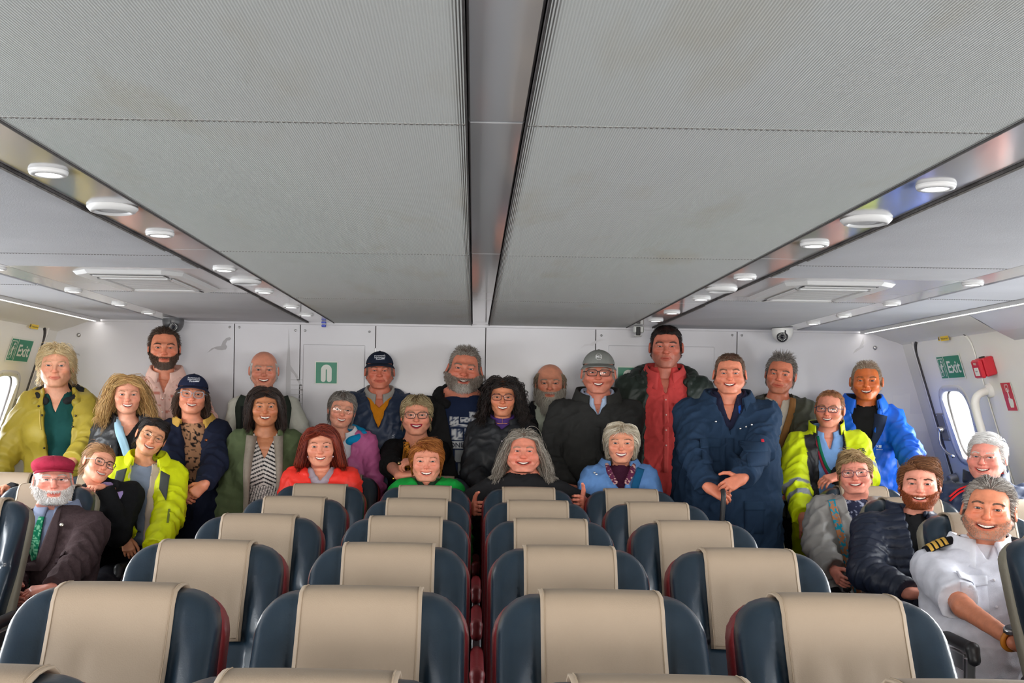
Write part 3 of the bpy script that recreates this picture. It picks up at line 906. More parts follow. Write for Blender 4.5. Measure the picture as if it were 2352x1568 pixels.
def glasses(c, col, shape='rect', w=.025, h=.018, r=.0016, tcol=None, metal=False, dz=-.002, rim='full'):
    T = lambda P: c.hmap(np.asarray(P))-c.root_loc
    m = METAL() if metal else PLAST(); tcol = tcol or col
    yf = -.1065; root = None
    def rimpath(s, n=28):
        P = []
        for k in range(n):
            a = 2*math.pi*k/n; e = {'rect': .45, 'round': 1.0, 'oval': .85, 'cat': .5}[shape]
            x = math.copysign(abs(math.cos(a))**e, math.cos(a))*w; z = math.copysign(abs(math.sin(a))**e, math.sin(a))*h
            if shape in ('rect', 'cat'): x *= 1-.10*(z < 0)*abs(z)/h
            if shape == 'cat': z += .20*h*max(0, x/w)
            X = .0335+x; P.append((s*X, yf+.9*X*X*2.2+.15*(-z)*.0, z+dz))
        return np.array(P)
    for s in (-1, 1):
        rp = rimpath(s)
        if rim == 'full':
            o = link('glasses' if root is None else 'rim', tube_mesh('rim', T(rp), r*c.s, 6, closed=True), root or c.root, [m])
        else:
            o = link('glasses' if root is None else 'rim', tube_mesh('rim', T(rp[:15]), r*c.s*.7, 6), root or c.root, [m])
        o.data.color_attributes[0].data.foreach_set('color', np.tile(np.array([*cl(col), 1], F32), len(o.data.vertices)))
        if root is None: root = o
        cen = rp.mean(0); V = np.concatenate([[cen], rp]); n = len(rp); Q = np.array([[0, 1+k, 1+(k+1) % n] for k in range(n)])
        link('lens', np_mesh('lens', T(V), Q, True), root, [LENS()])
        xo = .0335+w; te = [(s*xo, yf+.9*xo*xo*2.2, dz+h*.45), (s*.0775, -.060, dz+h*.40), (s*.0815, -.01, dz+h*.3), (s*.0810, .022, dz), (s*.078, .035, -.02)]
        tp = catmull(te, 12); o = link('temple', tube_mesh('temple', T(tp), r*c.s*1.1, 6), root, [m])
        o.data.color_attributes[0].data.foreach_set('color', np.tile(np.array([*cl(tcol), 1], F32), len(o.data.vertices)))
    xb = .0335-w; bp = [(-xb, yf+.004, dz+h*.25), (-xb*.5, yf-.004, dz+h*.45), (xb*.5, yf-.004, dz+h*.45), (xb, yf+.004, dz+h*.25)]
    o = link('bridge', tube_mesh('bridge', T(catmull(bp, 8)), r*c.s, 6), root, [m])
    o.data.color_attributes[0].data.foreach_set('color', np.tile(np.array([*cl(col), 1], F32), len(o.data.vertices)))

PEOPLE = []
def person(label, eye, d, hp, skin=(222, 170, 148), smile=True, yaw=0, pitch=0, roll=0, jaw=0.0, fat=0.0, nose=0.0, brow=0.0, fem=False, eyeo=1.0,
           hair=None, hcol=((120, 100, 80), (170, 150, 130)), bcol=None, beard=None, brcol=(90, 70, 55), lips=None, iris=(90, 110, 120), mouthw=1.0,
           wide=1.0, bs=None, belly=0.0, bust=0.0, lean=0, tyaw=0, tpitch=0, nshift=(0, 0, 0), arms=None, legs='stand', trousers=(40, 42, 50), shoes=(35, 32, 30), hip=None, noskirt=False, blush=1.0, teeth=True, seed=None, stubble=None, chinz=0.0, ears=1.0, hide_hands=False):
    c = Ctx(); c.lab = {}; c.f = {}; c.seed = seed or len(PEOPLE)*3.7+1; PEOPLE.append(c); c.label = label
    c.s = s = hp*d/FPX/.246
    c.Hc = Hc = PX(eye[0], eye[1], d)+A(0, .03, 0)
    va = math.degrees(math.atan2(Hc[0]-CAMX, Hc[1])); vp = math.degrees(math.atan2(CAMZ-Hc[2], Hc[1]))   # everyone turns towards the photographer
    yaw -= va; pitch += .8*vp; tyaw -= .5*va
    c.R = R = rot(yaw, pitch, roll)
    c.bs = bs or (.93 if fem else 1.0)*min(1.06, max(.94, s))
    c.wide = wide*(.92 if fem else 1.04); c.belly = belly; c.bust = bust
    nk = A(0, .046, -.165)
    def hmap(P):
        P = P.copy(); w = sstep(-.205, -.105, P[:, 2])[:, None]
        P[:, 2] = np.where(P[:, 2] < -.115, -.115+(P[:, 2]+.115)*.70, P[:, 2])
        lowp = sstep(-.15, -.19, P[:, 2]); P[:, 0] *= 1-.07*lowp; P[:, 1] = (P[:, 1]-.045)*(1-.07*lowp)+.045; P[:, 2] -= .010*lowp
        P[:, 0] *= 1+.09*sstep(-.15, -.11, P[:, 2]); P[:, 1] *= 1+.02*sstep(-.15, -.11, P[:, 2])
        nk_ = A(0, .046, -.160); lowP = (P-nk_)@c.B.T+nk_
        return Hc+s*(lowP*(1-w)+(P@R.T)*w)+(1-w)*c.nsh
    c.nsh = np.asarray(nshift, float)
    c.hmap = hmap
    c.N = Hc+s*A(0, .046, -.160)+c.nsh
    if legs == 'sit' and tpitch == 0: tpitch = 17
    c.B = rot(tyaw, tpitch, lean)
    c.root_loc = A(c.N[0], c.N[1]+.02, 0.0)
    c.root = empty('person', c.root_loc); tag(c.root, label, 'person', 'people posing in the cabin')
    # arms
    c.S, c.E, c.W = {}, {}, {}
    sh = .158*c.wide*c.bs; arms = arms or {}
    c.hands = {}
    for k, sg in (('l', -1), ('r', 1)):
        a = arms.get(k, {})
        S = to_world(A(sg*sh, .01, -.075*c.bs), c)
        W = a.get('w')
        if W is None: W = to_world(A(sg*(sh+.075), -.05, -.60*c.bs), c)
        else: W = PX(*W) if not isinstance(W, np.ndarray) else W
        l1, l2 = .285*c.bs, .255*c.bs
        D = W-S; L = np.linalg.norm(D)
        if L > (l1+l2)*.995: k2 = L/((l1+l2)*.995); l1 *= k2; l2 *= k2
        pole = np.asarray(a.get('pole', (sg*.55, .45, -.7)), float); ax = D/L
        pole = pole-ax*(pole@ax); pole = unit(pole)
        x = (l1*l1-l2*l2+L*L)/(2*L); hgt = math.sqrt(max(l1*l1-x*x, 0))
        c.S[k] = S; c.E[k] = S+ax*x+pole*hgt; c.W[k] = W
        c.hands[k] = a
    # ---- head
    V0, Q0 = head_template(smile); V = V0.copy()
    x, y, z = V[:, 0], V[:, 1], V[:, 2]
    low = sstep(.01, -.075, z)*sstep(-.20, -.125, z); nkw = sstep(-.10, -.13, z)
    V[:, 0] *= 1+(jaw-(.05 if fem else -.01))*low+fat*.5*low
    V[:, 1] += -fat*.012*low*sstep(.02, -.05, y)
    V[:, [0, 1]] *= (1+(fat*.45-(.10 if fem else -.04))*nkw*sstep(-.25, -.19, z))[:, None]
    dbl = np.exp(-((z+.118)/.018)**2-((y+.045)/.03)**2)*(np.abs(x) < .06); V[:, 2] -= dbl*fat*.03
    wn = np.exp(-(x/.018)**2)*sstep(-.082, -.10, y)*np.exp(-((z+.028)/.022)**2); V[:, 1] -= wn*nose*.010; V[:, 0] *= 1+wn*max(nose, -.5)*.35
    wb = np.exp(-((z-.017)/.012)**2)*sstep(-.06, -.08, y); V[:, 1] -= wb*(brow-(.55 if fem else 0))*.005
    V[:, 2] -= chinz*.01*sstep(-.085, -.11, z)*sstep(-.02, -.06, y)
    wm = np.exp(-((z+.068)/.014)**2)*sstep(-.06, -.08, y); V[:, 0] *= 1+wm*(mouthw-1)
    eo = np.exp(-(((np.abs(x)-.0315)/.017)**2+((z)/.012)**2)**2)*sstep(-.07, -.082, y); V[:, 2] = z*0+V[:, 2]*(1-eo*(1-eyeo*.62)*.75)
    we = (np.abs(x) > .073)*sstep(-.03, -.015, y)*(np.abs(z+.008) < .045); V[:, 0] *= 1+we*(ears-1)*.25
    # creases of age and smile
    V[:, 1] += (vnoise(V0*A(60, 60, 130)+c.seed)*.0007)*sstep(-.03, -.06, y)
    Nn = np.zeros_like(V); fn = np.cross(V[Q0[:, 1]]-V[Q0[:, 0]], V[Q0[:, 2]]-V[Q0[:, 0]])
    for k in range(3): np.add.at(Nn, Q0[:, k], fn)
    Nn /= np.linalg.norm(Nn, axis=1, keepdims=True)+1e-12
    sk = np.array(cl(skin))*np.array([1.0, .92, .86]); C = np.tile(sk, (len(V), 1))
    red = np.array([1.0, .72, .68]); ax = np.abs(V0[:, 0])
    bl = np.exp(-((ax-.042)/.022)**2-((V0[:, 2]+.030)/.020)**2)*sstep(-.03, -.06, y)*.8+np.exp(-(ax/.014)**2-((V0[:, 2]+.034)/.014)**2)*sstep(-.08, -.1, y)+.8*we
    bl = np.clip(bl*blush+.15*vnoise(V0*40+c.seed), 0, 1.2)[:, None]
    C = C*(1-bl+bl*red)
    lipc = np.array(cl(lips or tuple(int(a*b) for a, b in zip(skin, (.90, .70, .68)))))
    up_ = 13.0 if smile else 5.5; mz = V0[:, 2]-up_*ax**2; hw = .0295 if smile else .025
    lh = .0142 if smile else .0112
    lm = sstep(1.06, .90, np.sqrt((ax/(hw+.003))**2+((mz+.0695)/lh)**2))*sstep(-.078, -.084, y-9*ax**2)
    C = C*(1-lm[:, None])+lipc*lm[:, None]
    if smile:
        ins = (ax < hw+.002)*(mz > -.077)*(mz < -.062)*(y-9*ax**2 > -.0865)*(y < -.06)
        C = np.where((ins > 0)[:, None], np.array(cl((96, 40, 38))), C)
    ed = np.sqrt(((ax-.0315)/.0150)**2+((V0[:, 2]-.06*(ax-.0315))/.0062)**2)
    lash = np.exp(-((ed-1.02)/.16)**2)*sstep(-.080, -.086, y)*np.where(V0[:, 2] > -.001, 1.0, .55); lc = np.array(cl((52, 34, 28)))
    C = C*(1-lash[:, None]*.85)+lc*lash[:, None]*.85
    sok = np.exp(-((ax-.031)/.020)**2-((V0[:, 2]+.004)/.013)**2)*sstep(-.06, -.08, y); C = C*(1-sok[:, None]*.30*(1-np.array([.86, .66, .62])))  # shade of the eye sockets painted into the skin colour, for relief
    hcol = hcol or ((120, 100, 80),)*2
    if hair is not None:
        sm = scalp_mask(V0, hair.get('recede', 0), hair.get('crown', 0), hair.get('low', -.07))[:, None]*hair.get('cap', .9)
        C = C*(1-sm)+np.array(cl(hcol[0]))*.9*sm
    if stubble or beard:
        bm = beard_mask(V0)[:, None]*(.30 if stubble else .70)
        C = C*(1-bm)+np.array(cl(stubble or bcol[0]))*bm
    body = Shape(); body.add(hmap(V)-c.root_loc, Q0, C)
    # ---- trunk, arms and legs under the clothes
    hipL = to_world(A(0, .0, -.56*c.bs), c) if hip is None else np.asarray(hip, float)
    c.hip = hipL
    c.K, c.F = {}, {}
    for k, sg in (('l', -1), ('r', 1)):
        h0 = hipL+c.B@A(sg*.095*c.wide, 0, -.02)
        if legs == 'stand':
            F_ = A(h0[0]+sg*.03, h0[1]+.03, .085); Kn = (h0+F_)/2+A(sg*.01, -.035-max(0, .75-h0[2])*.5, .02)
        elif legs == 'kneel':
            Kn = A(h0[0]+sg*.02, h0[1]-.10, .10); F_ = A(h0[0]+sg*.02, h0[1]+.30, .085)
        else:
            Kn = A(h0[0]+sg*.06, h0[1]-.42, max(h0[2]-.01, .42)); F_ = A(h0[0]+sg*.06, h0[1]-.40, .085)
        c.K[k], c.F[k] = Kn, F_
    def legs_sdf(p, e):
        d = sd_ell(p, hipL, A(.155*c.wide, .112, .11)+e)
        for k in 'lr':
            h0 = hipL+c.B@A((-1 if k == 'l' else 1)*.092*c.wide, 0, -.03)
            d = smin(d, sd_cap(p, h0, c.K[k], .080+e, .056+e), .03); d = smin(d, sd_cap(p, c.K[k], c.F[k], .056+e, .036+e*1.5), .02)
        return d
    def core(p):
        t = to_local(p, c); d = torso_sdf(t, c, -.012); d = np.maximum(d, t[:, 2]+.02); d = np.maximum(d, -.56*c.bs-t[:, 2])
        d = smin(d, arms_sdf(p, c, -.012, -.010, 'full'), .03)
        return np.minimum(d, legs_sdf(p, -.006))
    P = np.array([c.N, hipL]+list(c.S.values())+list(c.E.values())+list(c.W.values())+list(c.K.values())+list(c.F.values()))
    v, q = sdf_mesh(core, P.min(0)-.2, P.max(0)+.16, .013, 4)
    body.add(v-c.root_loc, q, sk)
    if not hide_hands:
        for k, sg in (('l', -1), ('r', 1)):
            a = c.hands[k]
            v, q, tips = hand_geo(a.get('curl', (22, 25, 18)), a.get('spread', 4), a.get('thumb', (35, 20)), .012)
            F_ = unit(a.get('f', c.W[k]-c.E[k])); pn = np.asarray(a.get('palm', A(-sg, .2, 0)), float)
            zax = -unit(pn-F_*(pn@F_)); yax = np.cross(zax, F_)
            v = v.copy()
            # thumb side: +y of the template, mirrored when asked
            mir = a.get('mirror', (k == 'r'))
            if mir: v[:, 1] *= -1; q = q[:, ::-1]
            M3 = np.stack([F_, yax, zax], 1); sc = s*(.90 if fem else .98)
            hc = sk*np.array([1.0, .93, .92]); cc = np.tile(hc, (len(v), 1)); 
            if a.get('nails'):
                for p0, p1 in tips:
                    p1_ = np.asarray(p1).copy(); p0_ = np.asarray(p0).copy()
                    if mir: p1_[1] *= -1; p0_[1] *= -1
                    m = (np.linalg.norm(v-p1_, axis=1) < .0105) & (((v-p1_)@A(0, 0, 1)) > -.001)
                    cc[m] = cl(a['nails'])
            body.add(v*sc@M3.T+c.W[k]+F_*.0-c.root_loc, q, cc)
    link('body', body.mesh('body'), c.root, [SKIN()])
    # ---- eyes, teeth
    for sg in (-1, 1):
        n = 20; Vv = []; Cc = []; rs_ = (0, .0028, .0031, .0064, .0069, .009, .0118)
        ir_ = tuple(int(a*.6) for a in iris); cols = [(10, 8, 8), (10, 8, 8), ir_, ir_, (196, 186, 180), (204, 192, 186), (196, 170, 160)]
        for r_, co in zip(rs_, cols):
            for k in range(n):
                aa = 2*math.pi*k/n; Vv.append((r_*math.cos(aa), -math.sqrt(max(.0124**2-r_*r_, 0)), r_*math.sin(aa))); Cc.append(cl(co))
        Vv = np.array(Vv)*A(1.05, 1, 1)
        Qq = np.array([[i*n+k, i*n+(k+1) % n, (i+1)*n+(k+1) % n, (i+1)*n+k] for i in range(6) for k in range(n)])
        # eyes look at the camera
        gaze = unit(R.T@(A(CAMX, 0, CAMZ)-Hc)); ry = math.atan2(gaze[0], -gaze[1]); rx = math.asin(max(-.4, min(.4, gaze[2])))
        Vv = Vv@rot(math.degrees(ry)*.85, math.degrees(rx)*.8, 0).T
        link('eye', np_mesh('eye', hmap(Vv+A(sg*.0315, -.0770, -.0002))-c.root_loc, Qq, True, np.array(Cc)), c.root, [EYE()])
    if smile and teeth:
        def tf(u, w_):
            xx = (u-.5)*.045*mouthw
            return A(xx, -.0842+9*xx*xx+.0006*math.cos(u*math.pi*2*7), -.0620-.0102*w_*(1-.5*abs(u-.5))+up_*xx*xx*.9)
        Vt, Qt = sheet(tf, np.linspace(0, 1, 43), np.linspace(0, 1, 4), .003)
        link('teeth', np_mesh('teeth', hmap(Vt)-c.root_loc, Qt, True, np.broadcast_to(np.array(cl((232, 224, 210))), Vt.shape)), c.root, [EYE()])
    # ---- hair
    sd = int(c.seed*100)
    if hair and hair.get('n', 900) > 0:
        v, q, cc = grow(hair, V, Nn, sd, hcol)
        o = link('hair', np_mesh('hair', hmap(v)-c.root_loc, q, True, cc), c.root, [HAIR()]); o['kind'] = 'stuff'
    if beard:
        v, q, cc = beard_grow(beard, V, Nn, sd+5, bcol)
        o = link('beard', np_mesh('beard', hmap(v)-c.root_loc, q, True, cc), c.root, [HAIR()]); o['kind'] = 'stuff'
    rsb = np.random.RandomState(sd+9); pts = []
    for sg in (-1, 1):
        for i in range(80 if not fem else 56):
            u = rsb.uniform(0, 1); xx = .013+.036*u; zz = .0185+.006*math.sin(min(1, u*1.25)*math.pi*.62)-.010*max(0, u-.62)+rsb.normal(0, .0011 if fem else .0017)
            yy = -.0985+.0035*brow*-1+ .55*(xx**2)*9.0
            dirn = unit(A(sg*1, .25, .35-.9*u))
            i0 = np.argmin((np.abs(V[:, 0]-sg*xx)+np.abs(V[:, 2]-zz)) + (V[:, 1] > -.04)*9)
            p0 = V[i0]+A(0, -.0008, 0); L = rsb.uniform(.006, .010)
            pts.append([p0, p0+dirn*L*.5+A(0, -.0006, 0), p0+dirn*L])
    v, q, cc = tubes(np.array(pts), np.full(len(pts), .0006 if fem else .0008), 3, .4, np.tile(np.array(cl(brcol)), (len(pts), 1)))
    o = link('eyebrows', np_mesh('eyebrows', hmap(v)-c.root_loc, q, True, cc), c.root, [HAIR()]); o['kind'] = 'stuff'
    # ---- trousers and shoes
    if trousers:
        P = np.array([hipL]+list(c.K.values())+list(c.F.values()))
        def tr(p):
            d = legs_sdf(p, .010)
            return np.maximum(d, .075-p[:, 2])
        v, q = sdf_mesh(tr, P.min(0)-.2, P.max(0)+.16, .014, 4)
        n = vnormals(v, q); v = v+n*(vnoise(v*14+c.seed)*.006)[:, None]
        link('trousers', np_mesh('trousers', v-c.root_loc, q, True, np.broadcast_to(np.array(cl(trousers)), v.shape)), c.root, [CLOTH()])
    for k in 'lr':
        F_ = c.F[k]; a0 = A(F_[0], F_[1]+.04, .042); a1 = A(F_[0], F_[1]-.15, .034)
        def sf(p):
            d = sd_cap(p, a0, a1, .042, .036); d = smin(d, sd_cap(p, F_+A(0, .02, -.03), F_+A(0, .015, .02), .042), .02)
            return smax(d, .002-p[:, 2], .004)
        v, q = sdf_mesh(sf, np.minimum(a0, a1)-.06, np.maximum(a0, F_)+.08, .011, 4)
        link('shoe', np_mesh('shoe', v-c.root_loc, q, True, np.broadcast_to(np.array(cl(shoes)), v.shape)), c.root, [LEATH()])
    return c
# ---------------------------------------------------------------- the cabin
ZC = CAMZ+.51            # ceiling height
YB = 7.05                # rear bulkhead
YF = -3.6                # front end of the cabin, behind the camera
def st(name, me, mats, parent=None, label=None):
    o = link(name, me, parent, mats)
    if parent is None: o['kind'] = 'structure'
    if label: o['label'] = label
    return o
def solid(boxes, name='m', smooth=False):
    s = Shape()
    for b in boxes: s.add(*box_geo(*b))
    return s.mesh(name, smooth)
def bx(x0, x1, y0, y1, z0, z1, bev=0): return ((( x0+x1)/2, (y0+y1)/2, (z0+z1)/2), (abs(x1-x0)/2, abs(y1-y0)/2, abs(z1-z0)/2), None, bev)

def m_rib():
    """ribbed grey headlining: fine ridges running fore and aft, a few old water stains"""
    if 'headlining' in MATS: return MATS['headlining']
    m = mat('headlining', (.46, .475, .47), .8, spec=.25)
    nt = m.node_tree; b = nt.nodes['Principled BSDF']; tc = nt.nodes['Texture Coordinate']
    wv = nt.nodes.new('ShaderNodeTexWave'); wv.inputs['Scale'].default_value = 70; wv.inputs['Distortion'].default_value = .15; wv.bands_direction = 'X'
    nt.links.new(tc.outputs['Object'], wv.inputs['Vector'])
    bp = nt.nodes.new('ShaderNodeBump'); bp.inputs['Strength'].default_value = .5; bp.inputs['Distance'].default_value = .002
    nt.links.new(wv.outputs['Fac'], bp.inputs['Height']); nt.links.new(bp.outputs[0], b.inputs['Normal'])
    nz = nt.nodes.new('ShaderNodeTexNoise'); nz.inputs['Scale'].default_value = 1.7; nz.inputs['Detail'].default_value = 6
    mp = nt.nodes.new('ShaderNodeMapping'); mp.inputs['Scale'].default_value = (3.5, 1.0, 1); nt.links.new(tc.outputs['Object'], mp.inputs[0]); nt.links.new(mp.outputs[0], nz.inputs['Vector'])
    cr = nt.nodes.new('ShaderNodeValToRGB'); cr.color_ramp.elements[0].position = .56; cr.color_ramp.elements[1].position = .90
    cr.color_ramp.elements[0].color = (.60, .615, .595, 1); cr.color_ramp.elements[1].color = (.52, .485, .40, 1)
    nt.links.new(nz.outputs['Fac'], cr.inputs[0])
    dk = nt.nodes.new('ShaderNodeMixRGB'); dk.blend_type = 'MULTIPLY'; dk.inputs[0].default_value = .12
    nt.links.new(cr.outputs[0], dk.inputs[1]); nt.links.new(wv.outputs['Color'], dk.inputs[2]); nt.links.new(dk.outputs[0], b.inputs['Base Color'])
    return m
WHITE = lambda: mat('white wall panel', (.60, .595, .625), .38, spec=.5, bump=(900, .06), vary=(2.5, .03), coat=.15)
CREAM = lambda: mat('moulded cream lining', (.78, .765, .72), .45, bump=(700, .05), vary=(3, .02))
STRIP = lambda: mat('polished ceiling strip', (.66, .66, .67), .11, metal=.28, bump=(3, .015))
DARK = lambda: mat('dark rubber seal', (.05, .045, .045), .7, vary=(40, .3))
GREY = lambda: mat('grey soffit panel', (.43, .44, .47), .55, vary=(3, .03), bump=(500, .1))
LAMPW = lambda: mat('lamp housing', (.62, .62, .62), .4)
LAMPE = lambda: mat('lamp diffuser', (1, 1, 1), .5, emit=((1, .98, .95), 4.5))
LED = lambda: mat('led strip light', (1, 1, 1), .5, emit=((1, .96, .90), 8.0))
# floor
FLOORM = mat('cabin carpet', (.045, .05, .065), .95, bump=(300, .4), vary=(60, .25))
st('floor', solid([bx(-3.3, 3.3, YF, YB, -.06, 0)], 'floor'), FLOORM)
# --- side walls lean outwards towards the floor
def wx(z): return 2.63+.315*(CAMZ+.43-z)
XT = 2.40; ZS = CAMZ+.43
def wall_pt(s, y, z, off=0.0):
    n = unit(A(-s, 0, -.315)); return A(s*wx(z), y, z)+n*off
WINS = {}
def side_wall(name, s, wins):
    """slanted lining with rounded window openings cut through; grid cells inside an opening are left out, rim walls added"""
    ys = sorted(set([YF, YB]+[w[0]-w[2]*k for w in wins for k in (1, -1)])); 
    sh = Shape()
    z0, z1 = 0.0, ZS
    # plain areas between windows
    edges = [YF]
    for w in sorted(wins): edges += [w[0]-w[2], w[0]+w[2]]
    edges.append(YB)
    def strip(ya, yb, za, zb):
        th = .05; P = []
        for (y, z) in ((ya, za), (yb, za), (yb, zb), (ya, zb)):
            P.append(wall_pt(s, y, z))
        for (y, z) in ((ya, za), (yb, za), (yb, zb), (ya, zb)):
            P.append(wall_pt(s, y, z, -th))
        P = np.array(P); Q = np.array([[0, 1, 2, 3], [7, 6, 5, 4], [0, 4, 5, 1], [1, 5, 6, 2], [2, 6, 7, 3], [3, 7, 4, 0]])
        if s < 0: Q = Q[:, ::-1]
        sh.add(P, Q[:, ::-1])
    for i in range(0, len(edges)-1):
        ya, yb = edges[i], edges[i+1]
        if i % 2 == 0: strip(ya, yb, z0, z1)
        else:
            w = sorted(wins)[i//2]; zc, hz = w[1], w[3]
            strip(ya, yb, z0, zc-hz); strip(ya, yb, zc+hz, z1)
            # corners of the rounded opening: a frame of quads between superellipse and rectangle
            n = 40; inner = []; outer = []
            for k in range(n):
                a = 2*math.pi*k/n; e = .5
                cx = math.copysign(abs(math.cos(a))**e, math.cos(a)); cz = math.copysign(abs(math.sin(a))**e, math.sin(a))
                inner.append((w[0]+w[2]*.93*cx, zc+hz*.95*cz)); m_ = max(abs(math.cos(a)), abs(math.sin(a)))
                outer.append((w[0]+w[2]*math.cos(a)/m_, zc+hz*math.sin(a)/m_))
            P = np.array([wall_pt(s, y, z) for y, z in outer]+[wall_pt(s, y, z) for y, z in inner]+[wall_pt(s, y, z, -.05) for y, z in inner])
            Q = []
            for k in range(n):
                k2 = (k+1) % n; Q += [[k, k2, n+k2, n+k], [n+k, n+k2, 2*n+k2, 2*n+k]]
            Q = np.array(Q)
            sh.add(P, Q if s > 0 else Q[:, ::-1])
            WINS.setdefault(name, []).append((w, inner))
    return st(name, sh.mesh(name, False), CREAM())
RW = [(6.52, CAMZ-.06, .19, .21)]+[(5.33-1.1*k, CAMZ-.12, .36, .28) for k in range(8)]
LW = [(6.52, CAMZ-.06, .19, .21)]+[(5.33-1.1*k, CAMZ-.12, .36, .28) for k in range(8)]
wr_ = side_wall('wall_right', 1, RW); wl_ = side_wall('wall_left', -1, LW)
# glazing, rims and the daylight that comes through them
PANE = mat('window pane', (.95, .97, 1), .02, spec=.5, trans=.0, alpha=.10)
RIMG = mat('window rim', (.60, .60, .61), .45)
for wn, s in (('wall_right', 1), ('wall_left', -1)):
    for i, (w, inner) in enumerate(WINS[wn]):
        o = st('window_%d' % (i+1+(20 if s < 0 else 0)), None, [])
        bpy.data.objects.remove(o)
        P = np.array([wall_pt(s, y, z, -.035) for y, z in inner]); cen = P.mean(0)
        V = np.concatenate([[cen], P]); n = len(P); Q = np.array([[0, 1+k, 1+(k+1) % n] for k in range(n)])
        # rim: flat ring proud of the lining
        ring = Shape(); I = np.array(inner); cc_ = I.mean(0)
        def off_(k_, h): return np.array([wall_pt(s, *(cc_+(p-cc_)*k_), h) for p in I])
        a_, b_, c_, d_ = off_(1.0, -.034), off_(1.0, .010), off_(1.16 if w[2] < .3 else 1.09, .010), off_(1.18 if w[2] < .3 else 1.10, .001)
        Vr = np.concatenate([a_, b_, c_, d_]); Qr = np.array([[j*n+k, j*n+(k+1) % n, (j+1)*n+(k+1) % n, (j+1)*n+k] for j in range(3) for k in range(n)])
        ring.add(Vr, Qr)
        win = st('window_%d' % (i+1+(20 if s < 0 else 0)), ring.mesh('window_rim', True), RIMG)
        link('pane', np_mesh('pane', V, Q, False), win, [PANE])
        g_ = tube_mesh('gasket', np.array([wall_pt(s, *(cc_+(p-cc_)*.985), -.030) for p in I]), .006, 6, closed=True); link('gasket', g_, win, [DARK()])
        if w[2] < .3:
            for k in range(0, n, 4):
                p = cc_+(I[k]-cc_)*1.09; v, q = lathe_geo([(0, .002), (.004, .0015), (.005, 0)], 8)
                Rm = np.stack([A(0, 1, 0), np.cross(unit(A(-s, 0, -.315)), A(0, 1, 0)), unit(A(-s, 0, -.315))], 1)
                link('screw', np_mesh('screw', v@Rm.T+wall_pt(s, p[0], p[1], .011), q), win, [mat('steel', (.5, .5, .5), .35, metal=1)])
# --- upper soffits between side wall and ceiling
for s, nm in ((1, 'trim_1'), (-1, 'trim_2')):
    sh = Shape()
    def sof(u, v):
        pr = [A(s*2.38, 0, ZC), A(s*2.44, 0, ZC-.012), A(s*2.54, 0, ZC-.050), A(s*2.63, 0, ZS+.0), A(s*(2.66), 0, ZS-.06)]
        p = catmull(pr, 9)[int(round(v*8))]; return A(p[0], YF+(YB-YF)*u, p[2])
    V, Q = sheet(sof, np.linspace(0, 1, 3), np.linspace(0, 1, 9), .0)
    sh.add(V, Q if s < 0 else Q[:, ::-1]); st(nm, sh.mesh('soffit', True), CREAM())
    # deep overhead box forward of the door
    prof = [(2.40, ZC-.004), (2.48, ZC-.045), (2.56, ZC-.092), (2.68, ZC-.15), (2.80, ZC-.004)]
    ya, yb = YF, 5.62; sh = Shape()
    V = [(s*x, ya, z) for x, z in prof]+[(s*x, yb, z) for x, z in prof]; n = len(prof)
    Q = [[k, (k+1) % n, n+(k+1) % n, n+k] for k in range(n)]+[[0, 1, 2, 3], [n+3, n+2, n+1, n]]
    Q += [[0, 3, 4, 4], [n, n+4, n+3, n+3]]
    V2 = V; sh.add(V2, np.array(Q) if s > 0 else np.array([[*q[:3], q[3]][::-1] if q[2] != q[3] else [q[1], q[0], q[2], q[2]] for q in Q]))
    st('trim_%d' % (3 if s > 0 else 4), sh.mesh('overhead_locker', False), WHITE())
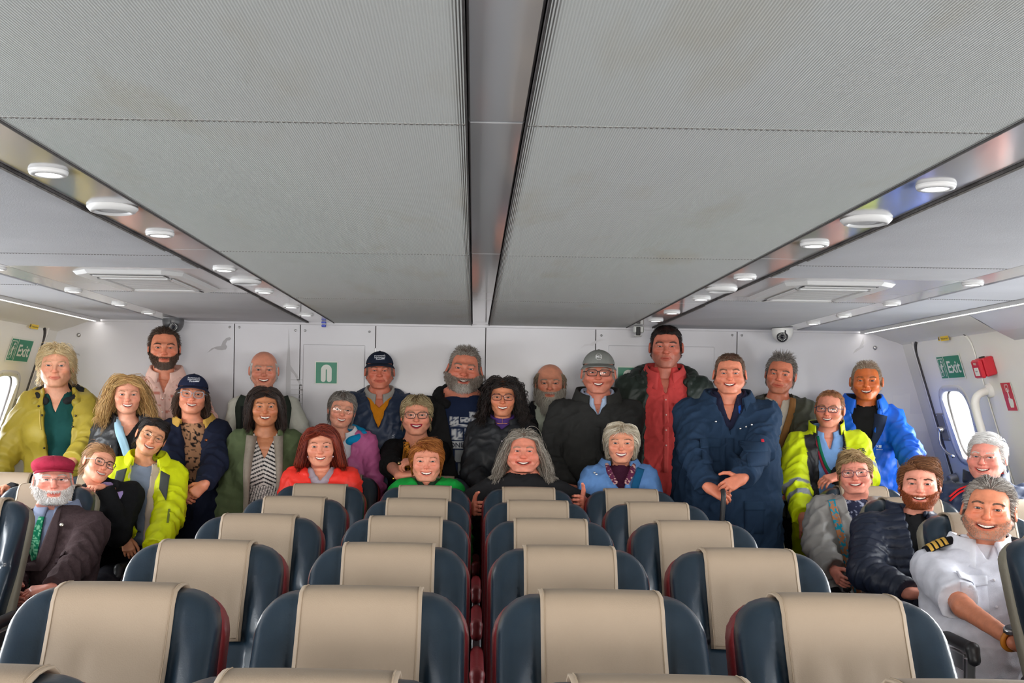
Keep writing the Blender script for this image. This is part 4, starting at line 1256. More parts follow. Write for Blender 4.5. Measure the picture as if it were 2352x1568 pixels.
# --- ceiling: slab plus panels
ceil = st('ceiling', solid([bx(-2.7, 2.7, YF, YB, ZC+.03, ZC+.09)], 'ceiling'), DARK())
def panel(name, x0, x1, y0, y1, m, drop=0.0, gap=.004, bev=.004, th=.02):
    return link(name, solid([bx(x0+gap, x1-gap, y0+gap, y1-gap, ZC-drop, ZC+th, bev)], name), ceil, [m])
JY = [YF, -1.4, .30, 2.04, 3.79, 5.41, YB]
for a, b in zip(JY[:-1], JY[1:]):
    panel('headlining_panel', -.908, -.054, a, b, m_rib(), gap=.0012, bev=.0012); panel('headlining_panel', .054, .908, a, b, m_rib(), gap=.0012, bev=.0012)
for a, b in ((YF, .3), (.3, 2.04), (2.04, 3.79), (3.79, 5.41), (5.41, YB)):
    panel('gangway_strip', -.054, .054, a, b, STRIP(), drop=-.004, gap=.003)
for s in (-1, 1):
    for a, b in ((YF, .3), (.3, 3.79), (3.79, 5.41), (5.41, YB)):
        panel('light_strip', *sorted((s*.908, s*1.07)), a, b, STRIP(), drop=-.003, gap=.002)
        panel('light_strip', *sorted((s*1.825, s*1.965)), a, b, STRIP(), drop=-.003, gap=.002)
    for a, b in ((YF, .3), (.3, 2.2), (2.2, 3.93), (3.93, 4.30), (5.22, YB)):
        panel('headlining_panel', *sorted((s*1.07, s*1.825)), a, b, mat('grey headlining', (.50, .505, .53), .75, bump=(260, .3), vary=(4, .05)), gap=.004)
    panel('vent_panel', *sorted((s*1.07, s*1.825)), 4.30, 5.22, mat('white gloss ceiling panel', (.66, .65, .66), .16, metal=.35, bump=(4, .01)), gap=.003)
    for a, b in ((YF, .3), (.3, 2.2), (2.2, 5.0), (5.0, YB)):
        panel('headlining_panel', *sorted((s*1.965, s*2.40)), a, b, mat('grey outer headlining', (.52, .535, .58), .7, bump=(260, .3), vary=(4, .04)), gap=.003)
    # perforated seams across the headlining
    for (xa, xb, y) in ((.054, .908, 2.04), (.054, .908, 3.79), (.054, .908, 5.41), (1.07, 1.825, 3.93), (1.07, 1.825, 5.22), (1.965, 2.38, 5.0)):
        sh = Shape(); n = int((xb-xa)/.0105)
        for k in range(n):
            v, q = box_geo((s*(xa+(k+.5)*.0105), y+.006, ZC-.0006), (.0022, .0032, .0006)); sh.add(v, q)
        o = link('perforated_seam', sh.mesh('perforated_seam', False), ceil, [mat('seam hole', (.16, .15, .14), .9)]); o['kind'] = 'stuff'
    for x in (.0545, .9085, 1.0695):
        link('edge_seal', solid([bx(s*x-.0018, s*x+.0018, YF, YB, ZC-.003, ZC+.01)], 'edge_seal'), ceil, [DARK()])
    for (ya, yb) in ((.6, 3.79), (4.0, 4.25), (5.45, 7.0)):
        link('edge_seal', solid([bx(s*1.0715, s*1.0785, ya, yb, ZC-.006, ZC+.01, .003)], 'edge_seal'), ceil, [mat('worn sealant', (.16, .15, .14), .8, vary=(30, .4))])
# --- lamps
SN = {-1: 'mustard coat', 1: 'fire alarm'}; ORD = ('first', 'second', 'third', 'fourth', 'fifth', 'sixth', 'seventh', 'eighth', 'ninth', 'tenth')
YI = (-2.2, -.2, .75, 1.64, 2.53, 3.43, 4.31, 5.14, 5.90, 6.42); YS = (-1.2, 1.2, 2.98, 4.72); YO = (.75, 2.0, 3.43, 4.39, 5.24, 5.92, 6.45)
def disc_lamp(x, y, r, lit, label, group, speaker=False):
    e = empty('ceiling_speaker' if speaker else 'ceiling_light', (x, y, ZC+.006)); tag(e, label, 'speaker' if speaker else 'light', group)
    if speaker:
        v, q = lathe_geo([(r*.70, -.012), (r*.74, -.020), (r*.86, -.018), (r, -.008), (r, .002)], 32); s_ = Shape(); s_.add(v, q[:, ::-1]); link('bezel', s_.mesh('bezel'), e, [LAMPW()])
        v, q = lathe_geo([(0, -.014), (r*.35, -.014), (r*.70, -.013)], 32); s_ = Shape(); s_.add(v, q[:, ::-1]); link('grille', s_.mesh('grille'), e, [mat('speaker grille', (.55, .55, .56), .4, bump=(500, .8))])
    else:
        v, q = lathe_geo([(r*.64, -.011), (r*.66, -.0135), (r*.92, -.0130), (r*.985, -.009), (r*.96, -.0075), (r, -.006), (r, .002)], 32); s_ = Shape(); s_.add(v, q[:, ::-1]); link('bezel', s_.mesh('bezel'), e, [LAMPW()])
        v, q = lathe_geo([(0, -.0130), (r*.65, -.0120)], 32); s_ = Shape(); s_.add(v, q[:, ::-1]); link('diffuser', s_.mesh('diffuser'), e, [LAMPE()])
for s in (-1, 1):
    for y in YI:
        disc_lamp(s*.992, y, .043, True, 'round inner downlight on the %s side, %s from the rear wall' % (SN[s], ORD[sum(k > y for k in YI)]), 'inner downlights')
    for y in YS: disc_lamp(s*.992, y, .066, False, 'wide round ceiling loudspeaker on the %s side, %s from the rear wall' % (SN[s], ORD[sum(k > y for k in YS)]), 'ceiling loudspeakers', True)
    for y in YO:
        disc_lamp(s*1.895, y, .040, True, 'round outer downlight on the %s side, %s from the rear wall' % (SN[s], ORD[sum(k > y for k in YO)]), 'outer downlights')
    e = empty('led_strip', (s*2.375, 3.0, ZC-.006)); tag(e, 'long glowing light strip along the ceiling edge above the %s exit door' % ('fire alarm' if s > 0 else 'mustard coat'), 'light', 'led strips')
    link('diffuser', solid([bx(-.011, .011, YF-3.0, 4.02, -.008, .006, .003)], 'diffuser'), e, [LED()])
    link('channel', solid([bx(-.020, -.012, YF-3.0, 4.02, -.012, .008, .002), bx(.012, .020, YF-3.0, 4.02, -.012, .008, .002)], 'channel'), e, [LAMPW()])
    # air conditioning cassette
    e = empty('air_vent', (s*1.40, 4.76, ZC)); tag(e, 'white louvred ceiling air vent on the %s side panel' % ('blue jacket' if s > 0 else 'pink shirt'), 'vent', 'ceiling air vents')
    sh = Shape(); hw, hl = .22, .38
    oc = [(-hw, -hl+.07), (-hw+.07, -hl), (hw-.07, -hl), (hw, -hl+.07), (hw, hl-.07), (hw-.07, hl), (-hw+.07, hl), (-hw, hl-.07)]
    V = [(x, y, 0.001) for x, y in oc]+[(x*.95, y*.95, -.013) for x, y in oc]; Q = [[k, (k+1) % 8, 8+(k+1) % 8, 8+k] for k in range(8)]+[[8, 9, 10, 11], [8, 11, 12, 15], [15, 12, 13, 14]]
    sh.add(V, np.array(Q)[:, ::-1]); link('housing', sh.mesh('housing', False), e, [LAMPW()])
    link('louvre_frame', solid([bx(-.15, .15, -.235, -.215, -.020, -.012, .003), bx(-.15, .15, .215, .235, -.020, -.012, .003), bx(-.15, -.132, -.235, .235, -.020, -.012, .003), bx(.132, .15, -.235, .235, -.020, -.012, .003)], 'louvre_frame'), e, [LAMPW()])
    link('intake', solid([bx(-.14, .14, -.225, .225, -.0152, -.0125)], 'intake'), e, [mat('dark intake', (.07, .07, .075), .8)])
    sl = solid([bx(-.134, .134, -.0060, .0060, -.0158, -.0145)], 'slat')
    sl.materials.append(LAMPW())
    for k in range(18):
        o = bpy.data.objects.new('slat', sl); COL.objects.link(o); o.parent = e; o.location = (0, -.201+k*.0236, 0)
    for y in (-.290, .290):
        link('flap', solid([bx(-.14, .14, y-.024, y+.024, -.018, -.0135, .002)], 'flap'), e, [LAMPW()])
        link('flap_gap', solid([bx(-.147, .147, y-.034, y+.034, -.0145, -.0125)], 'flap_gap'), e, [mat('dark intake', (.07, .07, .075), .8)])
# --- rear bulkhead
JX = [-3.3, -1.53, -1.12, -.65, .035, .72, 1.60, 3.3]
def trap(xa, xb, y0, y1, z0, z1, lim=.0):
    """slab whose ends follow the slanted side walls where xa / xb are None"""
    f = lambda x, z, s: x if x is not None else s*(wx(min(z, ZS))+lim)
    P = [(f(xa, z0, -1), y0, z0), (f(xb, z0, 1), y0, z0), (f(xb, z1, 1), y0, z1), (f(xa, z1, -1), y0, z1)]
    P += [(x, y1, z) for x, _, z in P]
    s_ = Shape(); s_.add(P, [[0, 1, 2, 3], [7, 6, 5, 4], [0, 4, 5, 1], [1, 5, 6, 2], [2, 6, 7, 3], [3, 7, 4, 0]]); return s_.mesh('slab', False)
rb = st('wall_rear', trap(None, None, YB+.012, YB+.08, 0, ZC+.05, .01), DARK())
for a, b in zip(JX[:-1], JX[1:]):
    link('wall_panel', trap(None if a < -3 else a+.003, None if b > 3 else b-.003, YB, YB+.03, .0, ZC-.012, .01), rb, [WHITE()])
link('top_rail', solid([bx(-2.62, 2.62, YB-.012, YB+.02, ZC-.014, ZC+.02, .003)], 'top_rail'), rb, [WHITE()])
link('hatch_door', solid([bx(-1.10, -.715, YB-.006, YB+.01, .9, ZC-.135, .004)], 'hatch_door'), rb, [WHITE()])
link('hatch_door', solid([bx(.80, 1.46, YB-.006, YB+.01, .9, ZC-.11, .004)], 'hatch_door'), rb, [WHITE()])
STEEL = mat('steel', (.5, .5, .5), .35, metal=1)
v_, q_ = lathe_geo([(0, .006), (.004, .006), (.0065, .003), (.0075, 0)], 12, 'y'); me_ = None
sh = Shape(); sh.add(v_*A(1, -1, 1), q_[:, ::-1]); me_ = sh.mesh('fastener'); me_.materials.append(STEEL)
for x in (-1.56, -1.50, -1.15, -1.09, -.69, 1.57, 1.63, .755):
    o = bpy.data.objects.new('fastener', me_); COL.objects.link(o); o.parent = rb; o.location = (x, YB-.001, CAMZ+.475 if abs(x) > 1.3 else CAMZ+.46)
for x in (-2.50, 2.46):
    o = bpy.data.objects.new('fastener', me_); COL.objects.link(o); o.parent = rb; o.location = (x, YB-.001, CAMZ+.41); o.scale = (1.8, 1.8, 1.8)
hi_ = solid([bx(-.004, .004, -.004, .003, -.65, .65, .002)], 'hinge'); hi_.materials.append(STEEL)
o = bpy.data.objects.new('hinge', hi_); COL.objects.link(o); o.parent = rb; o.location = (-.652, YB-.001, CAMZ-.29)
# printed decals on the bulkhead (thin film)
DEC = mat('grey decal', (.40, .39, .40), .5, vary=(9, .12)); DEC2 = mat('pale grey decal', (.56, .55, .57), .5); DEC3 = mat('mid grey decal', (.48, .475, .49), .5)
def wallpx(px, py): p = PX(px, py, YB); return p[0], p[2]
def decal(name, polys, m, label, th=.0012):
    sh = Shape(); 
    for poly in polys:
        pts = [wallpx(*p) for p in poly]; n = len(pts)
        area = sum(pts[i][0]*pts[(i+1) % n][1]-pts[(i+1) % n][0]*pts[i][1] for i in range(n))
        if area < 0: pts = pts[::-1]
        from mathutils.geometry import tessellate_polygon
        tr = tessellate_polygon([[Vector((x, z, 0)) for x, z in pts]])
        V = [(x, YB-th, z) for x, z in pts]+[(x, YB+.0005, z) for x, z in pts]
        Q = []
        for t in tr:
            a, b, c = t; nrm = (pts[b][0]-pts[a][0])*(pts[c][1]-pts[a][1])-(pts[b][1]-pts[a][1])*(pts[c][0]-pts[a][0])
            t = (a, b, c) if nrm > 0 else (a, c, b); Q.append([*t, t[2]])
        for k in range(n): Q.append([k, n+k, n+(k+1) % n, (k+1) % n])
        sh.add(V, Q)
    o = link(name, sh.mesh(name, False), None, [m]); tag(o, label, 'decal', 'printed decals on the rear wall'); return o
def gull(cx, cy, k, r=0, flip=1):
    a = math.radians(r); base = [(-30, 14), (-20, 4), (-10, 0), (2, -2), (6, -12), (14, -20), (22, -22), (25, -19), (22, -15), (16, -14), (12, -6), (16, 0), (13, 6), (4, 8), (-6, 7), (-14, 4), (-22, 9)]
    return [(cx+k*(flip*x*math.cos(a)-y*math.sin(a)), cy+k*(flip*x*math.sin(a)+y*math.cos(a))) for x, y in base]
decal('gull_decal', [gull(506, 796, 1.0)], DEC, 'dark grey flying gull printed left of the bald man with backpack')
decal('gull_decal', [[(1331, 802), (1342, 791), (1356, 789), (1366, 783), (1378, 779), (1392, 780), (1375, 784), (1366, 790), (1362, 794), (1352, 793), (1342, 795)]], DEC2, 'thin pale gull printed above the grey emblem cap')
decal('gull_decal', [[(1959, 812), (1966, 802), (1974, 797), (1979, 786), (1983, 774), (1984, 788), (1981, 794), (1985, 793), (1983, 798), (1977, 801)]], DEC3, 'small swooping gull printed above the blue jacket man')
decal('gull_decal', [[(163, 808), (170, 806), (176, 811), (182, 812), (184, 818), (178, 814), (172, 815), (169, 811)]], DEC, 'tiny grey gull printed beside the white blonde hair')
tw = [(663, 754), (661.5, 800), (657, 845), (656, 940), (667, 940), (668, 852), (676, 860), (686, 880), (693, 905), (696, 940), (702, 940), (699, 905), (692, 880), (682, 860), (672, 846), (667, 838), (665.5, 800)]
decal('tower_decal', [tw]+[[(668, y), (668, y+1.6), (696+i*1.2, y+2.2), (696+i*1.2, y+.4)] for i, y in enumerate((871, 883, 894, 905, 915, 925))], DEC3, 'grey sail shaped tower printed on the panel beside the hatch')
sky = [[(440, 930), (440, 942), (505, 942), (505, 930)], [(505, 936), (505, 1010), (1100, 1010), (1100, 990), (820, 990), (820, 928), (700, 930), (700, 938)]]
decal('skyline_decal', [[(696, 931), (696, 936), (800, 936), (800, 931)], [(696, 942), (696, 945), (800, 945), (800, 942)], [(696, 955), (696, 962), (800, 962), (800, 955)], [(696, 968), (696, 970), (800, 970), (800, 968)], [(696, 976), (696, 990), (800, 990), (800, 976)]], DEC2, 'grey striped waterline print below the tower print')
decal('skyline_decal', [[(1616, 945), (1616, 905), (1619, 905), (1619, 830), (1630, 830), (1630, 808), (1632, 808), (1632, 830), (1642, 830), (1642, 905), (1648, 905), (1648, 945)]], mat('faint grey decal', (.64, .635, .65), .5), 'faint grey building print with a flag behind the dark green coat')
decal('skyline_decal', [[(2050, 960), (2050, 908), (2078, 908), (2078, 904), (2090, 904), (2090, 950), (2150, 950), (2150, 990), (2050, 990)]], mat('faint grey decal', (.64, .635, .65), .5), 'faint grey skyline print beside the exit door frame')
decal('headland_decal', [[(1840, 960), (1856, 930), (1870, 914), (1880, 920), (1890, 908), (1902, 930), (1902, 960)]], mat('faint grey decal', (.64, .635, .65), .5), 'pale grey rounded print behind the olive jacket man')
# safety signs
GRN = mat('sign green', (.004, .22, .12), .4); SIGNW = mat('sign white', (.72, .74, .68), .45)
def sign_base(name, label, W, H, Mtx, m, border=None):
    e = empty(name, (0, 0, 0)); e.matrix_world = Mtx; tag(e, label, 'sign')
    if border: link('border', solid([bx(-W/2-border, W/2+border, -H/2-border, H/2+border, 0, .0015)], 'border'), e, [SIGNW])
    link('face', solid([bx(-W/2, W/2, -H/2, H/2, .0010, .0022)], 'face'), e, [m]); return e
def flat(name, V, Q, e, m, z=.0028):
    V = np.asarray(V, float); V3 = np.stack([V[:, 0], V[:, 1], np.full(len(V), z)], 1); link(name, np_mesh(name, V3, np.asarray(Q), False), e, [m])
def arc_strip(pts, w):
    P = np.asarray(pts, float); T = np.gradient(P, axis=0); T /= np.linalg.norm(T, axis=1, keepdims=True); Nn = np.stack([-T[:, 1], T[:, 0]], 1)
    n = len(P); V = np.concatenate([P+Nn*w/2, P-Nn*w/2]); Q = [[k, n+k, n+k+1, k+1] for k in range(n-1)]; return V, Q
def wallmat(p, yb): return Matrix(((1, 0, 0, p[0]), (0, 0, -1, yb), (0, 1, 0, p[1]), (0, 0, 0, 1)))
def lifejacket(px, py, label):
    e = sign_base('life_jacket_sign', label, .130, .130, wallmat(wallpx(px, py), YB-.007), GRN, .007)
    leg = [(-.0185, -.042), (-.0185, .018)]+[(-.0185*math.cos(a), .018+.0185*math.sin(a)) for a in np.linspace(.1, math.pi-.1, 12)]+[(.0185, .018), (.0185, -.042)]
    V, Q = arc_strip(leg, .030); flat('jacket_symbol', V, Q, e, SIGNW)
    for sx in (-1, 1):
        c_ = [(0, 0)]+[(.015*math.cos(t), .015*math.sin(t)) for t in np.linspace(0, 2*math.pi, 17)]; V = np.array(c_)+A(sx*.0185, -.042); flat('jacket_symbol', V, [[0, k, k+1] for k in range(1, 17)], e, SIGNW, .0030)
lifejacket(750, 856, 'green life jacket sign on the hatch left of the capped man'); lifejacket(1443, 868, 'green life jacket sign half hidden behind the tall man')

# --- front end of the cabin, behind the camera: a bulkhead with a wide windscreen
fw = st('wall_front', solid([bx(-3.3, 3.3, YF-.05, YF, 0, 1.15), bx(-3.3, 3.3, YF-.05, YF, 1.93, ZC+.05), bx(-3.3, -2.15, YF-.05, YF, 1.15, 1.93), bx(2.15, 3.3, YF-.05, YF, 1.15, 1.93)]+[bx(x-.04, x+.04, YF-.05, YF, 1.15, 1.93) for x in (-1.07, 0, 1.07)], 'wall_front'), WHITE())
for i_, x_ in enumerate((-1.61, -.535, .535, 1.61)): st('window_%d' % (41+i_), solid([bx(x_-.50, x_+.50, YF-.030, YF-.024, 1.15, 1.93)], 'windscreen'), PANE)
# --- exit doors in the side walls
def sidemat(s, y, z, off=0.0):
    zx = unit(A(-s, 0, -.315)); xx = A(0, -s, 0); yx = np.cross(zx, xx); p = wall_pt(s, y, z, off)
    return Matrix([[xx[i], yx[i], zx[i], p[i]] for i in range(3)]+[[0, 0, 0, 1]])
def rrect(hw, hh, r, n=7):
    P = []
    for cx, cy, a0 in ((hw-r, hh-r, 0), (-hw+r, hh-r, 90), (-hw+r, -hh+r, 180), (hw-r, -hh+r, 270)):
        for k in range(n): a = math.radians(a0+90*k/(n-1)); P.append((cx+r*math.cos(a), cy+r*math.sin(a)))
    return np.array(P)
HND = mat('dull handle plate', (.30, .29, .28), .45, metal=.6); CHROME = mat('worn chrome', (.62, .61, .60), .25, metal=1.0)
YEL = mat('warning yellow', (.80, .55, .03), .5); BLK = mat('print black', (.02, .02, .02), .6); RED = mat('alarm red', (.55, .015, .03), .38)
for s, nm, side in ((1, 'door_1', 'fire alarm'), (-1, 'door_2', 'mustard coat')):
    cy, cz = 6.465, .99; hh, hw = .915, .375
    R0 = rrect(hw, hh, .085); n = len(R0)
    def ring3(pts, off): return np.array([wall_pt(s, cy+p[0], cz+p[1]*.954, off) for p in pts])
    # leaf: flat sheet with a hole for the pane -> drawn as a ring between outline and window
    wy, wz = 6.52, CAMZ-.06; I = np.array([((wy+.19*.93*math.copysign(abs(math.cos(a))**.5, math.cos(a))), wz+.21*.95*math.copysign(abs(math.sin(a))**.5, math.sin(a))) for a in 2*math.pi*(np.arange(n)+.0)/n+math.radians(0)])
    o3 = ring3(R0, .006); o2 = ring3(R0*1.012, .002)
    ang = np.arctan2((R0[:, 1]*.954+cz-wz), (R0[:, 0]+cy-wy)); 
    I = np.array([((wy+.19*1.10*math.copysign(abs(math.cos(a))**.5, math.cos(a))), wz+.21*1.10*math.copysign(abs(math.sin(a))**.5, math.sin(a))) for a in ang])
    i3 = np.array([wall_pt(s, y, z, .006) for y, z in I]); i2 = np.array([wall_pt(s, y, z, .0) for y, z in I])
    V = np.concatenate([o2, o3, i3, i2]); Q = np.array([[j*n+k, j*n+(k+1) % n, (j+1)*n+(k+1) % n, (j+1)*n+k] for j in range(3) for k in range(n)])
    sh = Shape(); sh.add(V, Q if s < 0 else Q[:, ::-1]); leaf = st(nm, sh.mesh('door_leaf', False), CREAM())
    rp = np.concatenate([R0[9:6:-1], R0[6::-1], R0[27:20:-1]])
    link('door_seal', tube_mesh('door_seal', ring3(rp*1.02, .006), .009, 8), leaf, [DARK()])
    link('door_frame', tube_mesh('door_frame', ring3(rp*1.062, .004), .014, 8), leaf, [mat('chipped frame paint', (.66, .64, .61), .5, vary=(30, .12))])
    # handle with its plate
    Mx = sidemat(s, 6.765, CAMZ-.07, .009)
    h = bpy.data.objects.new('door_handle', solid([((0, 0, .003), (.052, .085, .004), None, .004)], 'door_handle')); COL.objects.link(h); h.data.materials.append(HND); h.parent = leaf; h.matrix_world = Mx
    v, q = lathe_geo([(0, .034), (.018, .034), (.021, .030), (.021, .004)], 20); hub = Shape(); hub.add(v+A(-.012, -.012, 0), q); 
    o = link('hub', hub.mesh('hub'), h, [CHROME])
    pth = catmull([(-.012, -.012, .028), (.0, -.055, .045), (.035, -.10, .060), (.085, -.135, .062), (.16, -.160, .060)], 20)
    link('lever', tube_mesh('lever', pth, .0085, 10), h, [CHROME])
    for x_, y_ in ((-.042, .072), (.042, .072), (-.042, -.072), (.042, -.072)):
        v, q = lathe_geo([(0, .010), (.004, .009), (.005, .006)], 8); link('screw', np_mesh('screw', v+A(x_, y_, 0), q), h, [CHROME])
    # hinge knob low down
    v, q = lathe_geo([(0, .05), (.022, .05), (.026, .04), (.026, .0)], 20); k_ = bpy.data.objects.new('door_stop', np_mesh('door_stop', v, q)); COL.objects.link(k_); k_.data.materials.append(HND); k_.parent = leaf; k_.matrix_world = sidemat(s, 6.80, CAMZ-.37, .01)
    # exit sign
    e = sign_base('exit_sign', 'green and white Exit sign on the door beside the %s' % side, .300, .128, sidemat(s, 6.43 if s > 0 else 6.555, CAMZ+.275 if s > 0 else CAMZ+.29, .0085), GRN, .010)
    flat('divider', [(-.062, -.064), (-.056, -.064), (-.056, .064), (-.062, .064)], [[0, 1, 2, 3]], e, SIGNW)
    fr = [(-.140, -.052), (-.140, .052), (-.078, .052), (-.078, -.052)]
    V, Q = arc_strip([(-.140, -.054), (-.140, .054)], .005); flat('door_symbol', V, Q, e, SIGNW); V, Q = arc_strip([(-.140, .052), (-.076, .052)], .005); flat('door_symbol', V, Q, e, SIGNW); V, Q = arc_strip([(-.078, .054), (-.078, -.054)], .005); flat('door_symbol', V, Q, e, SIGNW); V, Q = arc_strip([(-.140, -.052), (-.122, -.052)], .005); flat('door_symbol', V, Q, e, SIGNW)
    mv = [(-.102+.0085*math.cos(a), .034+.0085*math.sin(a)) for a in np.linspace(0, 6.283, 13)]; flat('runner', np.array([(-.102, .034)]+mv), [[0, k, k+1] for k in range(1, 13)], e, SIGNW)
    for pts, w_ in (([(-.106, .022), (-.112, -.006)], .017), ([(-.110, .018), (-.126, .004), (-.122, -.012)], .006), ([(-.104, .018), (-.094, .004), (-.086, .010)], .006), ([(-.114, -.006), (-.104, -.026), (-.110, -.050)], .008), ([(-.110, -.006), (-.120, -.024), (-.134, -.030)], .008)):
        V, Q = arc_strip(pts, w_); flat('runner', V, Q, e, SIGNW)
    v, t = text_geo('Exit', .098, bold=True); flat('lettering', np.stack([v[:, 0]*1.12+.047, v[:, 1]-.004], 1), t, e, SIGNW)
    # caution sticker over the door
    e = sign_base('caution_sticker', 'small yellow Caution mind your head sticker above the door by the %s' % side, .105, .050, sidemat(s, 6.36 if s > 0 else 6.62, CAMZ+.447, .022), YEL)
    v, t = text_geo('Caution', .021); flat('lettering', np.stack([v[:, 0], v[:, 1]+.011], 1), t, e, BLK)
    v, t = text_geo('Mind your head', .0135); flat('lettering', np.stack([v[:, 0], v[:, 1]-.012], 1), t, e, BLK)
    tri = np.array([(-.088, -.022), (-.060, -.022), (-.074, .020)]); flat('warning_triangle', tri, [[0, 1, 2]], e, YEL)
    tri2 = (tri-tri.mean(0))*.55+tri.mean(0); flat('warning_triangle', tri2, [[0, 1, 2]], e, BLK, .0032)
# fire call point, its sign and the grab rail
e = empty('fire_call_point', (0, 0, 0)); e.matrix_world = sidemat(1, 5.95, CAMZ+.265, .0); tag(e, 'red FIRE break glass call point mounted on the side wall', 'alarm')
link('back_box', solid([((0, 0, .028), (.052, .050, .028), None, .006)], 'back_box'), e, [RED])
link('front_plate', solid([((-.004, -.002, .066), (.050, .050, .012), None, .008)], 'front_plate'), e, [RED])
link('glass', solid([((-.004, -.014, .079), (.024, .022, .0015), None, .001)], 'glass'), e, [SIGNW])
for x_ in (-.012, -.004, .004): v, q = lathe_geo([(0, .0), (.0028, 0)], 8); link('dot_mark', np_mesh('dot_mark', v+A(x_, -.012, .0812), q), e, [BLK])
v, t = text_geo('FIRE', .018, bold=True); flat('lettering', np.stack([v[:, 0]-.006, v[:, 1]+.028], 1), t, e, SIGNW, .0786)
link('key_tab', solid([((.0, .053, .035), (.016, .004, .010), None, .002)], 'key_tab'), e, [BLK])
e = sign_base('fire_alarm_sign', 'red sign with white hand pressing a fire alarm button', .105, .150, sidemat(1, 5.845, CAMZ+.10, .003), RED, .003)
for pts in ([(-.012, .03), (.020, .03)], [(-.012, .064), (.020, .064)], [(-.012, .03), (-.012, .064)], [(.020, .03), (.020, .064)]):
    V, Q = arc_strip(pts, .004); flat('button_symbol', V, Q, e, SIGNW)
V, Q = arc_strip([(.004, .047), (.004, -.012)], .011); flat('hand_symbol', V, Q, e, SIGNW)
hd = [(-.008, -.005), (-.014, -.03), (-.010, -.058), (.024, -.058), (.034, -.036), (.034, -.014), (.020, -.010), (.010, -.008)]; flat('hand_symbol', [(.008, -.035)]+hd, [[0, k, k % 8+1] for k in range(1, 9)], e, SIGNW)
e = empty('grab_rail', (0, 0, 0)); tag(e, 'cream painted tubular grab rail beside the exit door', 'rail')
gp = catmull([wall_pt(1, 6.04, CAMZ+.135, .0), wall_pt(1, 6.04, CAMZ+.135, .05), wall_pt(1, 6.045, CAMZ+.115, .085), wall_pt(1, 6.05, CAMZ+.06, .10), wall_pt(1, 6.06, CAMZ-.10, .10), wall_pt(1, 6.08, CAMZ-.45, .10), wall_pt(1, 6.08, CAMZ-.52, .085), wall_pt(1, 6.08, CAMZ-.54, .0)], 40)
link('rail_tube', tube_mesh('rail_tube', gp, .021, 14), e, [CREAM()])
for y_, z_ in ((6.04, CAMZ+.135), (6.08, CAMZ-.54)):
    v, q = lathe_geo([(0, .022), (.026, .022), (.038, .016), (.040, 0)], 20); o = bpy.data.objects.new('flange', np_mesh('flange', v, q)); COL.objects.link(o); o.data.materials.append(CREAM()); o.parent = e; o.matrix_world = sidemat(1, y_, z_, 0)
# --- cameras and small devices under the ceiling at the rear
def dome_cam(px, py, d, col, label, sc=1.0):
    p = PX(px, py, d); p[2] = ZC-.004; e = empty('dome_camera', p); tag(e, label, 'camera'); e.scale = (sc,)*3
    m = mat('dome housing '+str(col), col, .35)
    v, q = lathe_geo([(.060, 0), (.062, -.012), (.060, -.030), (.055, -.045), (.045, -.062), (.028, -.076), (0, -.081)], 28); s_ = Shape(); s_.add(v, q[:, ::-1]); link('housing', s_.mesh('housing'), e, [m])
    f = unit(A(CAMX, 0, CAMZ-.1)-p); U = unit(np.cross(f, A(0, 0, 1))); W = np.cross(U, f); Rm = np.stack([U, W, f], 1)
    c0 = A(0, 0, -.045)
    v, q = lathe_geo([(0, .061), (.016, .060), (.025, .0585), (.030, .052), (.032, .045)], 24); s_ = Shape(); s_.add(v@Rm.T+c0, q); link('lens_ring', s_.mesh('lens_ring'), e, [mat('camera ring', (.03, .03, .035), .4)])
    v, q = lathe_geo([(0, .064), (.008, .063), (.011, .060)], 16); s_ = Shape(); s_.add(v@Rm.T+c0, q); link('lens', s_.mesh('lens'), e, [mat('camera lens', (.01, .01, .015), .08)])
    for k in range(14):
        a = 2*math.pi*k/14; v, q = lathe_geo([(0, .0605), (.0022, .060)], 6); link('infrared_led', np_mesh('infrared_led', (v+A(.020*math.cos(a), .020*math.sin(a), .0)*1.0)@Rm.T+c0, q), e, [SIGNW])
    v, q = box_geo((0, -.0602, -.022), (.004, .002, .009)); link('slot', np_mesh('slot', v, q, False), e, [mat('camera ring', (.03, .03, .035), .4)])
dome_cam(398, 750, 6.86, (.085, .085, .09), 'dark grey dome security camera above the bearded man in pink', 1.05)
dome_cam(1797, 770, 6.86, (.72, .72, .70), 'white dome security camera above the man in the olive jacket', 1.05)
p = PX(1465, 748, 6.9); e = empty('motion_sensor', (p[0], p[1], ZC)); tag(e, 'small clear and black ceiling sensor near the tall man', 'sensor')
link('body', solid([bx(-.028, .034, -.03, .03, -.042, 0, .006)], 'body'), e, [mat('frosted plastic', (.55, .56, .54), .3)]); link('window', solid([bx(-.014, .012, -.034, -.02, -.058, -.006, .003)], 'window'), e, [BLK]); link('bracket', solid([bx(-.024, .024, -.026, .026, -.064, -.056, .003)], 'bracket'), e, [mat('frosted plastic', (.55, .56, .54), .3)])
p = PX(744, 737, 6.93); e = empty('blue_beacon', (p[0], p[1], ZC)); tag(e, 'tiny blue indicator lamp under the ceiling above the life jacket sign', 'lamp')
BLU = mat('blue plastic', (.02, .05, .45), .3)
link('lens', solid([bx(-.014, .014, -.014, .014, -.012, 0, .003)], 'lens'), e, [BLU]); link('collar', solid([bx(-.015, .015, -.015, .015, -.019, -.012, .002)], 'collar'), e, [LAMPW()]); link('lower_lens', solid([bx(-.013, .013, -.013, .013, -.034, -.019, .003)], 'lower_lens'), e, [BLU])
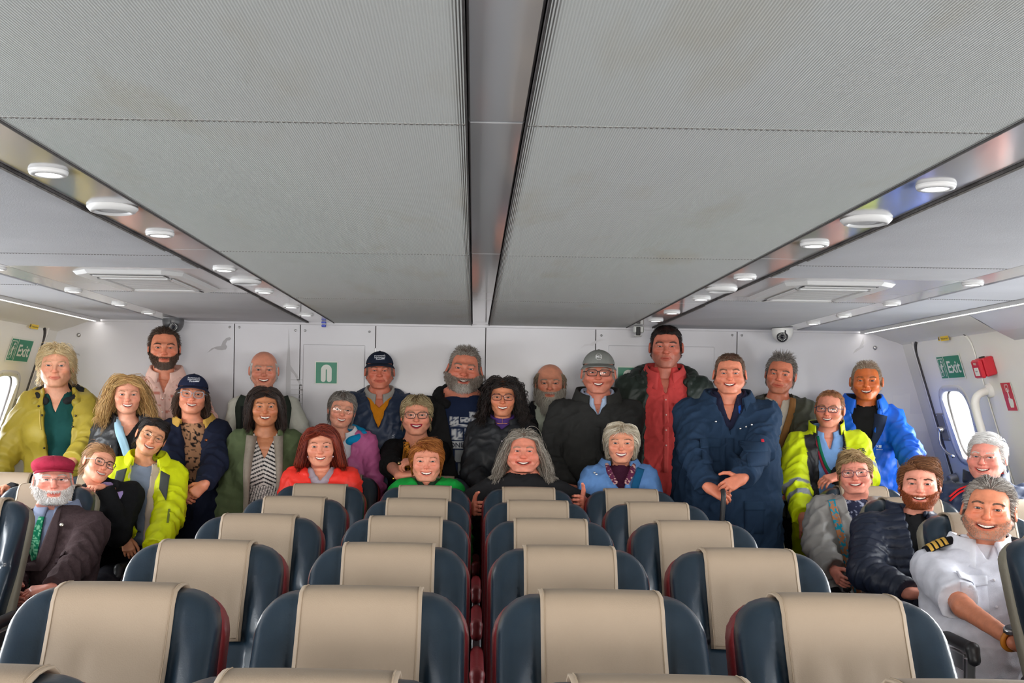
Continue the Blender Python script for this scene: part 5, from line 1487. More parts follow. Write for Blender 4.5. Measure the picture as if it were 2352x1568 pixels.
# ---------------------------------------------------------------- seats (they face the camera; origin on the floor under the top of the back)
SEATL = mat('navy seat leather', (.014, .028, .044), .29, spec=.5, bump=(260, .08), vary=(7, .18), coat=.12)
SEATL2 = mat('navy seat leather worn', (.014, .028, .044), .29, spec=.5, bump=(260, .08), vary=(7, .18), coat=.12)
TAN = mat('tan headrest leather', (.37, .285, .205), .55, bump=(350, .15), vary=(5, .04))
STITCH = mat('tan thread', (.33, .25, .17), .8)
REDV = mat('oxblood vinyl', (.22, .018, .022), .42, bump=(90, .2)); KHAKI = mat('khaki side vinyl', (.22, .20, .15), .5, bump=(120, .2), vary=(9, .06))
BLKP = mat('black armrest', (.02, .02, .022), .45); ALU = mat('brushed aluminium', (.55, .55, .56), .3, metal=1.0)
ST = 1.032
def shear(z): return -.30*np.clip((ST-z)/.55, 0, 1.2)**1.15
def outline(x, z, hw=.218, top=ST, r=.078):
    qx = np.abs(x)-(hw-r); qz = z-(top-r)
    return np.sqrt(np.maximum(qx, 0)**2+np.maximum(qz, 0)**2)+np.minimum(np.maximum(qx, qz), 0)-r
def back_sdf(p):
    x, z = p[:, 0], p[:, 2]; y = p[:, 1]-shear(z)
    hw = .218-.010*sstep(.80, .62, z)
    o = outline(x, z-.007*np.cos(np.clip(x/.23, -1, 1)*1.4)+.004, hw)
    bol = .045*sstep(.13, .19, np.abs(x))*sstep(1.01, .83, z)
    lum = .018*sstep(.86, .80, z)*(1-sstep(.10, .16, np.abs(x)))*0
    yf = -.055-bol+.010*np.exp(-((z-.80)/.012)**2)+.006*np.exp(-((np.abs(x)-.135)/.006)**2)
    d = smax(o, yf-y, .034); d = smax(d, y-.045, .03); d = np.maximum(d, .40-z)
    return d*.9
def shell_sdf(p):
    x, z = p[:, 0], p[:, 2]; y = p[:, 1]-shear(z)
    d = smax(outline(x, z, .227, ST-.012, .082), np.abs(y-.030)-.034, .016)
    return np.maximum(d, .36-z)*.9
def lin(fn, res): 
    v, q = sdf_mesh(fn, (-.27, -.56, .3), (.27, .13, 1.09), res, 4); return v, q
seatV = lin(back_sdf, .0095); shellV = lin(shell_sdf, .010)
def cover_mesh(seed):
    us = np.linspace(-.128, .128, 19); front = np.linspace(.795, .928, 11); angs = np.linspace(-84, 100, 13); back = np.linspace(.98, .84, 5)
    P = []
    for k, z in enumerate(front): P.append([(u*(1.0+.03*(z-.9)), -.30, z, 0, 1, 0) for u in us])
    for a in angs:
        b = math.radians(a); P.append([(u, .3*math.sin(b)-.005, .934+.3*math.cos(b), -math.sin(b), 0, -math.cos(b)) for u in us])
    for z in back: P.append([(u, .3, z, 0, -1, 0) for u in us])
    A6 = np.array([[(r[0], r[1], r[2], r[3], r[4], r[5]) for r in row] for row in P], float)
    nr, nc = A6.shape[:2]; F6 = A6.reshape(-1, 6); pos = F6[:, :3].copy(); dr = np.stack([np.zeros(len(F6)), np.where(F6[:, 4] != 0, F6[:, 4], F6[:, 3]), np.where(F6[:, 4] != 0, 0, F6[:, 5])], 1)
    for _ in range(50):
        d = np.minimum(back_sdf(pos.astype(F32)), shell_sdf(pos.astype(F32))).astype(float)-.006; pos = pos+dr*np.clip(d, -.02, .08)[:, None]*.8
    nz = vnoise(pos*A(13, 6, 9)+seed*7.3)*(.005+.004*(seed%2))+vnoise(pos*A(26, 9, 18)+seed)*.002
    w = sstep(1.03, .90, pos[:, 2]); pos[:, 1] += np.where(dr[:, 1] > .5, -np.abs(nz)*w*1.5, 0)
    idx = np.arange(nr*nc).reshape(nr, nc); q = np.stack([idx[:-1, :-1], idx[1:, :-1], idx[1:, 1:], idx[:-1, 1:]], -1).reshape(-1, 4)
    n = vnormals(pos, q); sg = 1 if (n*(pos-A(0, 0, .9))).sum(1).mean() > 0 else -1
    if sg < 0: q = q[:, ::-1]; n = -n
    top = pos+n*.0045; m = len(pos)
    rim = np.concatenate([idx[:, 0], idx[-1, 1:], idx[-2::-1, -1], idx[0, -2:0:-1]]); r2 = np.roll(rim, -1)
    sd = np.stack([rim, r2, r2+m, rim+m], 1)
    Q = np.concatenate([q+m, q[:, ::-1], sd if sg > 0 else sd[:, ::-1]])
    me = np_mesh('headrest_cover', np.concatenate([pos, top]), Q, True); me.materials.append(TAN)
    T = top.reshape(nr, nc, 3); N3 = n.reshape(nr, nc, 3); lines = []
    for j0, j1, f in ((0, 1, .55), (nc-1, nc-2, .55)): lines.append(T[:, j0]*(1-f)+T[:, j1]*f+N3[:, j0]*.0006)
    sh = Shape()
    for l in lines: sh.add(*tube_path(l, .0011, 4))
    sh.add(*tube_path((T[0]*.45+T[1]*.55+N3[0]*.0006)[1:-1], .0011, 4))
    ms = sh.mesh('hem_stitch'); ms.materials.append(STITCH)
    return me, ms
COVERS = [cover_mesh(k) for k in range(4)]
def mk(name, v, q, m): me = np_mesh(name, v, q, True); me.materials.append(m); return me
ME = dict(back=mk('backrest', *seatV, SEATL), shell_r=mk('side_shell', *shellV, REDV), shell_k=mk('side_shell', *shellV, KHAKI))
v, q = sdf_mesh(lambda p: smax(sd_box(p, (0, -.50, .375), (.228, .235, .075), .05), -(sd_ell(p, (0, -.5, .60), (.19, .3, .155))), .03), (-.26, -.78, .28), (.26, -.24, .48), .011); ME['cush'] = mk('cushion', v, q, SEATL)
sh = Shape(); 
for zz in (.795, .70, .60, .50):
    xs = np.linspace(-.125, .125, 12); pts = np.stack([xs, np.full(12, -.4), np.full(12, zz)], 1)
    for _ in range(40): pts[:, 1] += np.clip(back_sdf(pts.astype(F32)), -.02, .05)*.8
    sh.add(*tube_path(pts+A(0, -.0005, 0), .0016, 4))
ME['stitch'] = sh.mesh('seam_stitch'); ME['stitch'].materials.append(mat('navy thread', (.05, .08, .12), .7))
def pad(name, m, col):
    v, q = sdf_mesh(lambda p: smin(sd_cap(p, (0, -.25, .0), (0, -.56, .0), .022), sd_cap(p, (0, -.56, 0), (0, -.575, -.035), .022), .01), (-.04, -.62, -.08), (.04, -.2, .05), .008); return mk(name, v, q, col)
ME['pad_r'] = pad('armrest', None, REDV); ME['pad_k'] = pad('armrest', None, BLKP)
sh = Shape(); sh.add(*box_geo((0, -.54, -.11), (.017, .012, .075), None, .004)); sh.add(*box_geo((0, -.36, -.06), (.010, .15, .030), None, .004)); ME['brk'] = sh.mesh('armrest_bracket', False); ME['brk'].materials.append(ALU)
sh = Shape(); sh.add(*box_geo((0, -.40, .285), (.20, .16, .02), None, .004)); sh.add(*box_geo((-.16, -.28, .14), (.02, .03, .14), None, .004)); sh.add(*box_geo((.16, -.28, .14), (.02, .03, .14), None, .004)); sh.add(*box_geo((-.16, -.54, .14), (.02, .03, .14), None, .004)); sh.add(*box_geo((.16, -.54, .14), (.02, .03, .14), None, .004)); ME['leg'] = sh.mesh('seat_frame', False); ME['leg'].materials.append(ALU)
def inst(name, me, parent, loc=(0, 0, 0)):
    o = bpy.data.objects.new(name, me); COL.objects.link(o); o.parent = parent; o.location = loc; return o
def seat(x, y, label, group, side=False, arms=(), k=0):
    e = empty('cabin_seat', (x, y, 0)); tag(e, label, 'seat', group)
    b = inst('backrest', ME['back'], e); inst('seam_stitch', ME['stitch'], b)
    inst('side_shell', ME['shell_k' if side else 'shell_r'], e)
    cv = inst('headrest_cover', COVERS[k % 4][0], e); inst('hem_stitch', COVERS[k % 4][1], cv)
    inst('cushion', ME['cush'], e); inst('seat_frame', ME['leg'], e)
    for sx in arms:
        a = inst('armrest', ME['pad_k' if side else 'pad_r'], e, (sx*.252, 0, .625)); inst('armrest_bracket', ME['brk'], a)
    return e
CX = (-.772, -.262, .240, .738); SEATED = ('red haired woman', 'ginger woman in green', 'long grey haired person', 'white bobbed woman in blue')
WORD = ('', 'one row', 'two rows', 'three rows', 'four rows', 'five rows', 'six rows')
for k in range(-1, 6):
    for j, x in enumerate(CX):
        lab = 'navy seat with tan cover, ' + (('the one the %s sits on' % SEATED[j]) if k == 5 else '%s in front of the %s' % (WORD[5-k], SEATED[j]))
        if k == -1: x += (0, 0, 0, -.030)[j]
        seat(x, 2.408+.78*k, lab, 'middle block seats', False, (1,) if j == 1 else ((-1,) if j == 0 else ((1,) if j == 3 else ())), k*3+j)
SIDEROW = {3.68: ('in front of the pilot in white shirt', None), 4.46: ('the pilot in white shirt sits on', 'in front of the red flat cap man'), 5.24: ('the ginger bearded man sits on', 'the red flat cap man sits on'), 6.02: ('the woman in grey jacket sits on', 'behind the red flat cap man\'s seat')}
for y, (rl, ll) in SIDEROW.items():
    for s, lab in ((1, rl), (-1, ll)):
        if lab is None: continue
        dx = (y-5.24)*.05-.015 if s > 0 else .02
        seat(s*2.005+dx, y, 'khaki sided navy seat, the one %s' % lab, 'aisle side seats', True, (-s,), int(y*3))
        seat(s*2.51+dx, y, 'navy window seat beside the one %s' % lab, 'window side seats', True, (), int(y*3)+1)
# ---------------------------------------------------------------- the people, one by one
def vop(top, zb, xc=0.0):                 # V shaped opening closing at local height zb
    return lambda z: (xc+0*z, np.clip(top*(z-zb)/(0-zb), -.02, top*1.25))
def pop(a, b, xc=0.0, xc2=None):          # parallel opening, half width a at the neck, b at -.5
    xc2 = xc if xc2 is None else xc2
    return lambda z: (xc+(xc2-xc)*np.clip(-z/.5, 0, 1), a+(b-a)*np.clip(-z/.5, 0, 1))
def spots(base, dark, sc, thr=.28, mid=None):
    def f(t, v):
        n = vnoise(t*sc+3); m = vnoise(t*sc*1.9+11)
        c = np.tile(np.array(cl(base)), (len(t), 1)); k = (np.abs(n) < thr)*(m > -.15)
        c[k] = cl(dark)
        if mid is not None: c[(n > thr*1.6)] = cl(mid)
        return c
    return f
def stripes(t, v):
    u = t[:, 2]+.45*np.abs(t[:, 0])*np.where(t[:, 2] > -.28, 1, 0)+np.where(t[:, 2] <= -.28, -1.6*t[:, 0]-.55*t[:, 2], 0)
    k = np.sin(u*2*math.pi/.022) > .25
    return np.where(k[:, None], np.array(cl((32, 32, 36))), np.array(cl((205, 198, 192))))
S_SHORT = dict(n=1500, style='fwd', len=(.014, .026), toplen=(.022, .036), vol=.006, r=.0013, lift=.35, seg=5, mess=.22, sidedir=(0, .9, -.55), gdn=.2)
def H(base=None, **k): d = dict(base or S_SHORT); d.update(k); return d
LONG = dict(n=1500, style='part', len=(.24, .32), seg=13, vol=.022, r=.0021, lift=.3, grav=.5, mess=.1, fz=.06, low=-.09)
FEM = dict(fem=True, brow=0)

# 1 mustard coat
c = person('woman in a mustard raincoat over a dark teal top, short white blonde hair', (124, 839), 6.32, 100, skin=(228, 172, 146), smile=False, yaw=-4, fem=True, fat=.25, bust=.9, wide=1.08, eyeo=.85,
    hair=H(n=1700, style='fwd', fringe=1, len=(.07, .11), toplen=(.08, .12), frlen=(.055, .075), vol=.022, r=.0016, seg=8, mess=.28, fz=.040, low=-.085, curl=(.002, 1.0), flare=.25), hcol=((206, 178, 128), (244, 228, 190)), brcol=(190, 160, 120), iris=(110, 130, 140),
    arms=dict(l=dict(w=(-25, 1150, 6.25), pole=(-1, .1, -.2)), r=dict(w=(165, 1060, 6.08), pole=(.8, .5, -.6), f=A(-.8, -.2, -.2), palm=A(0, 0, -1))), trousers=(52, 54, 62))
make_top(c, 'blouse', (22, 72, 70), ease=.004, sleeves='none', vneck=(.115, .040))
make_top(c, 'raincoat', (168, 150, 52), ease=.034, arm_e=.030, hem=-.95, opening=pop(.085, .050, .020, .035), neck=.078, mtl=SHELL(), wr=.006, wscale=1.4)
hood(c, 'hood', (160, 143, 50), r=.140, tr=.042, z=(-.070, .020), mtl=SHELL(), span=48); hood(c, 'hood_lining', (38, 40, 42), r=.110, tr=.036, z=(-.050, .035), span=30)
dots(c, 'snap', 'raincoat', np.array([-.085, -.06, -.045, -.035, .115, .105, .095, .09]), np.array([-.07, -.12, -.30, -.42, -.12, -.18, -.30, -.42]), r=.006, col=(70, 66, 58))
band(c, 'drawcord', 'raincoat', [(-.075, -.09), (-.068, -.15), (-.058, -.20)], .006, col=(190, 170, 90))
# 2 long blonde
c = person('woman with long frizzy blonde hair, black leather jacket and pale blue scarf', (288, 906), 6.12, 92, skin=(226, 166, 142), fem=True, bust=.7, teeth=True, eyeo=.9, yaw=3,
    hair=H(LONG, n=1800, len=(.26, .34), vol=.038, flare=.42, curl=(.004, 1.3), r=.0017, mess=.2, jit=.10, recede=.15), hcol=((176, 132, 76), (228, 192, 132)), brcol=(150, 110, 75), iris=(95, 115, 120), trousers=(35, 36, 40))
make_top(c, 'top', (24, 24, 26), ease=.004, sleeves='none', vneck=(.10, .055))
make_top(c, 'leather_jacket', (40, 42, 46), ease=.020, opening=pop(.065, .030, .012), mtl=LEATH(), wr=.006, hem=-.60); collar(c, 'collar', (40, 42, 46), r=.080, h=.030, fall=.055, gap=45, mtl=LEATH(), tip=1.9)
band(c, 'scarf', 'top', [(-.052, .02), (-.035, -.06), (.005, -.16), (.030, -.28)], [.040, .045, .042, .030], col=(158, 196, 218), off=.014, th=.012)
band(c, 'zip', 'leather_jacket', [(-.075, -.13), (-.068, -.22)], .006, col=(180, 180, 180), mtl=METAL())
# 3 pink shirt
c = person('tall bearded man in a pale pink button down shirt', (374, 798), 6.78, 97, skin=(214, 140, 110), smile=False, brow=.4, eyeo=.8, nose=.1,
    hair=H(recede=.55, n=1700, style='back', len=(.008, .014), toplen=(.026, .040), vol=.014, mess=.3, r=.0013, lift=.7), hcol=((52, 38, 30), (98, 76, 60)), brcol=(58, 42, 34), beard=dict(n=2200, len=(.006, .013), chin=.8, r=.0011, mess=.25), bcol=((62, 44, 34), (112, 84, 66), (120, 104, 92)), iris=(90, 100, 100),
    arms=dict(l=dict(w=(345, 1100, 6.7)), r=dict(w=(500, 1060, 6.60), pole=(1, .2, -.1))), trousers=(60, 62, 72))
make_top(c, 'shirt', lambda t, v: np.where((np.abs(vnoise(t*55)) > .62)[:, None], np.array(cl((196, 120, 104))), np.array(cl((222, 180, 166)))), ease=.010, sleeves='elbow', vneck=(.11, .035), wr=.005); collar(c, 'collar', (224, 184, 170), r=.074, h=.036, fall=.050, gap=20, tip=1.5, base=(-.055, .0, .016))
band(c, 'placket', 'shirt', [(.0, -.115), (.002, -.30), (.002, -.50)], .030, col=(216, 172, 158), off=.002); dots(c, 'button', 'shirt', np.array([0., 0, 0, 0]), np.array([-.14, -.22, -.30, -.38]), r=.005, col=(235, 220, 210), mtl=PLAST(), off=.005)
# 4 navy cap woman
c = person('woman in navy cap and clear glasses, navy coat with mustard collar, leopard top', (439, 907), 6.16, 92, skin=(222, 152, 124), fem=True, bust=.6, fat=.08, eyeo=.75, roll=4, pitch=4,
    hair=H(LONG, n=700, len=(.10, .14), vol=.018, recede=1.2, crown=.9, low=-.09, curl=(.004, 1.2), seg=8, flare=.3), hcol=((58, 42, 34), (96, 70, 54)), brcol=(110, 85, 65),
    arms=dict(l=dict(w=(408, 1122, 5.86), pole=(-1, .3, -.2), f=A(.75, -.15, -.75), palm=A(.1, 1, .0), curl=(35, 40, 30)), r=dict(w=(470, 1112, 5.84), pole=(1, .3, -.2), f=A(-.75, -.1, -.68), palm=A(-.1, 1, .0), curl=(40, 45, 30))), trousers=(28, 32, 46))
hat_cap(c, (28, 34, 58), logo='port'); glasses(c, (150, 165, 178), 'cat', w=.0265, h=.0195, r=.0017, dz=-.004)
make_top(c, 'leopard_top', spots((172, 128, 96), (34, 28, 26), 55, .22), ease=.004, sleeves='none', neck=.064, res=.006); make_top(c, 'coat', (26, 32, 52), ease=.030, arm_e=.024, opening=vop(.075, -.62, .01), neck=.075, wr=.006, hem=-.85)
collar(c, 'corduroy_collar', (198, 158, 78), r=.092, h=.026, fall=.085, gap=36, tip=1.4, out=.055, base=(-.055, .0, .015), mtl=KNIT()); dots(c, 'button', 'coat', np.array([.085]), np.array([-.10]), r=.009, col=(140, 80, 50))
# 5 yellow jacket woman
c = person('smiling woman in a bright yellow waterproof jacket and thin round glasses', (344, 1003), 5.74, 92, skin=(224, 164, 128), fem=True, roll=21, yaw=6, bust=.4, mouthw=1.12, eyeo=.6, lean=4, nshift=(-.03, 0, 0),
    hair=H(n=1500, style='part', part=-.03, len=(.06, .09), toplen=(.10, .13), vol=.008, r=.0016, seg=8, recede=.05, fz=.055), hcol=((26, 22, 22), (58, 50, 48)), brcol=(40, 30, 28), iris=(40, 28, 22),
    arms=dict(l=dict(w=(288, 1234, 5.50), pole=(-.8, .3, -.3), f=A(.35, -.3, -.85), palm=A(-.3, 1, 0), curl=(30, 35, 25)), r=dict(w=(356, 1262, 5.38), pole=(1, .2, -.4))), trousers=(34, 40, 58))
glasses(c, (150, 110, 70), 'round', w=.0225, h=.0205, r=.0010, metal=True, dz=-.003)
make_top(c, 'tee', lambda t, v: np.where((vnoise(t*A(9, 9, 26)+4) > .30)[:, None]*(t[:, 2:3] < -.2), np.array(cl((62, 72, 84))), np.array(cl((122, 134, 152)))), ease=.004, sleeves='none', neck=.066, res=.007)
make_top(c, 'fleece_lining', (192, 176, 160), ease=.016, sleeves='none', opening=pop(.052, .044, -.018, -.022), hem=-.58, neck=.070, depth=.02)
make_top(c, 'yellow_jacket', (214, 226, 8), ease=.034, arm_e=.030, opening=pop(.082, .085, .0), neck=.082, mtl=SHELL(), wr=.007, hem=-.64, depth=.05)
collar(c, 'jacket_collar', (216, 228, 10), r=.086, h=.045, fall=.080, gap=40, tip=1.35, out=.050, base=(-.060, .0, .012), mtl=SHELL())
for s_ in (-1, 1): part_sheet(c, 'grey_facing', 'yellow_jacket', np.linspace(0, 1, 6), np.linspace(0, 1, 6), lambda u, v, s_=s_: (s_*(.082+.050*u+.010*v), -.030-.085*v-.03*u*v-.02*u), off=.010, th=.006, col=(72, 76, 74))
band(c, 'sleeve_zip', 'yellow_jacket', [(.165, -.20), (.172, -.26)], .010, col=(120, 130, 60))
rect(c, 'waist_bag', 'tee', -.11, .10, -.58, -.44, off=.030, th=.03, col=(36, 40, 58)); rect(c, 'bag_label', 'tee', .015, .075, -.515, -.495, off=.034, th=.003, col=(205, 200, 150))
# 6 ponytail woman
c = person('woman with tied back brown hair and dark glasses, black cardigan, lilac scarf', (223, 1064), 5.42, 92, skin=(232, 168, 142), fem=True, roll=19, yaw=20, bust=.5, mouthw=1.05, eyeo=.8, lean=-4, tyaw=20, tpitch=-26, nshift=(.0, .03, 0),
    hair=H(n=1500, style='back', part=-.01, len=(.05, .08), toplen=(.09, .13), vol=.007, r=.0014, seg=8, recede=.05), hcol=((132, 92, 58), (190, 146, 100)), brcol=(100, 70, 50), iris=(90, 75, 50),
    arms=dict(l=dict(w=(12, 1122, 5.41), pole=(-.5, .6, -.9), f=A(-.05, -.95, .12), palm=A(0, .1, -1), curl=(35, 45, 30), nails=(222, 90, 140)), r=dict(w=(234, 1120, 5.40), pole=(.35, .1, -1), f=A(-.38, -.90, .10), palm=A(0, .1, -1), curl=(35, 45, 30), nails=(222, 90, 140))), legs='sit', trousers=(38, 38, 46))
glasses(c, (48, 34, 32), 'rect', w=.0255, h=.0190, r=.0018, tcol=(190, 190, 190), dz=-.003)
make_top(c, 'lilac_top', (168, 148, 196), ease=.006, sleeves='none', neck=.068); make_top(c, 'cardigan', (26, 27, 29), ease=.022, opening=vop(.060, -.30), neck=.072, mtl=KNIT(), wr=.004, hem=-.60)
band(c, 'scarf', 'lilac_top', [(.060, .01), (.045, -.07), (.030, -.17)], [.045, .050, .020], col=(176, 156, 214), off=.030, th=.010)
# 7 red flat cap
c = person('man in raspberry flat cap, white beard, plum tweed blazer and green tie', (116, 1102), 4.95, 116, skin=(226, 158, 142), smile=False, fat=.25, yaw=3, eyeo=.75, belly=.03, wide=1.05, tyaw=-12, legs='sit', nshift=(.0, .02, 0),
    hair=H(n=500, recede=1.2, crown=1.0, len=(.012, .02), r=.0012), hcol=((200, 195, 190), (230, 226, 222)), brcol=(190, 180, 170), beard=dict(n=2600, len=(.010, .020), chin=1.0, r=.0013, mess=.3, seg=5), bcol=((222, 214, 208), (248, 246, 244), (250, 249, 248)),
    arms=dict(l=dict(w=(30, 1350, 4.60)), r=dict(w=(120, 1352, 4.55), pole=(1, .4, -.4), f=A(-1, -.2, -.12), palm=A(0, .3, -1))), trousers=(78, 30, 44))
hat_flat(c, (166, 46, 70)); glasses(c, (120, 120, 124), 'rect', w=.0255, h=.0155, r=.0011, metal=True, rim='half', dz=-.004)
make_top(c, 'shirt', (118, 128, 152), ease=.006, sleeves='none', neck=.068, wr=.006); collar(c, 'shirt_collar', (122, 132, 156), r=.070, h=.030, fall=.040, gap=10, tip=1.5)
make_top(c, 'blazer', lambda t, v: np.array(cl((76, 62, 64)))*(1+.22*vnoise(t*150))[:, None], ease=.026, arm_e=.022, opening=vop(.075, -.46, -.035), neck=.078, wr=.005, hem=-.66, res=.007, mtl=KNIT())
for s_ in (1, -1): lapel(c, 'lapel', 'blazer', s_, -.005, -.40, lambda z, s_=s_: max(.075*(z+.46)/.46, .0)+(-.035*s_), .065, (80, 66, 68), KNIT())
band(c, 'tie', 'shirt', [(-.030, -.045), (-.036, -.20), (-.040, -.52)], [.026, .050, .070], col=lambda xz: np.where((np.abs(vnoise(np.stack([xz[:, 0]*90, xz[:, 1]*90, xz[:, 0]*0], 1))) > .5)[:, None], np.array(cl((120, 190, 150))), np.array(cl((6, 112, 78)))), nu=70, nv=9, off=.008, th=.006)
part_sheet(c, 'breast_pocket', 'blazer', np.linspace(0, 1, 8), [0, .3, .6, 1], lambda u, v: (.075+.085*u, -.235-.020*v+.015*u), off=.004, th=.004, col=(70, 57, 60), mtl=KNIT()); dots(c, 'lapel_pin', 'blazer', np.array([.075]), np.array([-.085]), r=.009, col=(230, 225, 210), off=.012)
# 8 bald man with rucksack
c = person('bald white haired man in a cream tee shirt with dark rucksack straps', (604, 849), 6.82, 88, skin=(212, 146, 122), mouthw=1.1, eyeo=.85, nose=.3, ears=1.15,
    hair=H(n=900, recede=.9, crown=1.0, len=(.012, .022), style='back', low=-.08, vol=.006), hcol=((196, 192, 186), (226, 224, 220)), brcol=(170, 150, 135), iris=(90, 110, 125), trousers=(60, 58, 52), arms=dict(l=dict(w=(530, 1120, 6.7), pole=(-1, .2, -.3)), r=dict(w=(690, 1100, 6.7), pole=(1, .2, -.3))))
make_top(c, 'tee_shirt', (206, 206, 192), ease=.010, sleeves='elbow', neck=.062, wr=.005)
for s_ in (-1, 1): band(c, 'rucksack_strap', 'tee_shirt', [(s_*.105, -.012), (s_*.125, -.08), (s_*.120, -.20), (s_*.135, -.36)], [.075, .085, .075, .030], col=(46, 54, 46), off=.014, th=.014); band(c, 'strap_webbing', 'tee_shirt', [(s_*.122, -.07), (s_*.118, -.20), (s_*.130, -.30)], .022, col=(28, 32, 30), off=.020, th=.006)
# 9 green coat woman
c = person('dark haired woman in an olive green coat over a black and white striped top', (607, 934), 6.08, 92, skin=(190, 128, 92), fem=True, bust=.8, fat=.12, mouthw=1.0, eyeo=.75, nose=-.1,
    hair=H(LONG, n=1900, len=(.17, .23), vol=.036, part=.01, r=.0020, flare=.22, seg=12), hcol=((34, 26, 24), (68, 50, 42)), brcol=(48, 36, 30), iris=(45, 30, 22), trousers=(30, 30, 34))
make_top(c, 'striped_top', stripes, ease=.004, sleeves='none', vneck=(.16, .060), res=.005); make_top(c, 'green_coat', (84, 96, 66), ease=.034, arm_e=.030, opening=pop(.070, .085, .0), neck=.080, wr=.006, hem=-.95, depth=.045)
for s_ in (-1, 1): band(c, 'fleece_edge', 'green_coat', [(s_*.070, -.015), (s_*.080, -.15), (s_*.088, -.30), (s_*.095, -.50)], [.055, .045, .032, .025], col=(146, 136, 124), off=.010, th=.012, mtl=KNIT())
hood(c, 'hood', (84, 96, 66), r=.118, tr=.034, z=(-.04, .01), span=48); band(c, 'necklace', 'striped_top', [(-.03, -.02), (-.012, -.08), (.0, -.09), (.012, -.08), (.03, -.02)], .002, col=(200, 150, 60), mtl=METAL(), off=.003, th=.001)
# 10 pink jacket
c = person('grey haired woman with gold glasses in a pink jacket with turquoise hood', (784, 941), 6.58, 86, skin=(224, 160, 136), fem=True, bust=.4, roll=7, yaw=3, eyeo=.75, mouthw=.95,
    hair=H(n=1700, style='fwd', fringe=1, fdx=.15, len=(.06, .09), toplen=(.07, .10), frlen=(.045, .06), vol=.014, r=.0015, seg=7, mess=.15, fz=.042, low=-.08), hcol=((104, 98, 92), (178, 172, 164)), brcol=(140, 125, 112), iris=(70, 80, 90), trousers=(40, 44, 60))
glasses(c, (190, 150, 120), 'oval', w=.0260, h=.0200, r=.0010, metal=True, dz=-.005)
make_top(c, 'polo_shirt', (220, 222, 226), ease=.006, sleeves='none', vneck=(.07, .03)); collar(c, 'polo_collar', (224, 226, 230), r=.068, h=.022, fall=.035, gap=16, tip=1.5)
make_top(c, 'pink_jacket', (196, 100, 152), ease=.028, arm_e=.028, opening=vop(.072, -.34, .005), neck=.080, mtl=SHELL(), wr=.008, hem=-.62); hood(c, 'turquoise_hood', (8, 148, 204), r=.118, tr=.040, z=(-.05, .02), span=26); band(c, 'drawcord', 'pink_jacket', [(.035, -.15), (.032, -.20), (.020, -.24)], .007, col=(10, 150, 205), off=.01)
# 11 navy cap man
c = person('man in navy cap and navy rain jacket over an orange jumper and grey collar', (871, 851), 6.82, 84, skin=(202, 122, 98), smile=False, fat=.15, brow=.4, eyeo=.6, nose=.4, ears=1.3, mouthw=1.15,
    hair=H(n=400, recede=1.3, crown=1.0, len=(.006, .010)), hcol=((110, 96, 86), (150, 136, 124)), brcol=(120, 90, 72), trousers=(46, 48, 58))
hat_cap(c, (26, 34, 52), logo='port')
make_top(c, 'orange_jumper', (204, 128, 28), ease=.006, sleeves='none', vneck=(.085, .075), mtl=KNIT()); collar(c, 'shirt_collar', (158, 156, 150), r=.070, h=.035, fall=.045, gap=14, tip=1.6, base=(-.065, 0, .016)); make_top(c, 'rain_jacket', (34, 48, 72), ease=.032, arm_e=.030, opening=vop(.080, -.22), neck=.080, mtl=SHELL(), wr=.007, hem=-.66)
hood(c, 'hood', (36, 50, 74), r=.118, tr=.036, z=(-.045, .015), mtl=SHELL(), span=46); text_on(c, 'lettering', 'rain_jacket', 'REGATTA', .088, -.285, .022, (150, 155, 165), 86)
# 12 red hair
c = person('woman with long auburn hair in a bright coral red jacket', (734, 1026), 5.88, 98, skin=(228, 160, 134), fem=True, bust=.3, yaw=0, eyeo=.8, legs='sit', roll=-1, nshift=(0, .02, .022),
    hair=H(LONG, n=2000, len=(.24, .32), vol=.034, part=-.03, r=.0021, flare=.30, seg=13, fz=.062, recede=.02), hcol=((98, 26, 16), (160, 62, 36)), brcol=(130, 80, 60), iris=(110, 125, 120), trousers=(40, 42, 52))
make_top(c, 'grey_lining', (168, 158, 168), ease=.010, sleeves='none', vneck=(.10, .05)); make_top(c, 'red_jacket', (236, 52, 40), ease=.030, arm_e=.030, opening=vop(.085, -.20), neck=.086, mtl=SHELL(), wr=.007, hem=-.56, quilt=(.045, .004)); hood(c, 'hood', (238, 56, 44), r=.125, tr=.034, z=(-.06, .0), mtl=SHELL(), span=40)
for s_ in (-1, 1):
    v, q = lathe_geo([(0, .008), (.005, .004), (.006, 0), (.004, -.006), (0, -.008)], 10); link('earring', np_mesh('earring', c.hmap(v+A(s_*.066, -.030, -.058))-c.root_loc, q, True, np.broadcast_to(np.array(cl((215, 210, 220))), v.shape)), c.root, [METAL()])
# 13 leopard scarf
c = person('short blonde woman with dark glasses, black top with brass buttons, orange leopard scarf', (956, 953), 6.62, 92, skin=(230, 162, 136), fem=True, bust=1.0, fat=.3, wide=1.10, mouthw=1.0, eyeo=.8, lips=(176, 40, 60), tpitch=-10, nshift=(0, .02, 0),
    hair=H(n=1900, style='fwd', fringe=1, fdx=.35, len=(.055, .08), toplen=(.08, .11), frlen=(.05, .07), vol=.020, r=.0015, seg=7, mess=.18, fz=.038, low=-.06), hcol=((140, 116, 80), (222, 204, 160)), brcol=(150, 120, 90), iris=(90, 110, 120),
    arms=dict(l=dict(w=(918, 1092, 6.12), pole=(-1, .2, -.6), f=A(1, -.05, .18), palm=A(0, .3, -1), curl=(15, 20, 15)), r=dict(w=(962, 1058, 6.10), pole=(1, .2, -.6), f=A(-1, -.10, -.12), palm=A(0, .35, -1), curl=(38, 50, 35))), trousers=(26, 26, 30))
glasses(c, (50, 40, 40), 'cat', w=.0265, h=.0190, r=.0019, dz=-.003)
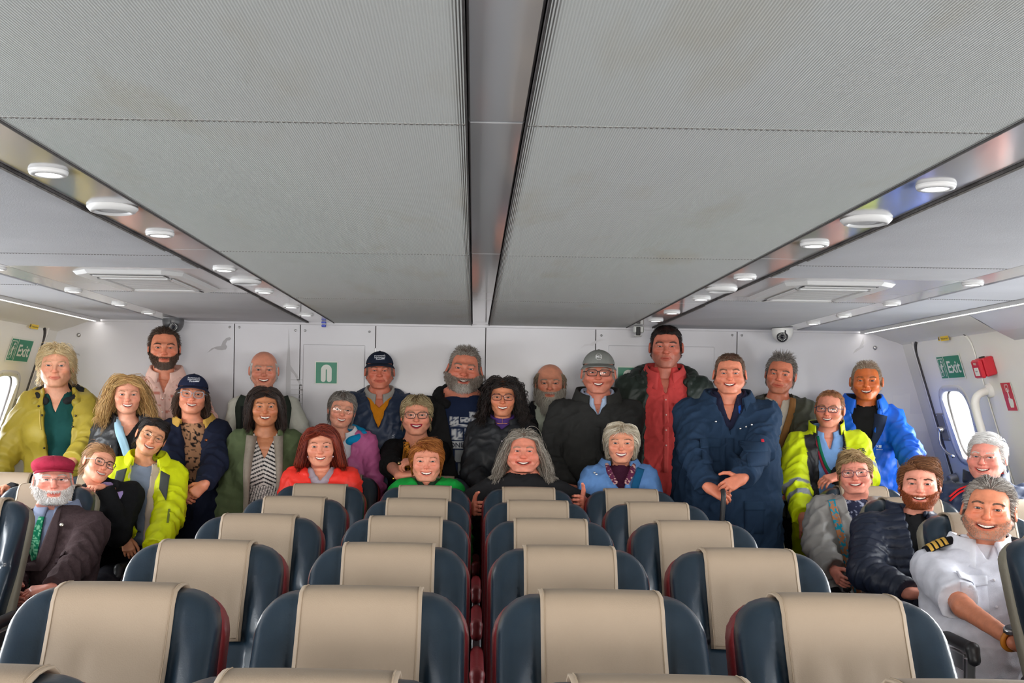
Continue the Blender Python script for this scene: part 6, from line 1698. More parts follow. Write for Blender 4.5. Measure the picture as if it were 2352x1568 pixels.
make_top(c, 'black_top', (26, 26, 27), ease=.016, arm_e=.016, sleeves='elbow', vneck=(.13, .055), mtl=KNIT(), wr=.005, hem=-.62); band(c, 'leopard_scarf', 'black_top', [(-.058, .005), (-.050, -.06), (-.036, -.14), (-.030, -.22)], [.036, .038, .036, .032], col=lambda xz: np.where(((np.abs(vnoise(np.stack([xz[:, 0]*120, xz[:, 1]*120, xz[:, 0]*0+2], 1))) < .2))[:, None], np.array(cl((40, 26, 18))), np.array(cl((214, 140, 44)))), nu=70, nv=9, off=.010, th=.010)
dots(c, 'brass_button', 'black_top', np.array([-.125, -.118, -.110]), np.array([-.10, -.145, -.185]), r=.0085, col=(214, 178, 84), off=.005)
for s_ in (-1, 1):
    v, q = lathe_geo([(0, .006), (.005, .004), (.0065, 0), (.005, -.005), (0, -.007)], 10); link('earring', np_mesh('earring', c.hmap(v+A(s_*.074, -.004, -.048))-c.root_loc, q, True, np.broadcast_to(np.array(cl((180, 90, 70))), v.shape)), c.root, [METAL()])
v, q = lathe_geo([(0, .006), (.006, .005), (.010, .001), (.010, -.003)], 12); link('ring', np_mesh('ring', v[:, [0, 2, 1]]*A(1, -1, 1)+PX(917, 1064, 6.03)-c.root_loc, q, True, np.broadcast_to(np.array(cl((190, 165, 120))), v.shape)), c.root, [METAL()])
# 14 ginger woman
c = person('woman with short ginger hair in a green hooded top', (979, 1060), 5.88, 100, skin=(230, 160, 136), fem=True, bust=.3, mouthw=1.08, eyeo=.6, legs='sit', fat=.05, nshift=(0, .02, .045),
    hair=H(n=1800, style='sweep', dirx=1.0, len=(.045, .065), toplen=(.07, .10), vol=.020, r=.0016, seg=7, mess=.14, low=-.05, fz=.045, fringe=1, fdx=.75, frlen=(.06, .08)), hcol=((142, 76, 26), (208, 136, 66)), brcol=(150, 105, 70), iris=(80, 95, 90), trousers=(40, 42, 52))
make_top(c, 'green_top', (18, 150, 58), ease=.024, arm_e=.024, opening=vop(.075, -.12), neck=.076, wr=.006, hem=-.56); make_top(c, 'undershirt', (34, 60, 44), ease=.004, sleeves='none', vneck=(.06, .04)); hood(c, 'hood', (22, 160, 64), r=.112, tr=.034, z=(-.055, .0), span=38)
# 15 printed tee
c = person('big man with grey beard, black hooded jacket and navy printed tee shirt', (1067, 846), 6.80, 102, skin=(206, 130, 106), smile=True, fat=.55, jaw=.05, brow=.5, roll=5, eyeo=.6, nose=.35, belly=.06, wide=1.18, bs=1.08, mouthw=.9, ears=1.1,
    hair=H(n=1800, style='up', len=(.008, .014), toplen=(.016, .028), vol=.008, mess=.3, r=.0013, recede=.30), hcol=((112, 102, 92), (176, 168, 158)), brcol=(130, 115, 100), beard=dict(n=2600, len=(.010, .018), chin=1.6, r=.0013, mess=.22, seg=5), bcol=((120, 106, 96), (178, 166, 154), (228, 222, 214)), trousers=(36, 38, 48))
make_top(c, 'tee_shirt', (26, 38, 66), ease=.006, sleeves='none', neck=.072)
make_top(c, 'hooded_jacket', (28, 28, 29), ease=.032, arm_e=.034, opening=vop(.135, -.60, .010), neck=.092, wr=.006, hem=-.70); hood(c, 'hood', (24, 24, 25), r=.130, tr=.048, z=(-.05, .045), span=44)
PR = (196, 198, 200)
for x0, x1, z0, z1 in ((-.085, -.030, -.165, -.115), (-.022, .040, -.150, -.118), (.030, .100, -.158, -.085), (-.080, .075, -.178, -.160), (-.072, -.004, -.255, -.188), (.006, .022, -.255, -.185), (.060, .088, -.245, -.165)):
    rect(c, 'tee_print', 'tee_shirt', x0, x1, z0, z1, off=.003, th=.002, col=lambda xz: np.where((vnoise(np.stack([xz[:, 0]*210, xz[:, 1]*160, xz[:, 0]*0+5], 1)) > .15)[:, None], np.array(cl((60, 70, 96))), np.array(cl(PR))))
rect(c, 'tee_print', 'tee_shirt', -.072, .080, -.305, -.262, off=.003, th=.002, col=PR); text_on(c, 'lettering', 'tee_shirt', 'STONEHENGE', .004, -.284, .040, (24, 32, 54), 2, off=.0055)
rect(c, 'tee_print', 'tee_shirt', -.050, .045, -.385, -.312, off=.003, th=.002, col=(150, 154, 156)); rect(c, 'tee_print', 'tee_shirt', -.030, .030, -.46, -.390, off=.003, th=.002, col=(130, 136, 138))
# 16 curly woman
c = person('woman with long curly black hair and dark red glasses in a black jacket', (1155, 912), 6.52, 90, skin=(218, 146, 112), fem=True, bust=.3, mouthw=1.1, eyeo=.85, chinz=.4, jaw=-.03,
    hair=H(LONG, n=1900, len=(.22, .30), vol=.060, part=0, r=.0022, flare=.30, seg=16, curl=(.010, 1.7), mess=.2, fz=.062, jit=.09, lift=.1), hcol=((20, 17, 17), (62, 50, 46)), brcol=(40, 32, 30), iris=(60, 45, 35), trousers=(28, 28, 32), arms=dict(l=dict(w=(1110, 1130, 6.3)), r=dict(w=(1200, 1130, 6.3))))
glasses(c, (92, 36, 34), 'rect', w=.0260, h=.0180, r=.0019, dz=-.001); make_top(c, 'purple_jumper', (84, 58, 122), ease=.006, sleeves='none', neck=.062, mtl=KNIT()); collar(c, 'roll_neck', (84, 58, 122), r=.066, h=.030, fall=.0, gap=1, base=(-.03, 0, .015), mtl=KNIT()); make_top(c, 'jacket', (32, 34, 38), ease=.030, arm_e=.030, opening=vop(.055, -.055), neck=.076, mtl=SHELL(), wr=.007, hem=-.70); collar(c, 'jacket_collar', (34, 36, 40), r=.088, h=.030, fall=.055, gap=26, mtl=SHELL()); dots(c, 'snap', 'jacket', np.array([.0, .045]), np.array([-.105, -.110]), r=.006, col=(190, 180, 190)); dots(c, 'snap', 'jacket', np.array([.04]), np.array([-.145]), r=.006, col=(190, 180, 190))
# 17 long beard
c = person('elderly man with a long white beard, dark jacket and pale shirt', (1264, 880), 6.82, 92, skin=(212, 146, 120), smile=False, brow=.3, eyeo=.75, nose=.1, jaw=-.06,
    hair=H(n=1100, recede=.75, crown=.75, len=(.05, .08), style='back', low=-.085, vol=.012, seg=7, r=.0014, flare=.25), hcol=((128, 108, 86), (178, 160, 138)), brcol=(150, 135, 120), beard=dict(n=2200, len=(.05, .085), chin=.7, r=.0014, mess=.2, seg=9, grav=.55), bcol=((150, 140, 126), (196, 190, 178), (214, 210, 198)), trousers=(40, 40, 44))
make_top(c, 'pale_shirt', (188, 196, 180), ease=.006, sleeves='none', vneck=(.10, .03), wr=.005); collar(c, 'shirt_collar', (196, 202, 188), r=.068, h=.030, fall=.045, gap=24, tip=1.6, base=(-.06, 0, .016)); make_top(c, 'dark_jacket', (30, 31, 33), ease=.024, opening=vop(.090, -.40), neck=.082, wr=.005, hem=-.68); collar(c, 'jacket_collar', (30, 31, 33), r=.088, h=.018, fall=.045, gap=50)
# 18 grey cap
c = person('man in grey emblem cap and black glasses, charcoal jacket, light blue shirt', (1376, 855), 6.45, 98, skin=(208, 134, 112), smile=True, fat=.2, eyeo=.8, ears=1.25, mouthw=.85, teeth=True, wide=1.12, bs=1.06, belly=.03,
    hair=H(n=500, recede=1.2, crown=1.0, len=(.006, .012)), hcol=((170, 160, 150), (200, 192, 184)), brcol=(170, 150, 135),
    arms=dict(l=dict(w=(1300, 1120, 6.2), pole=(-1, .3, -.4)), r=dict(w=(1396, 1086, 6.04), pole=(1.2, .25, -.35), f=A(-1, -.05, .10), palm=A(0, .6, -.8), curl=(35, 40, 30))), trousers=(36, 38, 44))
hat_cap(c, (132, 134, 130), logo='mg'); glasses(c, (24, 24, 28), 'rect', w=.0270, h=.0175, r=.0019, dz=-.003)
make_top(c, 'blue_shirt', (176, 196, 224), ease=.006, sleeves='none', vneck=(.08, .025)); collar(c, 'shirt_collar', (182, 202, 230), r=.068, h=.038, fall=.045, gap=15, tip=1.6, base=(-.06, 0, .016)); make_top(c, 'charcoal_jacket', (44, 44, 43), ease=.034, arm_e=.032, opening=vop(.070, -.075), neck=.080, wr=.007, hem=-.74); collar(c, 'jacket_collar', (48, 48, 46), r=.092, h=.050, fall=.060, gap=24, tip=1.5, base=(-.06, 0, .01)); band(c, 'placket', 'charcoal_jacket', [(.0, -.15), (.0, -.35), (.0, -.6)], .030, col=(40, 40, 39), off=.003)
# 19 long grey hair
c = person('smiling person with long wavy grey hair gripping the seat in front', (1203, 1036), 5.84, 100, skin=(224, 146, 124), fat=.45, jaw=.04, mouthw=1.15, eyeo=.55, nose=.15, brow=-.2, legs='sit', wide=1.1,
    hair=H(LONG, n=2000, style='back', len=(.24, .34), vol=.026, r=.0018, flare=.45, seg=14, curl=(.004, 1.0), mess=.22, jit=.08, recede=.35, fz=.075, part=0), hcol=((120, 110, 98), (196, 188, 176)), brcol=(170, 140, 120), iris=(80, 100, 115), trousers=(36, 38, 46),
    arms=dict(l=dict(w=(1084, 1168, 5.62), pole=(-1, .5, -.5), f=A(.22, -.95, .10), palm=A(1, .2, 0), curl=(30, 60, 40), thumb=(60, 0)), r=dict(w=(1342, 1155, 5.62), pole=(1, .5, -.5), f=A(-.25, -.95, .12), palm=A(-1, .2, 0), curl=(30, 60, 40), thumb=(75, -10))))
make_top(c, 'black_top', (32, 32, 34), ease=.018, neck=.070, wr=.005, hem=-.56)
# 20 white bob
c = person('woman with a white blonde bob, denim blue coat and purple scarf', (1429, 1018), 5.86, 97, skin=(226, 160, 132), fem=True, mouthw=1.08, eyeo=.9, bust=.2, legs='sit', nshift=(0, .02, .015), jaw=-.05, chinz=.2, lips=(178, 96, 90),
    hair=H(n=2000, style='part', part=.012, fringe=1, fdx=0, frlen=(.06, .085), len=(.13, .17), toplen=(.17, .21), vol=.026, r=.0018, seg=11, mess=.08, fz=.026, low=-.09, grav=.5), hcol=((186, 170, 142), (238, 230, 214)), brcol=(120, 95, 75), iris=(70, 80, 90), trousers=(40, 44, 60))
make_top(c, 'jumper', (66, 30, 50), ease=.006, sleeves='none', neck=.062, mtl=KNIT()); make_top(c, 'denim_coat', (96, 136, 190), ease=.028, arm_e=.028, opening=vop(.072, -.20), neck=.078, wr=.006, hem=-.58); collar(c, 'coat_collar', (100, 140, 194), r=.086, h=.026, fall=.065, gap=32, tip=1.6, out=.04)
for s_ in (-1, 1): band(c, 'paisley_scarf', 'denim_coat', [(s_*.062, .005), (s_*.050, -.05), (s_*.022, -.12)], [.035, .045, .03], col=lambda xz: np.where((vnoise(np.stack([xz[:, 0]*130, xz[:, 1]*130, xz[:, 0]*0], 1)) > .3)[:, None], np.array(cl((196, 160, 150))), np.array(cl((92, 36, 66)))), nu=70, nv=9, off=.010, th=.010)
band(c, 'bag_strap', 'denim_coat', [(.105, -.025), (.075, -.12), (.045, -.24)], .038, col=(22, 84, 124), off=.012, th=.005); dots(c, 'snap', 'denim_coat', np.array([-.135, -.125]), np.array([-.055, -.065]), r=.006, col=(210, 214, 220), off=.012)
# 21 tall man
c = person('very tall man in a coral shirt under a dark green hooded coat', (1532, 795), 6.76, 100, skin=(200, 124, 104), smile=False, brow=.5, eyeo=.6, nose=.3, ears=1.15, jaw=.03, chinz=.5, wide=1.12, bs=1.12, belly=.02,
    hair=H(n=1900, style='fwd', len=(.006, .011), toplen=(.024, .038), vol=.008, r=.0014, recede=.10, mess=.2, fringe=1, frlen=(.028, .040), fz=.07), hcol=((24, 20, 20), (56, 48, 46)), brcol=(60, 46, 40), stubble=(150, 104, 92), iris=(70, 70, 65), trousers=(30, 34, 46), arms=dict(l=dict(w=(1440, 1130, 6.7), pole=(-1, .2, -.2)), r=dict(w=(1640, 1150, 6.7), pole=(1, .2, -.2))))
make_top(c, 'coral_shirt', lambda t, v: np.array(cl((204, 72, 70)))*(1+.08*vnoise(t*A(180, 180, 60)))[:, None], ease=.010, sleeves='none', vneck=(.115, .030), wr=.006, hem=-.66); collar(c, 'shirt_collar', (206, 76, 74), r=.080, h=.036, fall=.052, gap=20, tip=1.7, base=(-.06, 0, .016))
band(c, 'placket', 'coral_shirt', [(.0, -.12), (.003, -.3), (.004, -.58)], .030, col=(212, 82, 78), off=.003); dots(c, 'button', 'coral_shirt', np.array([0., .002, .003, .004]), np.array([-.15, -.24, -.33, -.42]), r=.005, col=(232, 190, 180), mtl=PLAST(), off=.006); rect(c, 'shirt_pocket', 'coral_shirt', .045, .115, -.27, -.17, off=.003, th=.003, col=(200, 68, 66))
make_top(c, 'green_coat', (36, 46, 40), ease=.038, arm_e=.036, opening=pop(.115, .135, .010), neck=.096, wr=.008, hem=-.95, mtl=SHELL(), depth=.055); hood(c, 'hood', (34, 44, 38), r=.135, tr=.050, z=(-.06, .03), mtl=SHELL(), span=50)
# 22 navy jacket man
c = person('smiling man in a navy field jacket with hands folded on an umbrella', (1679, 857), 6.05, 95, skin=(222, 144, 116), smile=True, brow=.2, eyeo=.65, fat=.2, jaw=.03, ears=1.15, wide=1.16, bs=1.07, belly=.05,
    hair=H(n=1700, style='fwd', len=(.010, .018), toplen=(.020, .032), vol=.007, r=.0012, recede=.45, mess=.25), hcol=((88, 62, 46), (140, 118, 100)), brcol=(120, 86, 66), iris=(90, 110, 125),
    arms=dict(l=dict(w=(1626, 1118, 5.66), pole=(-1, .3, -.3), f=A(.85, -.2, -.45), palm=A(.1, .8, -.6), curl=(20, 30, 25)), r=dict(w=(1706, 1098, 5.60), pole=(1, .3, -.3), f=A(-.85, -.15, -.42), palm=A(-.1, .85, -.5), curl=(28, 35, 25), thumb=(55, -5))), trousers=(30, 34, 44))
make_top(c, 'polo_shirt', lambda t, v: np.where(((t[:, 0] > .048) & (t[:, 0] < .058) & (t[:, 2] > -.07) & (t[:, 2] < -.02) | (t[:, 0] < -.036) & (t[:, 0] > -.052) & (t[:, 2] < -.10))[:, None], np.array(cl((20, 90, 190))), np.array(cl((34, 36, 58)))), ease=.006, sleeves='none', vneck=(.115, .035), res=.006); collar(c, 'polo_collar', (38, 38, 60), r=.070, h=.030, fall=.045, gap=24, tip=1.6, base=(-.055, 0, .016))
make_top(c, 'field_jacket', (34, 54, 78), ease=.036, arm_e=.032, opening=vop(.080, -.17), neck=.084, wr=.008, hem=-.80); collar(c, 'jacket_collar', (36, 56, 80), r=.094, h=.034, fall=.072, gap=34, tip=1.6, out=.035, base=(-.06, 0, .012))
band(c, 'placket', 'field_jacket', [(-.004, -.20), (-.006, -.4), (-.006, -.78)], .045, col=(32, 51, 74), off=.004)
for x0, x1, z0, z1 in ((.045, .160, -.330, -.215), (-.165, -.055, -.325, -.205), (.075, .180, -.70, -.53)):
    rect(c, 'patch_pocket', 'field_jacket', x0, x1, z0, z1, off=.006, th=.006, col=(33, 53, 77)); rect(c, 'pocket_flap', 'field_jacket', x0-.004, x1+.004, z1-.045, z1+.004, off=.010, th=.006, col=(35, 56, 80))
dots(c, 'snap', 'field_jacket', np.array([.052, .080, .105, -.075]), np.array([-.150, -.140, -.128, -.115]), r=.006, col=(205, 205, 205), off=.010); rect(c, 'red_logo', 'field_jacket', .132, .148, -.212, -.198, off=.013, th=.002, col=(196, 44, 60))
# 23 olive jacket
c = person('grey haired man in an olive jacket over a white henley with a tan strap', (1796, 859), 6.70, 92, skin=(204, 126, 98), smile=False, yaw=-4, roll=7, eyeo=.85, stubble=(150, 110, 92), ears=1.05, mouthw=1.15,
    hair=H(n=1800, style='up', len=(.020, .036), toplen=(.030, .050), vol=.014, r=.0013, recede=.5, mess=.4), hcol=((96, 88, 82), (156, 148, 140)), brcol=(90, 72, 60), iris=(100, 110, 110), trousers=(28, 28, 30),
    arms=dict(l=dict(w=(1740, 1120, 6.6)), r=dict(w=(1812, 1098, 6.35), pole=(1, .3, -.3), f=A(-.2, -.3, -1), palm=A(-1, .2, 0))))
make_top(c, 'henley', (204, 196, 180), ease=.006, sleeves='none', neck=.066, vneck=(.075, .012), wr=.005); make_top(c, 'olive_jacket', (58, 60, 46), ease=.032, arm_e=.030, opening=pop(.080, .045, -.005), neck=.080, wr=.007, hem=-.72, mtl=SHELL(), depth=.05); hood(c, 'hood', (50, 52, 42), r=.120, tr=.032, z=(-.045, .01), mtl=SHELL(), span=55)
band(c, 'tan_strap', 'henley', [(.080, .015), (.062, -.07), (.034, -.16), (-.010, -.30)], .038, col=(132, 92, 50), off=.022, th=.008); dots(c, 'button', 'henley', np.array([.0]), np.array([-.075]), r=.005, col=(90, 70, 60), mtl=PLAST())
# 24 hi vis man
c = person('young man in glasses wearing a high visibility yellow jacket, blue shirt and lanyard', (1909, 939), 6.40, 88, skin=(226, 152, 128), smile=True, yaw=-8, roll=3, eyeo=.7, jaw=-.02, ears=1.1, lean=-3,
    hair=H(n=1700, style='fwd', len=(.012, .022), toplen=(.018, .030), vol=.008, r=.0012, recede=.85, mess=.2), hcol=((150, 98, 60), (196, 148, 104)), brcol=(160, 112, 78), iris=(90, 110, 120),
    arms=dict(l=dict(w=(1846, 1186, 6.02), pole=(-1, .4, -.2), f=A(.15, -.1, -1), palm=A(.2, 1, 0), curl=(12, 15, 12), spread=10), r=dict(w=(1930, 1092, 6.10), pole=(1, .3, -.6), f=A(-.9, -.15, -.25), palm=A(0, .5, -1), curl=(28, 30, 20))), trousers=(26, 28, 34))
glasses(c, (36, 40, 66), 'rect', w=.0265, h=.0180, r=.0018, dz=-.003)
make_top(c, 'blue_shirt', (122, 162, 214), ease=.006, sleeves='none', vneck=(.095, .032), wr=.005); collar(c, 'shirt_collar', (130, 170, 220), r=.067, h=.034, fall=.050, gap=18, tip=1.7, base=(-.058, 0, .016))
def hv(t, v):
    c_ = PEOPLE[-1]; col = np.tile(np.array(cl((208, 226, 6))), (len(t), 1))
    xl = np.abs(t[:, 0]); fr = (xl < .135) & (t[:, 0] < .0) & (t[:, 1] < .02) & (t[:, 2] < .0)
    col[fr] = cl((36, 36, 38)); col[(xl < .085) & (t[:, 1] < .0)] = cl((34, 34, 36))
    for s_ in 'lr':
        ax = unit(c_.W[s_]-c_.E[s_]); u = (v-c_.E[s_])@ax; near = (sd_cap(v.astype(F32), c_.E[s_], c_.W[s_], .095) < 0) & ((t[:, 0] < 0) == (s_ == 'l'))
        for a0, a1 in ((.045, .080), (.135, .175)): col[near & (u > a0) & (u < a1)] = cl((140, 146, 152))
        ax = unit(c_.E[s_]-c_.S[s_]); u = (v-c_.S[s_])@ax; near = (sd_cap(v.astype(F32), c_.S[s_], c_.E[s_], .1) < 0) & ((t[:, 0] < 0) == (s_ == 'l')) & (xl > .15)
        if s_ == 'r': col[near & (u > .19) & (u < .225)] = cl((140, 146, 152))
    return col
make_top(c, 'hi_vis_jacket', hv, ease=.034, arm_e=.034, opening=pop(.072, .080, .005), neck=.082, wr=.007, hem=-.80, res=.0075, mtl=SHELL(), depth=.05); collar(c, 'jacket_collar', (208, 226, 6), r=.088, h=.060, fall=.0, gap=42, base=(-.045, 0, .012), mtl=SHELL()); collar(c, 'collar_lining', (38, 38, 40), r=.082, h=.058, fall=.0, gap=40, base=(-.045, 0, .012))
text_on(c, 'lettering', 'hi_vis_jacket', 'HOVER', .125, -.105, .036, (40, 40, 40), 10); text_on(c, 'lettering', 'hi_vis_jacket', 'TRAVEL', .127, -.131, .016, (200, 60, 50), 10)
band(c, 'lanyard', 'blue_shirt', [(-.062, -.01), (-.050, -.10), (-.015, -.20), (.055, -.26)], .016, col=(20, 112, 84), off=.008, th=.003); band(c, 'lanyard', 'blue_shirt', [(-.074, -.01), (-.064, -.10), (-.035, -.20), (.010, -.28)], .014, col=(150, 40, 60), off=.007, th=.003)
# 25 blue jacket
c = person('tanned man with cropped grey hair in a bright blue jacket and black tee', (1994, 874), 6.70, 92, skin=(204, 112, 58), smile=True, brow=.3, eyeo=.75, ears=1.3, nose=.2, mouthw=1.0, blush=.4, tyaw=4,
    hair=H(n=1700, style='up', len=(.008, .014), toplen=(.012, .024), vol=.006, r=.0012, recede=.35, mess=.25), hcol=((132, 110, 88), (196, 180, 160)), brcol=(140, 90, 56), iris=(60, 50, 40), trousers=(40, 44, 56),
    arms=dict(l=dict(w=(1930, 1120, 6.6)), r=dict(w=(2112, 1100, 6.28), pole=(1.2, .4, -.2), f=A(.2, -.4, -.8), palm=A(0, .3, -1))))
make_top(c, 'black_tee', (22, 22, 23), ease=.006, sleeves='none', neck=.064); make_top(c, 'blue_jacket', (14, 98, 216), ease=.032, arm_e=.030, opening=vop(.088, -.36, -.015), neck=.084, wr=.008, hem=-.66, mtl=SHELL()); collar(c, 'jacket_collar', (16, 100, 218), r=.092, h=.050, fall=.055, gap=36, tip=1.6, out=.03, mtl=SHELL()); collar(c, 'collar_lining', (34, 42, 62), r=.086, h=.050, fall=.0, gap=34)
band(c, 'storm_flap', 'blue_jacket', [(.075, -.045), (.050, -.15), (.005, -.26)], [.075, .050, .020], col=(36, 46, 70), off=.010, th=.006)
rect(c, 'white_logo', 'blue_jacket', .058, .074, -.240, -.224, off=.006, th=.002, col=(205, 220, 240)); text_on(c, 'lettering', 'blue_jacket', 'X', .048, -.232, .020, (200, 215, 240), off=.007); text_on(c, 'lettering', 'blue_jacket', 'karrimor', .062, -.249, .011, (200, 215, 240), off=.007)
# 26 grey jacket woman
c = person('woman with purple glasses in a grey rain jacket with turquoise patterned bag strap', (1968, 1086), 5.68, 100, skin=(228, 154, 136), fem=True, fat=.3, mouthw=1.1, eyeo=.6, roll=-5, legs='sit', bust=.6, wide=1.08, nshift=(-.0, .02, 0),
    hair=H(n=1800, style='sweep', dirx=-.8, len=(.035, .055), toplen=(.06, .085), vol=.018, r=.0015, seg=7, mess=.2, low=-.05, fz=.045, fringe=1, fdx=-.5, frlen=(.055, .075)), hcol=((134, 104, 68), (204, 176, 130)), brcol=(150, 115, 85), iris=(80, 100, 110), trousers=(34, 36, 42),
    arms=dict(l=dict(w=(1916, 1310, 5.40), pole=(-1, .4, -.3)), r=dict(w=(2010, 1300, 5.35))))
glasses(c, (110, 62, 78), 'rect', w=.0268, h=.0190, r=.0018, dz=-.004)
make_top(c, 'floral_top', spots((38, 42, 66), (150, 155, 175), 48, .16), ease=.006, sleeves='none', neck=.068, res=.007); make_top(c, 'grey_jacket', (148, 146, 142), ease=.034, arm_e=.030, opening=vop(.075, -.34, .030), neck=.082, wr=.008, hem=-.62, mtl=SHELL()); hood(c, 'hood', (156, 154, 152), r=.122, tr=.036, z=(-.05, .01), mtl=SHELL(), span=42)
band(c, 'bag_strap', 'grey_jacket', [(-.105, -.020), (-.090, -.15), (-.050, -.32), (.000, -.50)], .036, col=lambda xz: np.where((vnoise(np.stack([xz[:, 0]*120, xz[:, 1]*120, xz[:, 0]*0+7], 1)) > .05)[:, None], np.array(cl((24, 150, 176))), np.array(cl((186, 124, 84)))), nu=70, nv=9, off=.010, th=.006)
band(c, 'orange_zip', 'grey_jacket', [(.010, -.16), (.028, -.24), (.048, -.30)], .010, col=(226, 132, 100), off=.004)
# 27 ginger beard
c = person('young man with ginger beard and swept brown hair in a navy puffer jacket', (2119, 1112), 4.92, 119, skin=(232, 162, 142), smile=True, mouthw=1.12, eyeo=.8, jaw=.03, brow=.2, legs='sit', wide=1.06, nshift=(-.02, .02, 0), ears=1.0,
    hair=H(n=2000, style='sweep', dirx=.9, len=(.030, .050), toplen=(.07, .10), vol=.020, r=.0014, seg=7, mess=.10, low=-.04, fz=.05, recede=.02), hcol=((96, 58, 34), (156, 106, 68)), brcol=(84, 54, 38), beard=dict(n=3000, len=(.006, .012), chin=.8, r=.0009, mess=.25), bcol=((132, 62, 26), (184, 98, 50)), iris=(80, 95, 85), trousers=(32, 34, 42),
    arms=dict(l=dict(w=(2085, 1362, 4.62), pole=(-1, .4, -.4), f=A(1, -.2, .05), palm=A(0, .4, -1)), r=dict(w=(2190, 1350, 4.60))))
make_top(c, 'black_tee', (22, 22, 24), ease=.006, sleeves='none', neck=.066); make_top(c, 'puffer_jacket', (28, 36, 54), ease=.030, arm_e=.030, opening=vop(.050, -.36, .012), neck=.076, wr=.003, hem=-.62, quilt=(.042, .009), mtl=mat('puffer nylon', None, .46, spec=.4, bump=(70, .3)), res=.0065); collar(c, 'jacket_collar', (28, 36, 54), r=.078, h=.055, fall=.0, gap=30, base=(-.05, 0, .012), th=.014, mtl=mat('puffer nylon', None, .46, spec=.4, bump=(70, .3)))
band(c, 'zip', 'puffer_jacket', [(.040, -.05), (.026, -.2), (.016, -.38), (.014, -.55)], .014, col=(16, 18, 24), off=.004)
# 28 white hair
c = person('white haired man with rimless gold glasses in a navy jacket with red stripes', (2273, 1050), 5.28, 108, skin=(232, 158, 144), smile=True, yaw=-12, roll=2, eyeo=.7, fat=.2, nose=.2, mouthw=1.05, legs='sit', ears=1.1, nshift=(.03, .02, 0), wide=1.05,
    hair=H(n=2000, style='sweep', dirx=-.9, len=(.030, .050), toplen=(.05, .075), vol=.016, r=.0014, seg=7, mess=.12, low=-.06, recede=.15), hcol=((206, 204, 202), (244, 243, 240)), brcol=(215, 205, 195), iris=(90, 110, 125), trousers=(40, 44, 56))
glasses(c, (190, 150, 100), 'rect', w=.0265, h=.0150, r=.0009, metal=True, rim='half', dz=-.005)
make_top(c, 'shirt', (206, 208, 214), ease=.006, sleeves='none', vneck=(.06, .03)); make_top(c, 'navy_jacket', (30, 44, 72), ease=.034, arm_e=.034, opening=vop(.060, -.20), neck=.080, wr=.007, hem=-.60, mtl=SHELL(), quilt=(.05, .005)); collar(c, 'jacket_collar', (26, 38, 64), r=.086, h=.060, fall=.0, gap=26, th=.010, mtl=SHELL()); collar(c, 'red_collar_edge', (196, 34, 40), r=.081, h=.050, fall=.0, gap=24, th=.004)
for k_ in (0, 1): band(c, 'red_stripe', 'navy_jacket', [(-.095, -.016-.018*k_), (-.14, -.036-.018*k_), (-.185, -.075-.02*k_)], .009, col=(200, 36, 40), off=.006)
# 29 pilot
c = person('smiling pilot with grey hair in a white uniform shirt with gold striped epaulettes', (2280, 1170), 4.18, 147, skin=(216, 142, 110), smile=True, roll=5, yaw=-3, mouthw=1.12, eyeo=.8, fat=.15, jaw=.05, legs='sit', wide=1.06, bs=1.04, belly=.03, brow=.3, ears=1.15, nshift=(.0, .02, 0),
    hair=H(n=2300, style='back', len=(.010, .018), toplen=(.045, .065), vol=.016, r=.0013, seg=7, mess=.2, recede=.30, lift=.6), hcol=((112, 104, 98), (196, 188, 178)), brcol=(96, 74, 60), stubble=(150, 112, 92), beard=dict(n=1300, len=(.003, .006), r=.0007, mess=.3, seg=3), bcol=((120, 92, 76), (186, 170, 154), (200, 188, 174)), iris=(70, 75, 70),
    arms=dict(l=dict(w=(2338, 1478, 3.66), pole=(-1, .25, -.35), f=A(.95, -.2, -.22), palm=A(0, .25, -1)), r=dict(w=(2420, 1470, 3.70), pole=(1, .3, -.3))), trousers=(42, 46, 56))
make_top(c, 'white_shirt', (226, 228, 238), ease=.016, arm_e=.018, sleeves='short', neck=.066, vneck=(.060, .03), wr=.0035, hem=-.60, res=.0065); collar(c, 'shirt_collar', (232, 234, 242), r=.082, h=.034, fall=.062, gap=18, tip=1.7, base=(-.050, 0, .018), out=.03); make_top(c, 'undershirt', (220, 222, 230), ease=.004, sleeves='none', neck=.060)
rect(c, 'chest_pocket', 'white_shirt', -.128, -.012, -.265, -.135, off=.004, th=.004, col=(224, 226, 237)); part_sheet(c, 'pocket_flap', 'white_shirt', np.linspace(0, 1, 13), np.linspace(0, 1, 5), lambda u, v: (-.130+.120*u, -.125-v*(.035+.012*(1-abs(2*u-1)))), off=.008, th=.005, col=(230, 232, 241)); dots(c, 'button', 'white_shirt', np.array([-.070]), np.array([-.160]), r=.0055, col=(238, 238, 244), mtl=PLAST(), off=.009)
dots(c, 'button', 'white_shirt', np.array([.012, .012, .012]), np.array([-.14, -.24, -.34]), r=.0055, col=(240, 240, 246), mtl=PLAST(), off=.006)
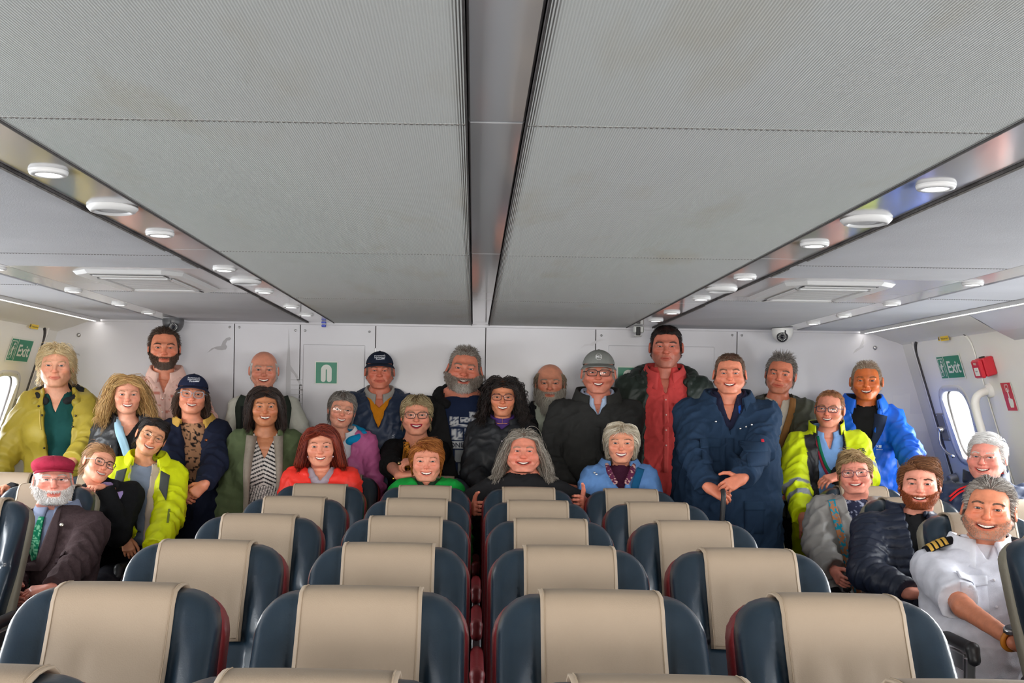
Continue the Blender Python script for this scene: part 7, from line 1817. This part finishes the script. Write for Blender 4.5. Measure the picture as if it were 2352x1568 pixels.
def epaulette(c, s_):
    a = to_world(A(s_*.072, -.005, .012)*c.bs, c)+A(0, -.01, .030); b = c.S['l' if s_ < 0 else 'r']+A(s_*.030, -.018, .072)
    ax = unit(b-a); L = np.linalg.norm(b-a); yv = unit(np.cross(ax, A(0, 0, 1))*(1 if s_ > 0 else -1)); yv = unit(A(0, -1, -.25)-ax*(A(0, -1, -.25)@ax)); zv = np.cross(ax, yv); zv = zv if zv[2] > 0 else -zv
    def f(u, v): return a+ax*L*u+yv*(v-.5)*.060*(1 if u > .12 else .45+4.5*u)+zv*(.010*math.sin(u*math.pi)-.016*(2*v-1)**2+.004)
    V, Q = sheet(f, np.linspace(0, 1, 12), np.linspace(0, 1, 7), .006); e = link('epaulette', np_mesh('epaulette', V-c.root_loc, Q, True, np.broadcast_to(np.array(cl((18, 18, 22))), V.shape)), c.root, [CLOTH()])
    for k in range(4):
        u0 = .42+.135*k
        V, Q = sheet(lambda u, v: f(u0+.085*u, v)+zv*.003, np.linspace(0, 1, 3), np.linspace(0, 1, 7), .004); link('gold_bar', np_mesh('gold_bar', V-c.root_loc, Q, True, np.broadcast_to(np.array(cl((226, 180, 78))), V.shape)), e, [mat('gold braid', None, .45, metal=.4, bump=(500, .6))])
epaulette(c, -1); epaulette(c, 1)
def watch(c, k, strap):
    ax = unit(c.W[k]-c.E[k]); p = c.W[k]-ax*.030; P = []
    u = unit(np.cross(ax, A(0, 0, 1))); w = np.cross(u, ax)
    for a in np.linspace(0, 2*math.pi, 25)[:-1]: P.append(p+.033*(math.cos(a)*u+math.sin(a)*w))
    e = link('wristwatch', tube_mesh('wristwatch', np.array(P)-c.root_loc, .009, 6, closed=True), c.root, [mat('watch strap', strap, .5)])
    n = unit(A(0, -1, .35)-ax*(A(0, -1, .35)@ax)); xx = np.cross(n, ax); Rm = np.stack([ax, xx, n], 1)
    for nm, pr, m in (('case', [(0, .010), (.019, .010), (.0235, .008), (.0245, .002), (.0245, -.006)], METAL()), ('dial', [(0, .0112), (.0185, .0112)], mat('watch dial', (.015, .015, .018), .15))):
        v, q = lathe_geo(pr, 28); link(nm, np_mesh(nm, v@Rm.T+p+n*.036-c.root_loc, q, True, np.broadcast_to(np.array(cl((190, 190, 192))), v.shape)), e, [m])
watch(c, 'l', cl((196, 120, 30)))
# umbrella under the folded hands
a = PX(1662, 1140, 5.55); b = PX(1655, 1235, 5.55); e = empty('umbrella', (b[0], b[1], 0)); tag(e, 'closed black umbrella under the hands of the navy jacket man', 'umbrella')
R0 = A(b[0], b[1], 0); tip = A(b[0]-.01, b[1], .012)
link('handle', tube_mesh('handle', catmull([a+A(0, .02, .03), a, (a+b)/2, b], 12)-R0, .013, 12), e, [BLKP])
link('shaft', tube_mesh('shaft', np.array([b, b+A(0, 0, -.06)])-R0, .005, 8), e, [ALU])
link('canopy', tube_mesh('canopy', np.array([b+A(0, 0, -.03), b+A(0, 0, -.05), b+A(0, 0, -.25), (b+tip)/2+A(0, 0, -.05), tip+A(0, 0, .05)])-R0, [.012, .020, .028, .024, .008], 10), e, [BLKP])
link('ferrule', tube_mesh('ferrule', np.array([tip+A(0, 0, .05), tip])-R0, .006, 8), e, [ALU])
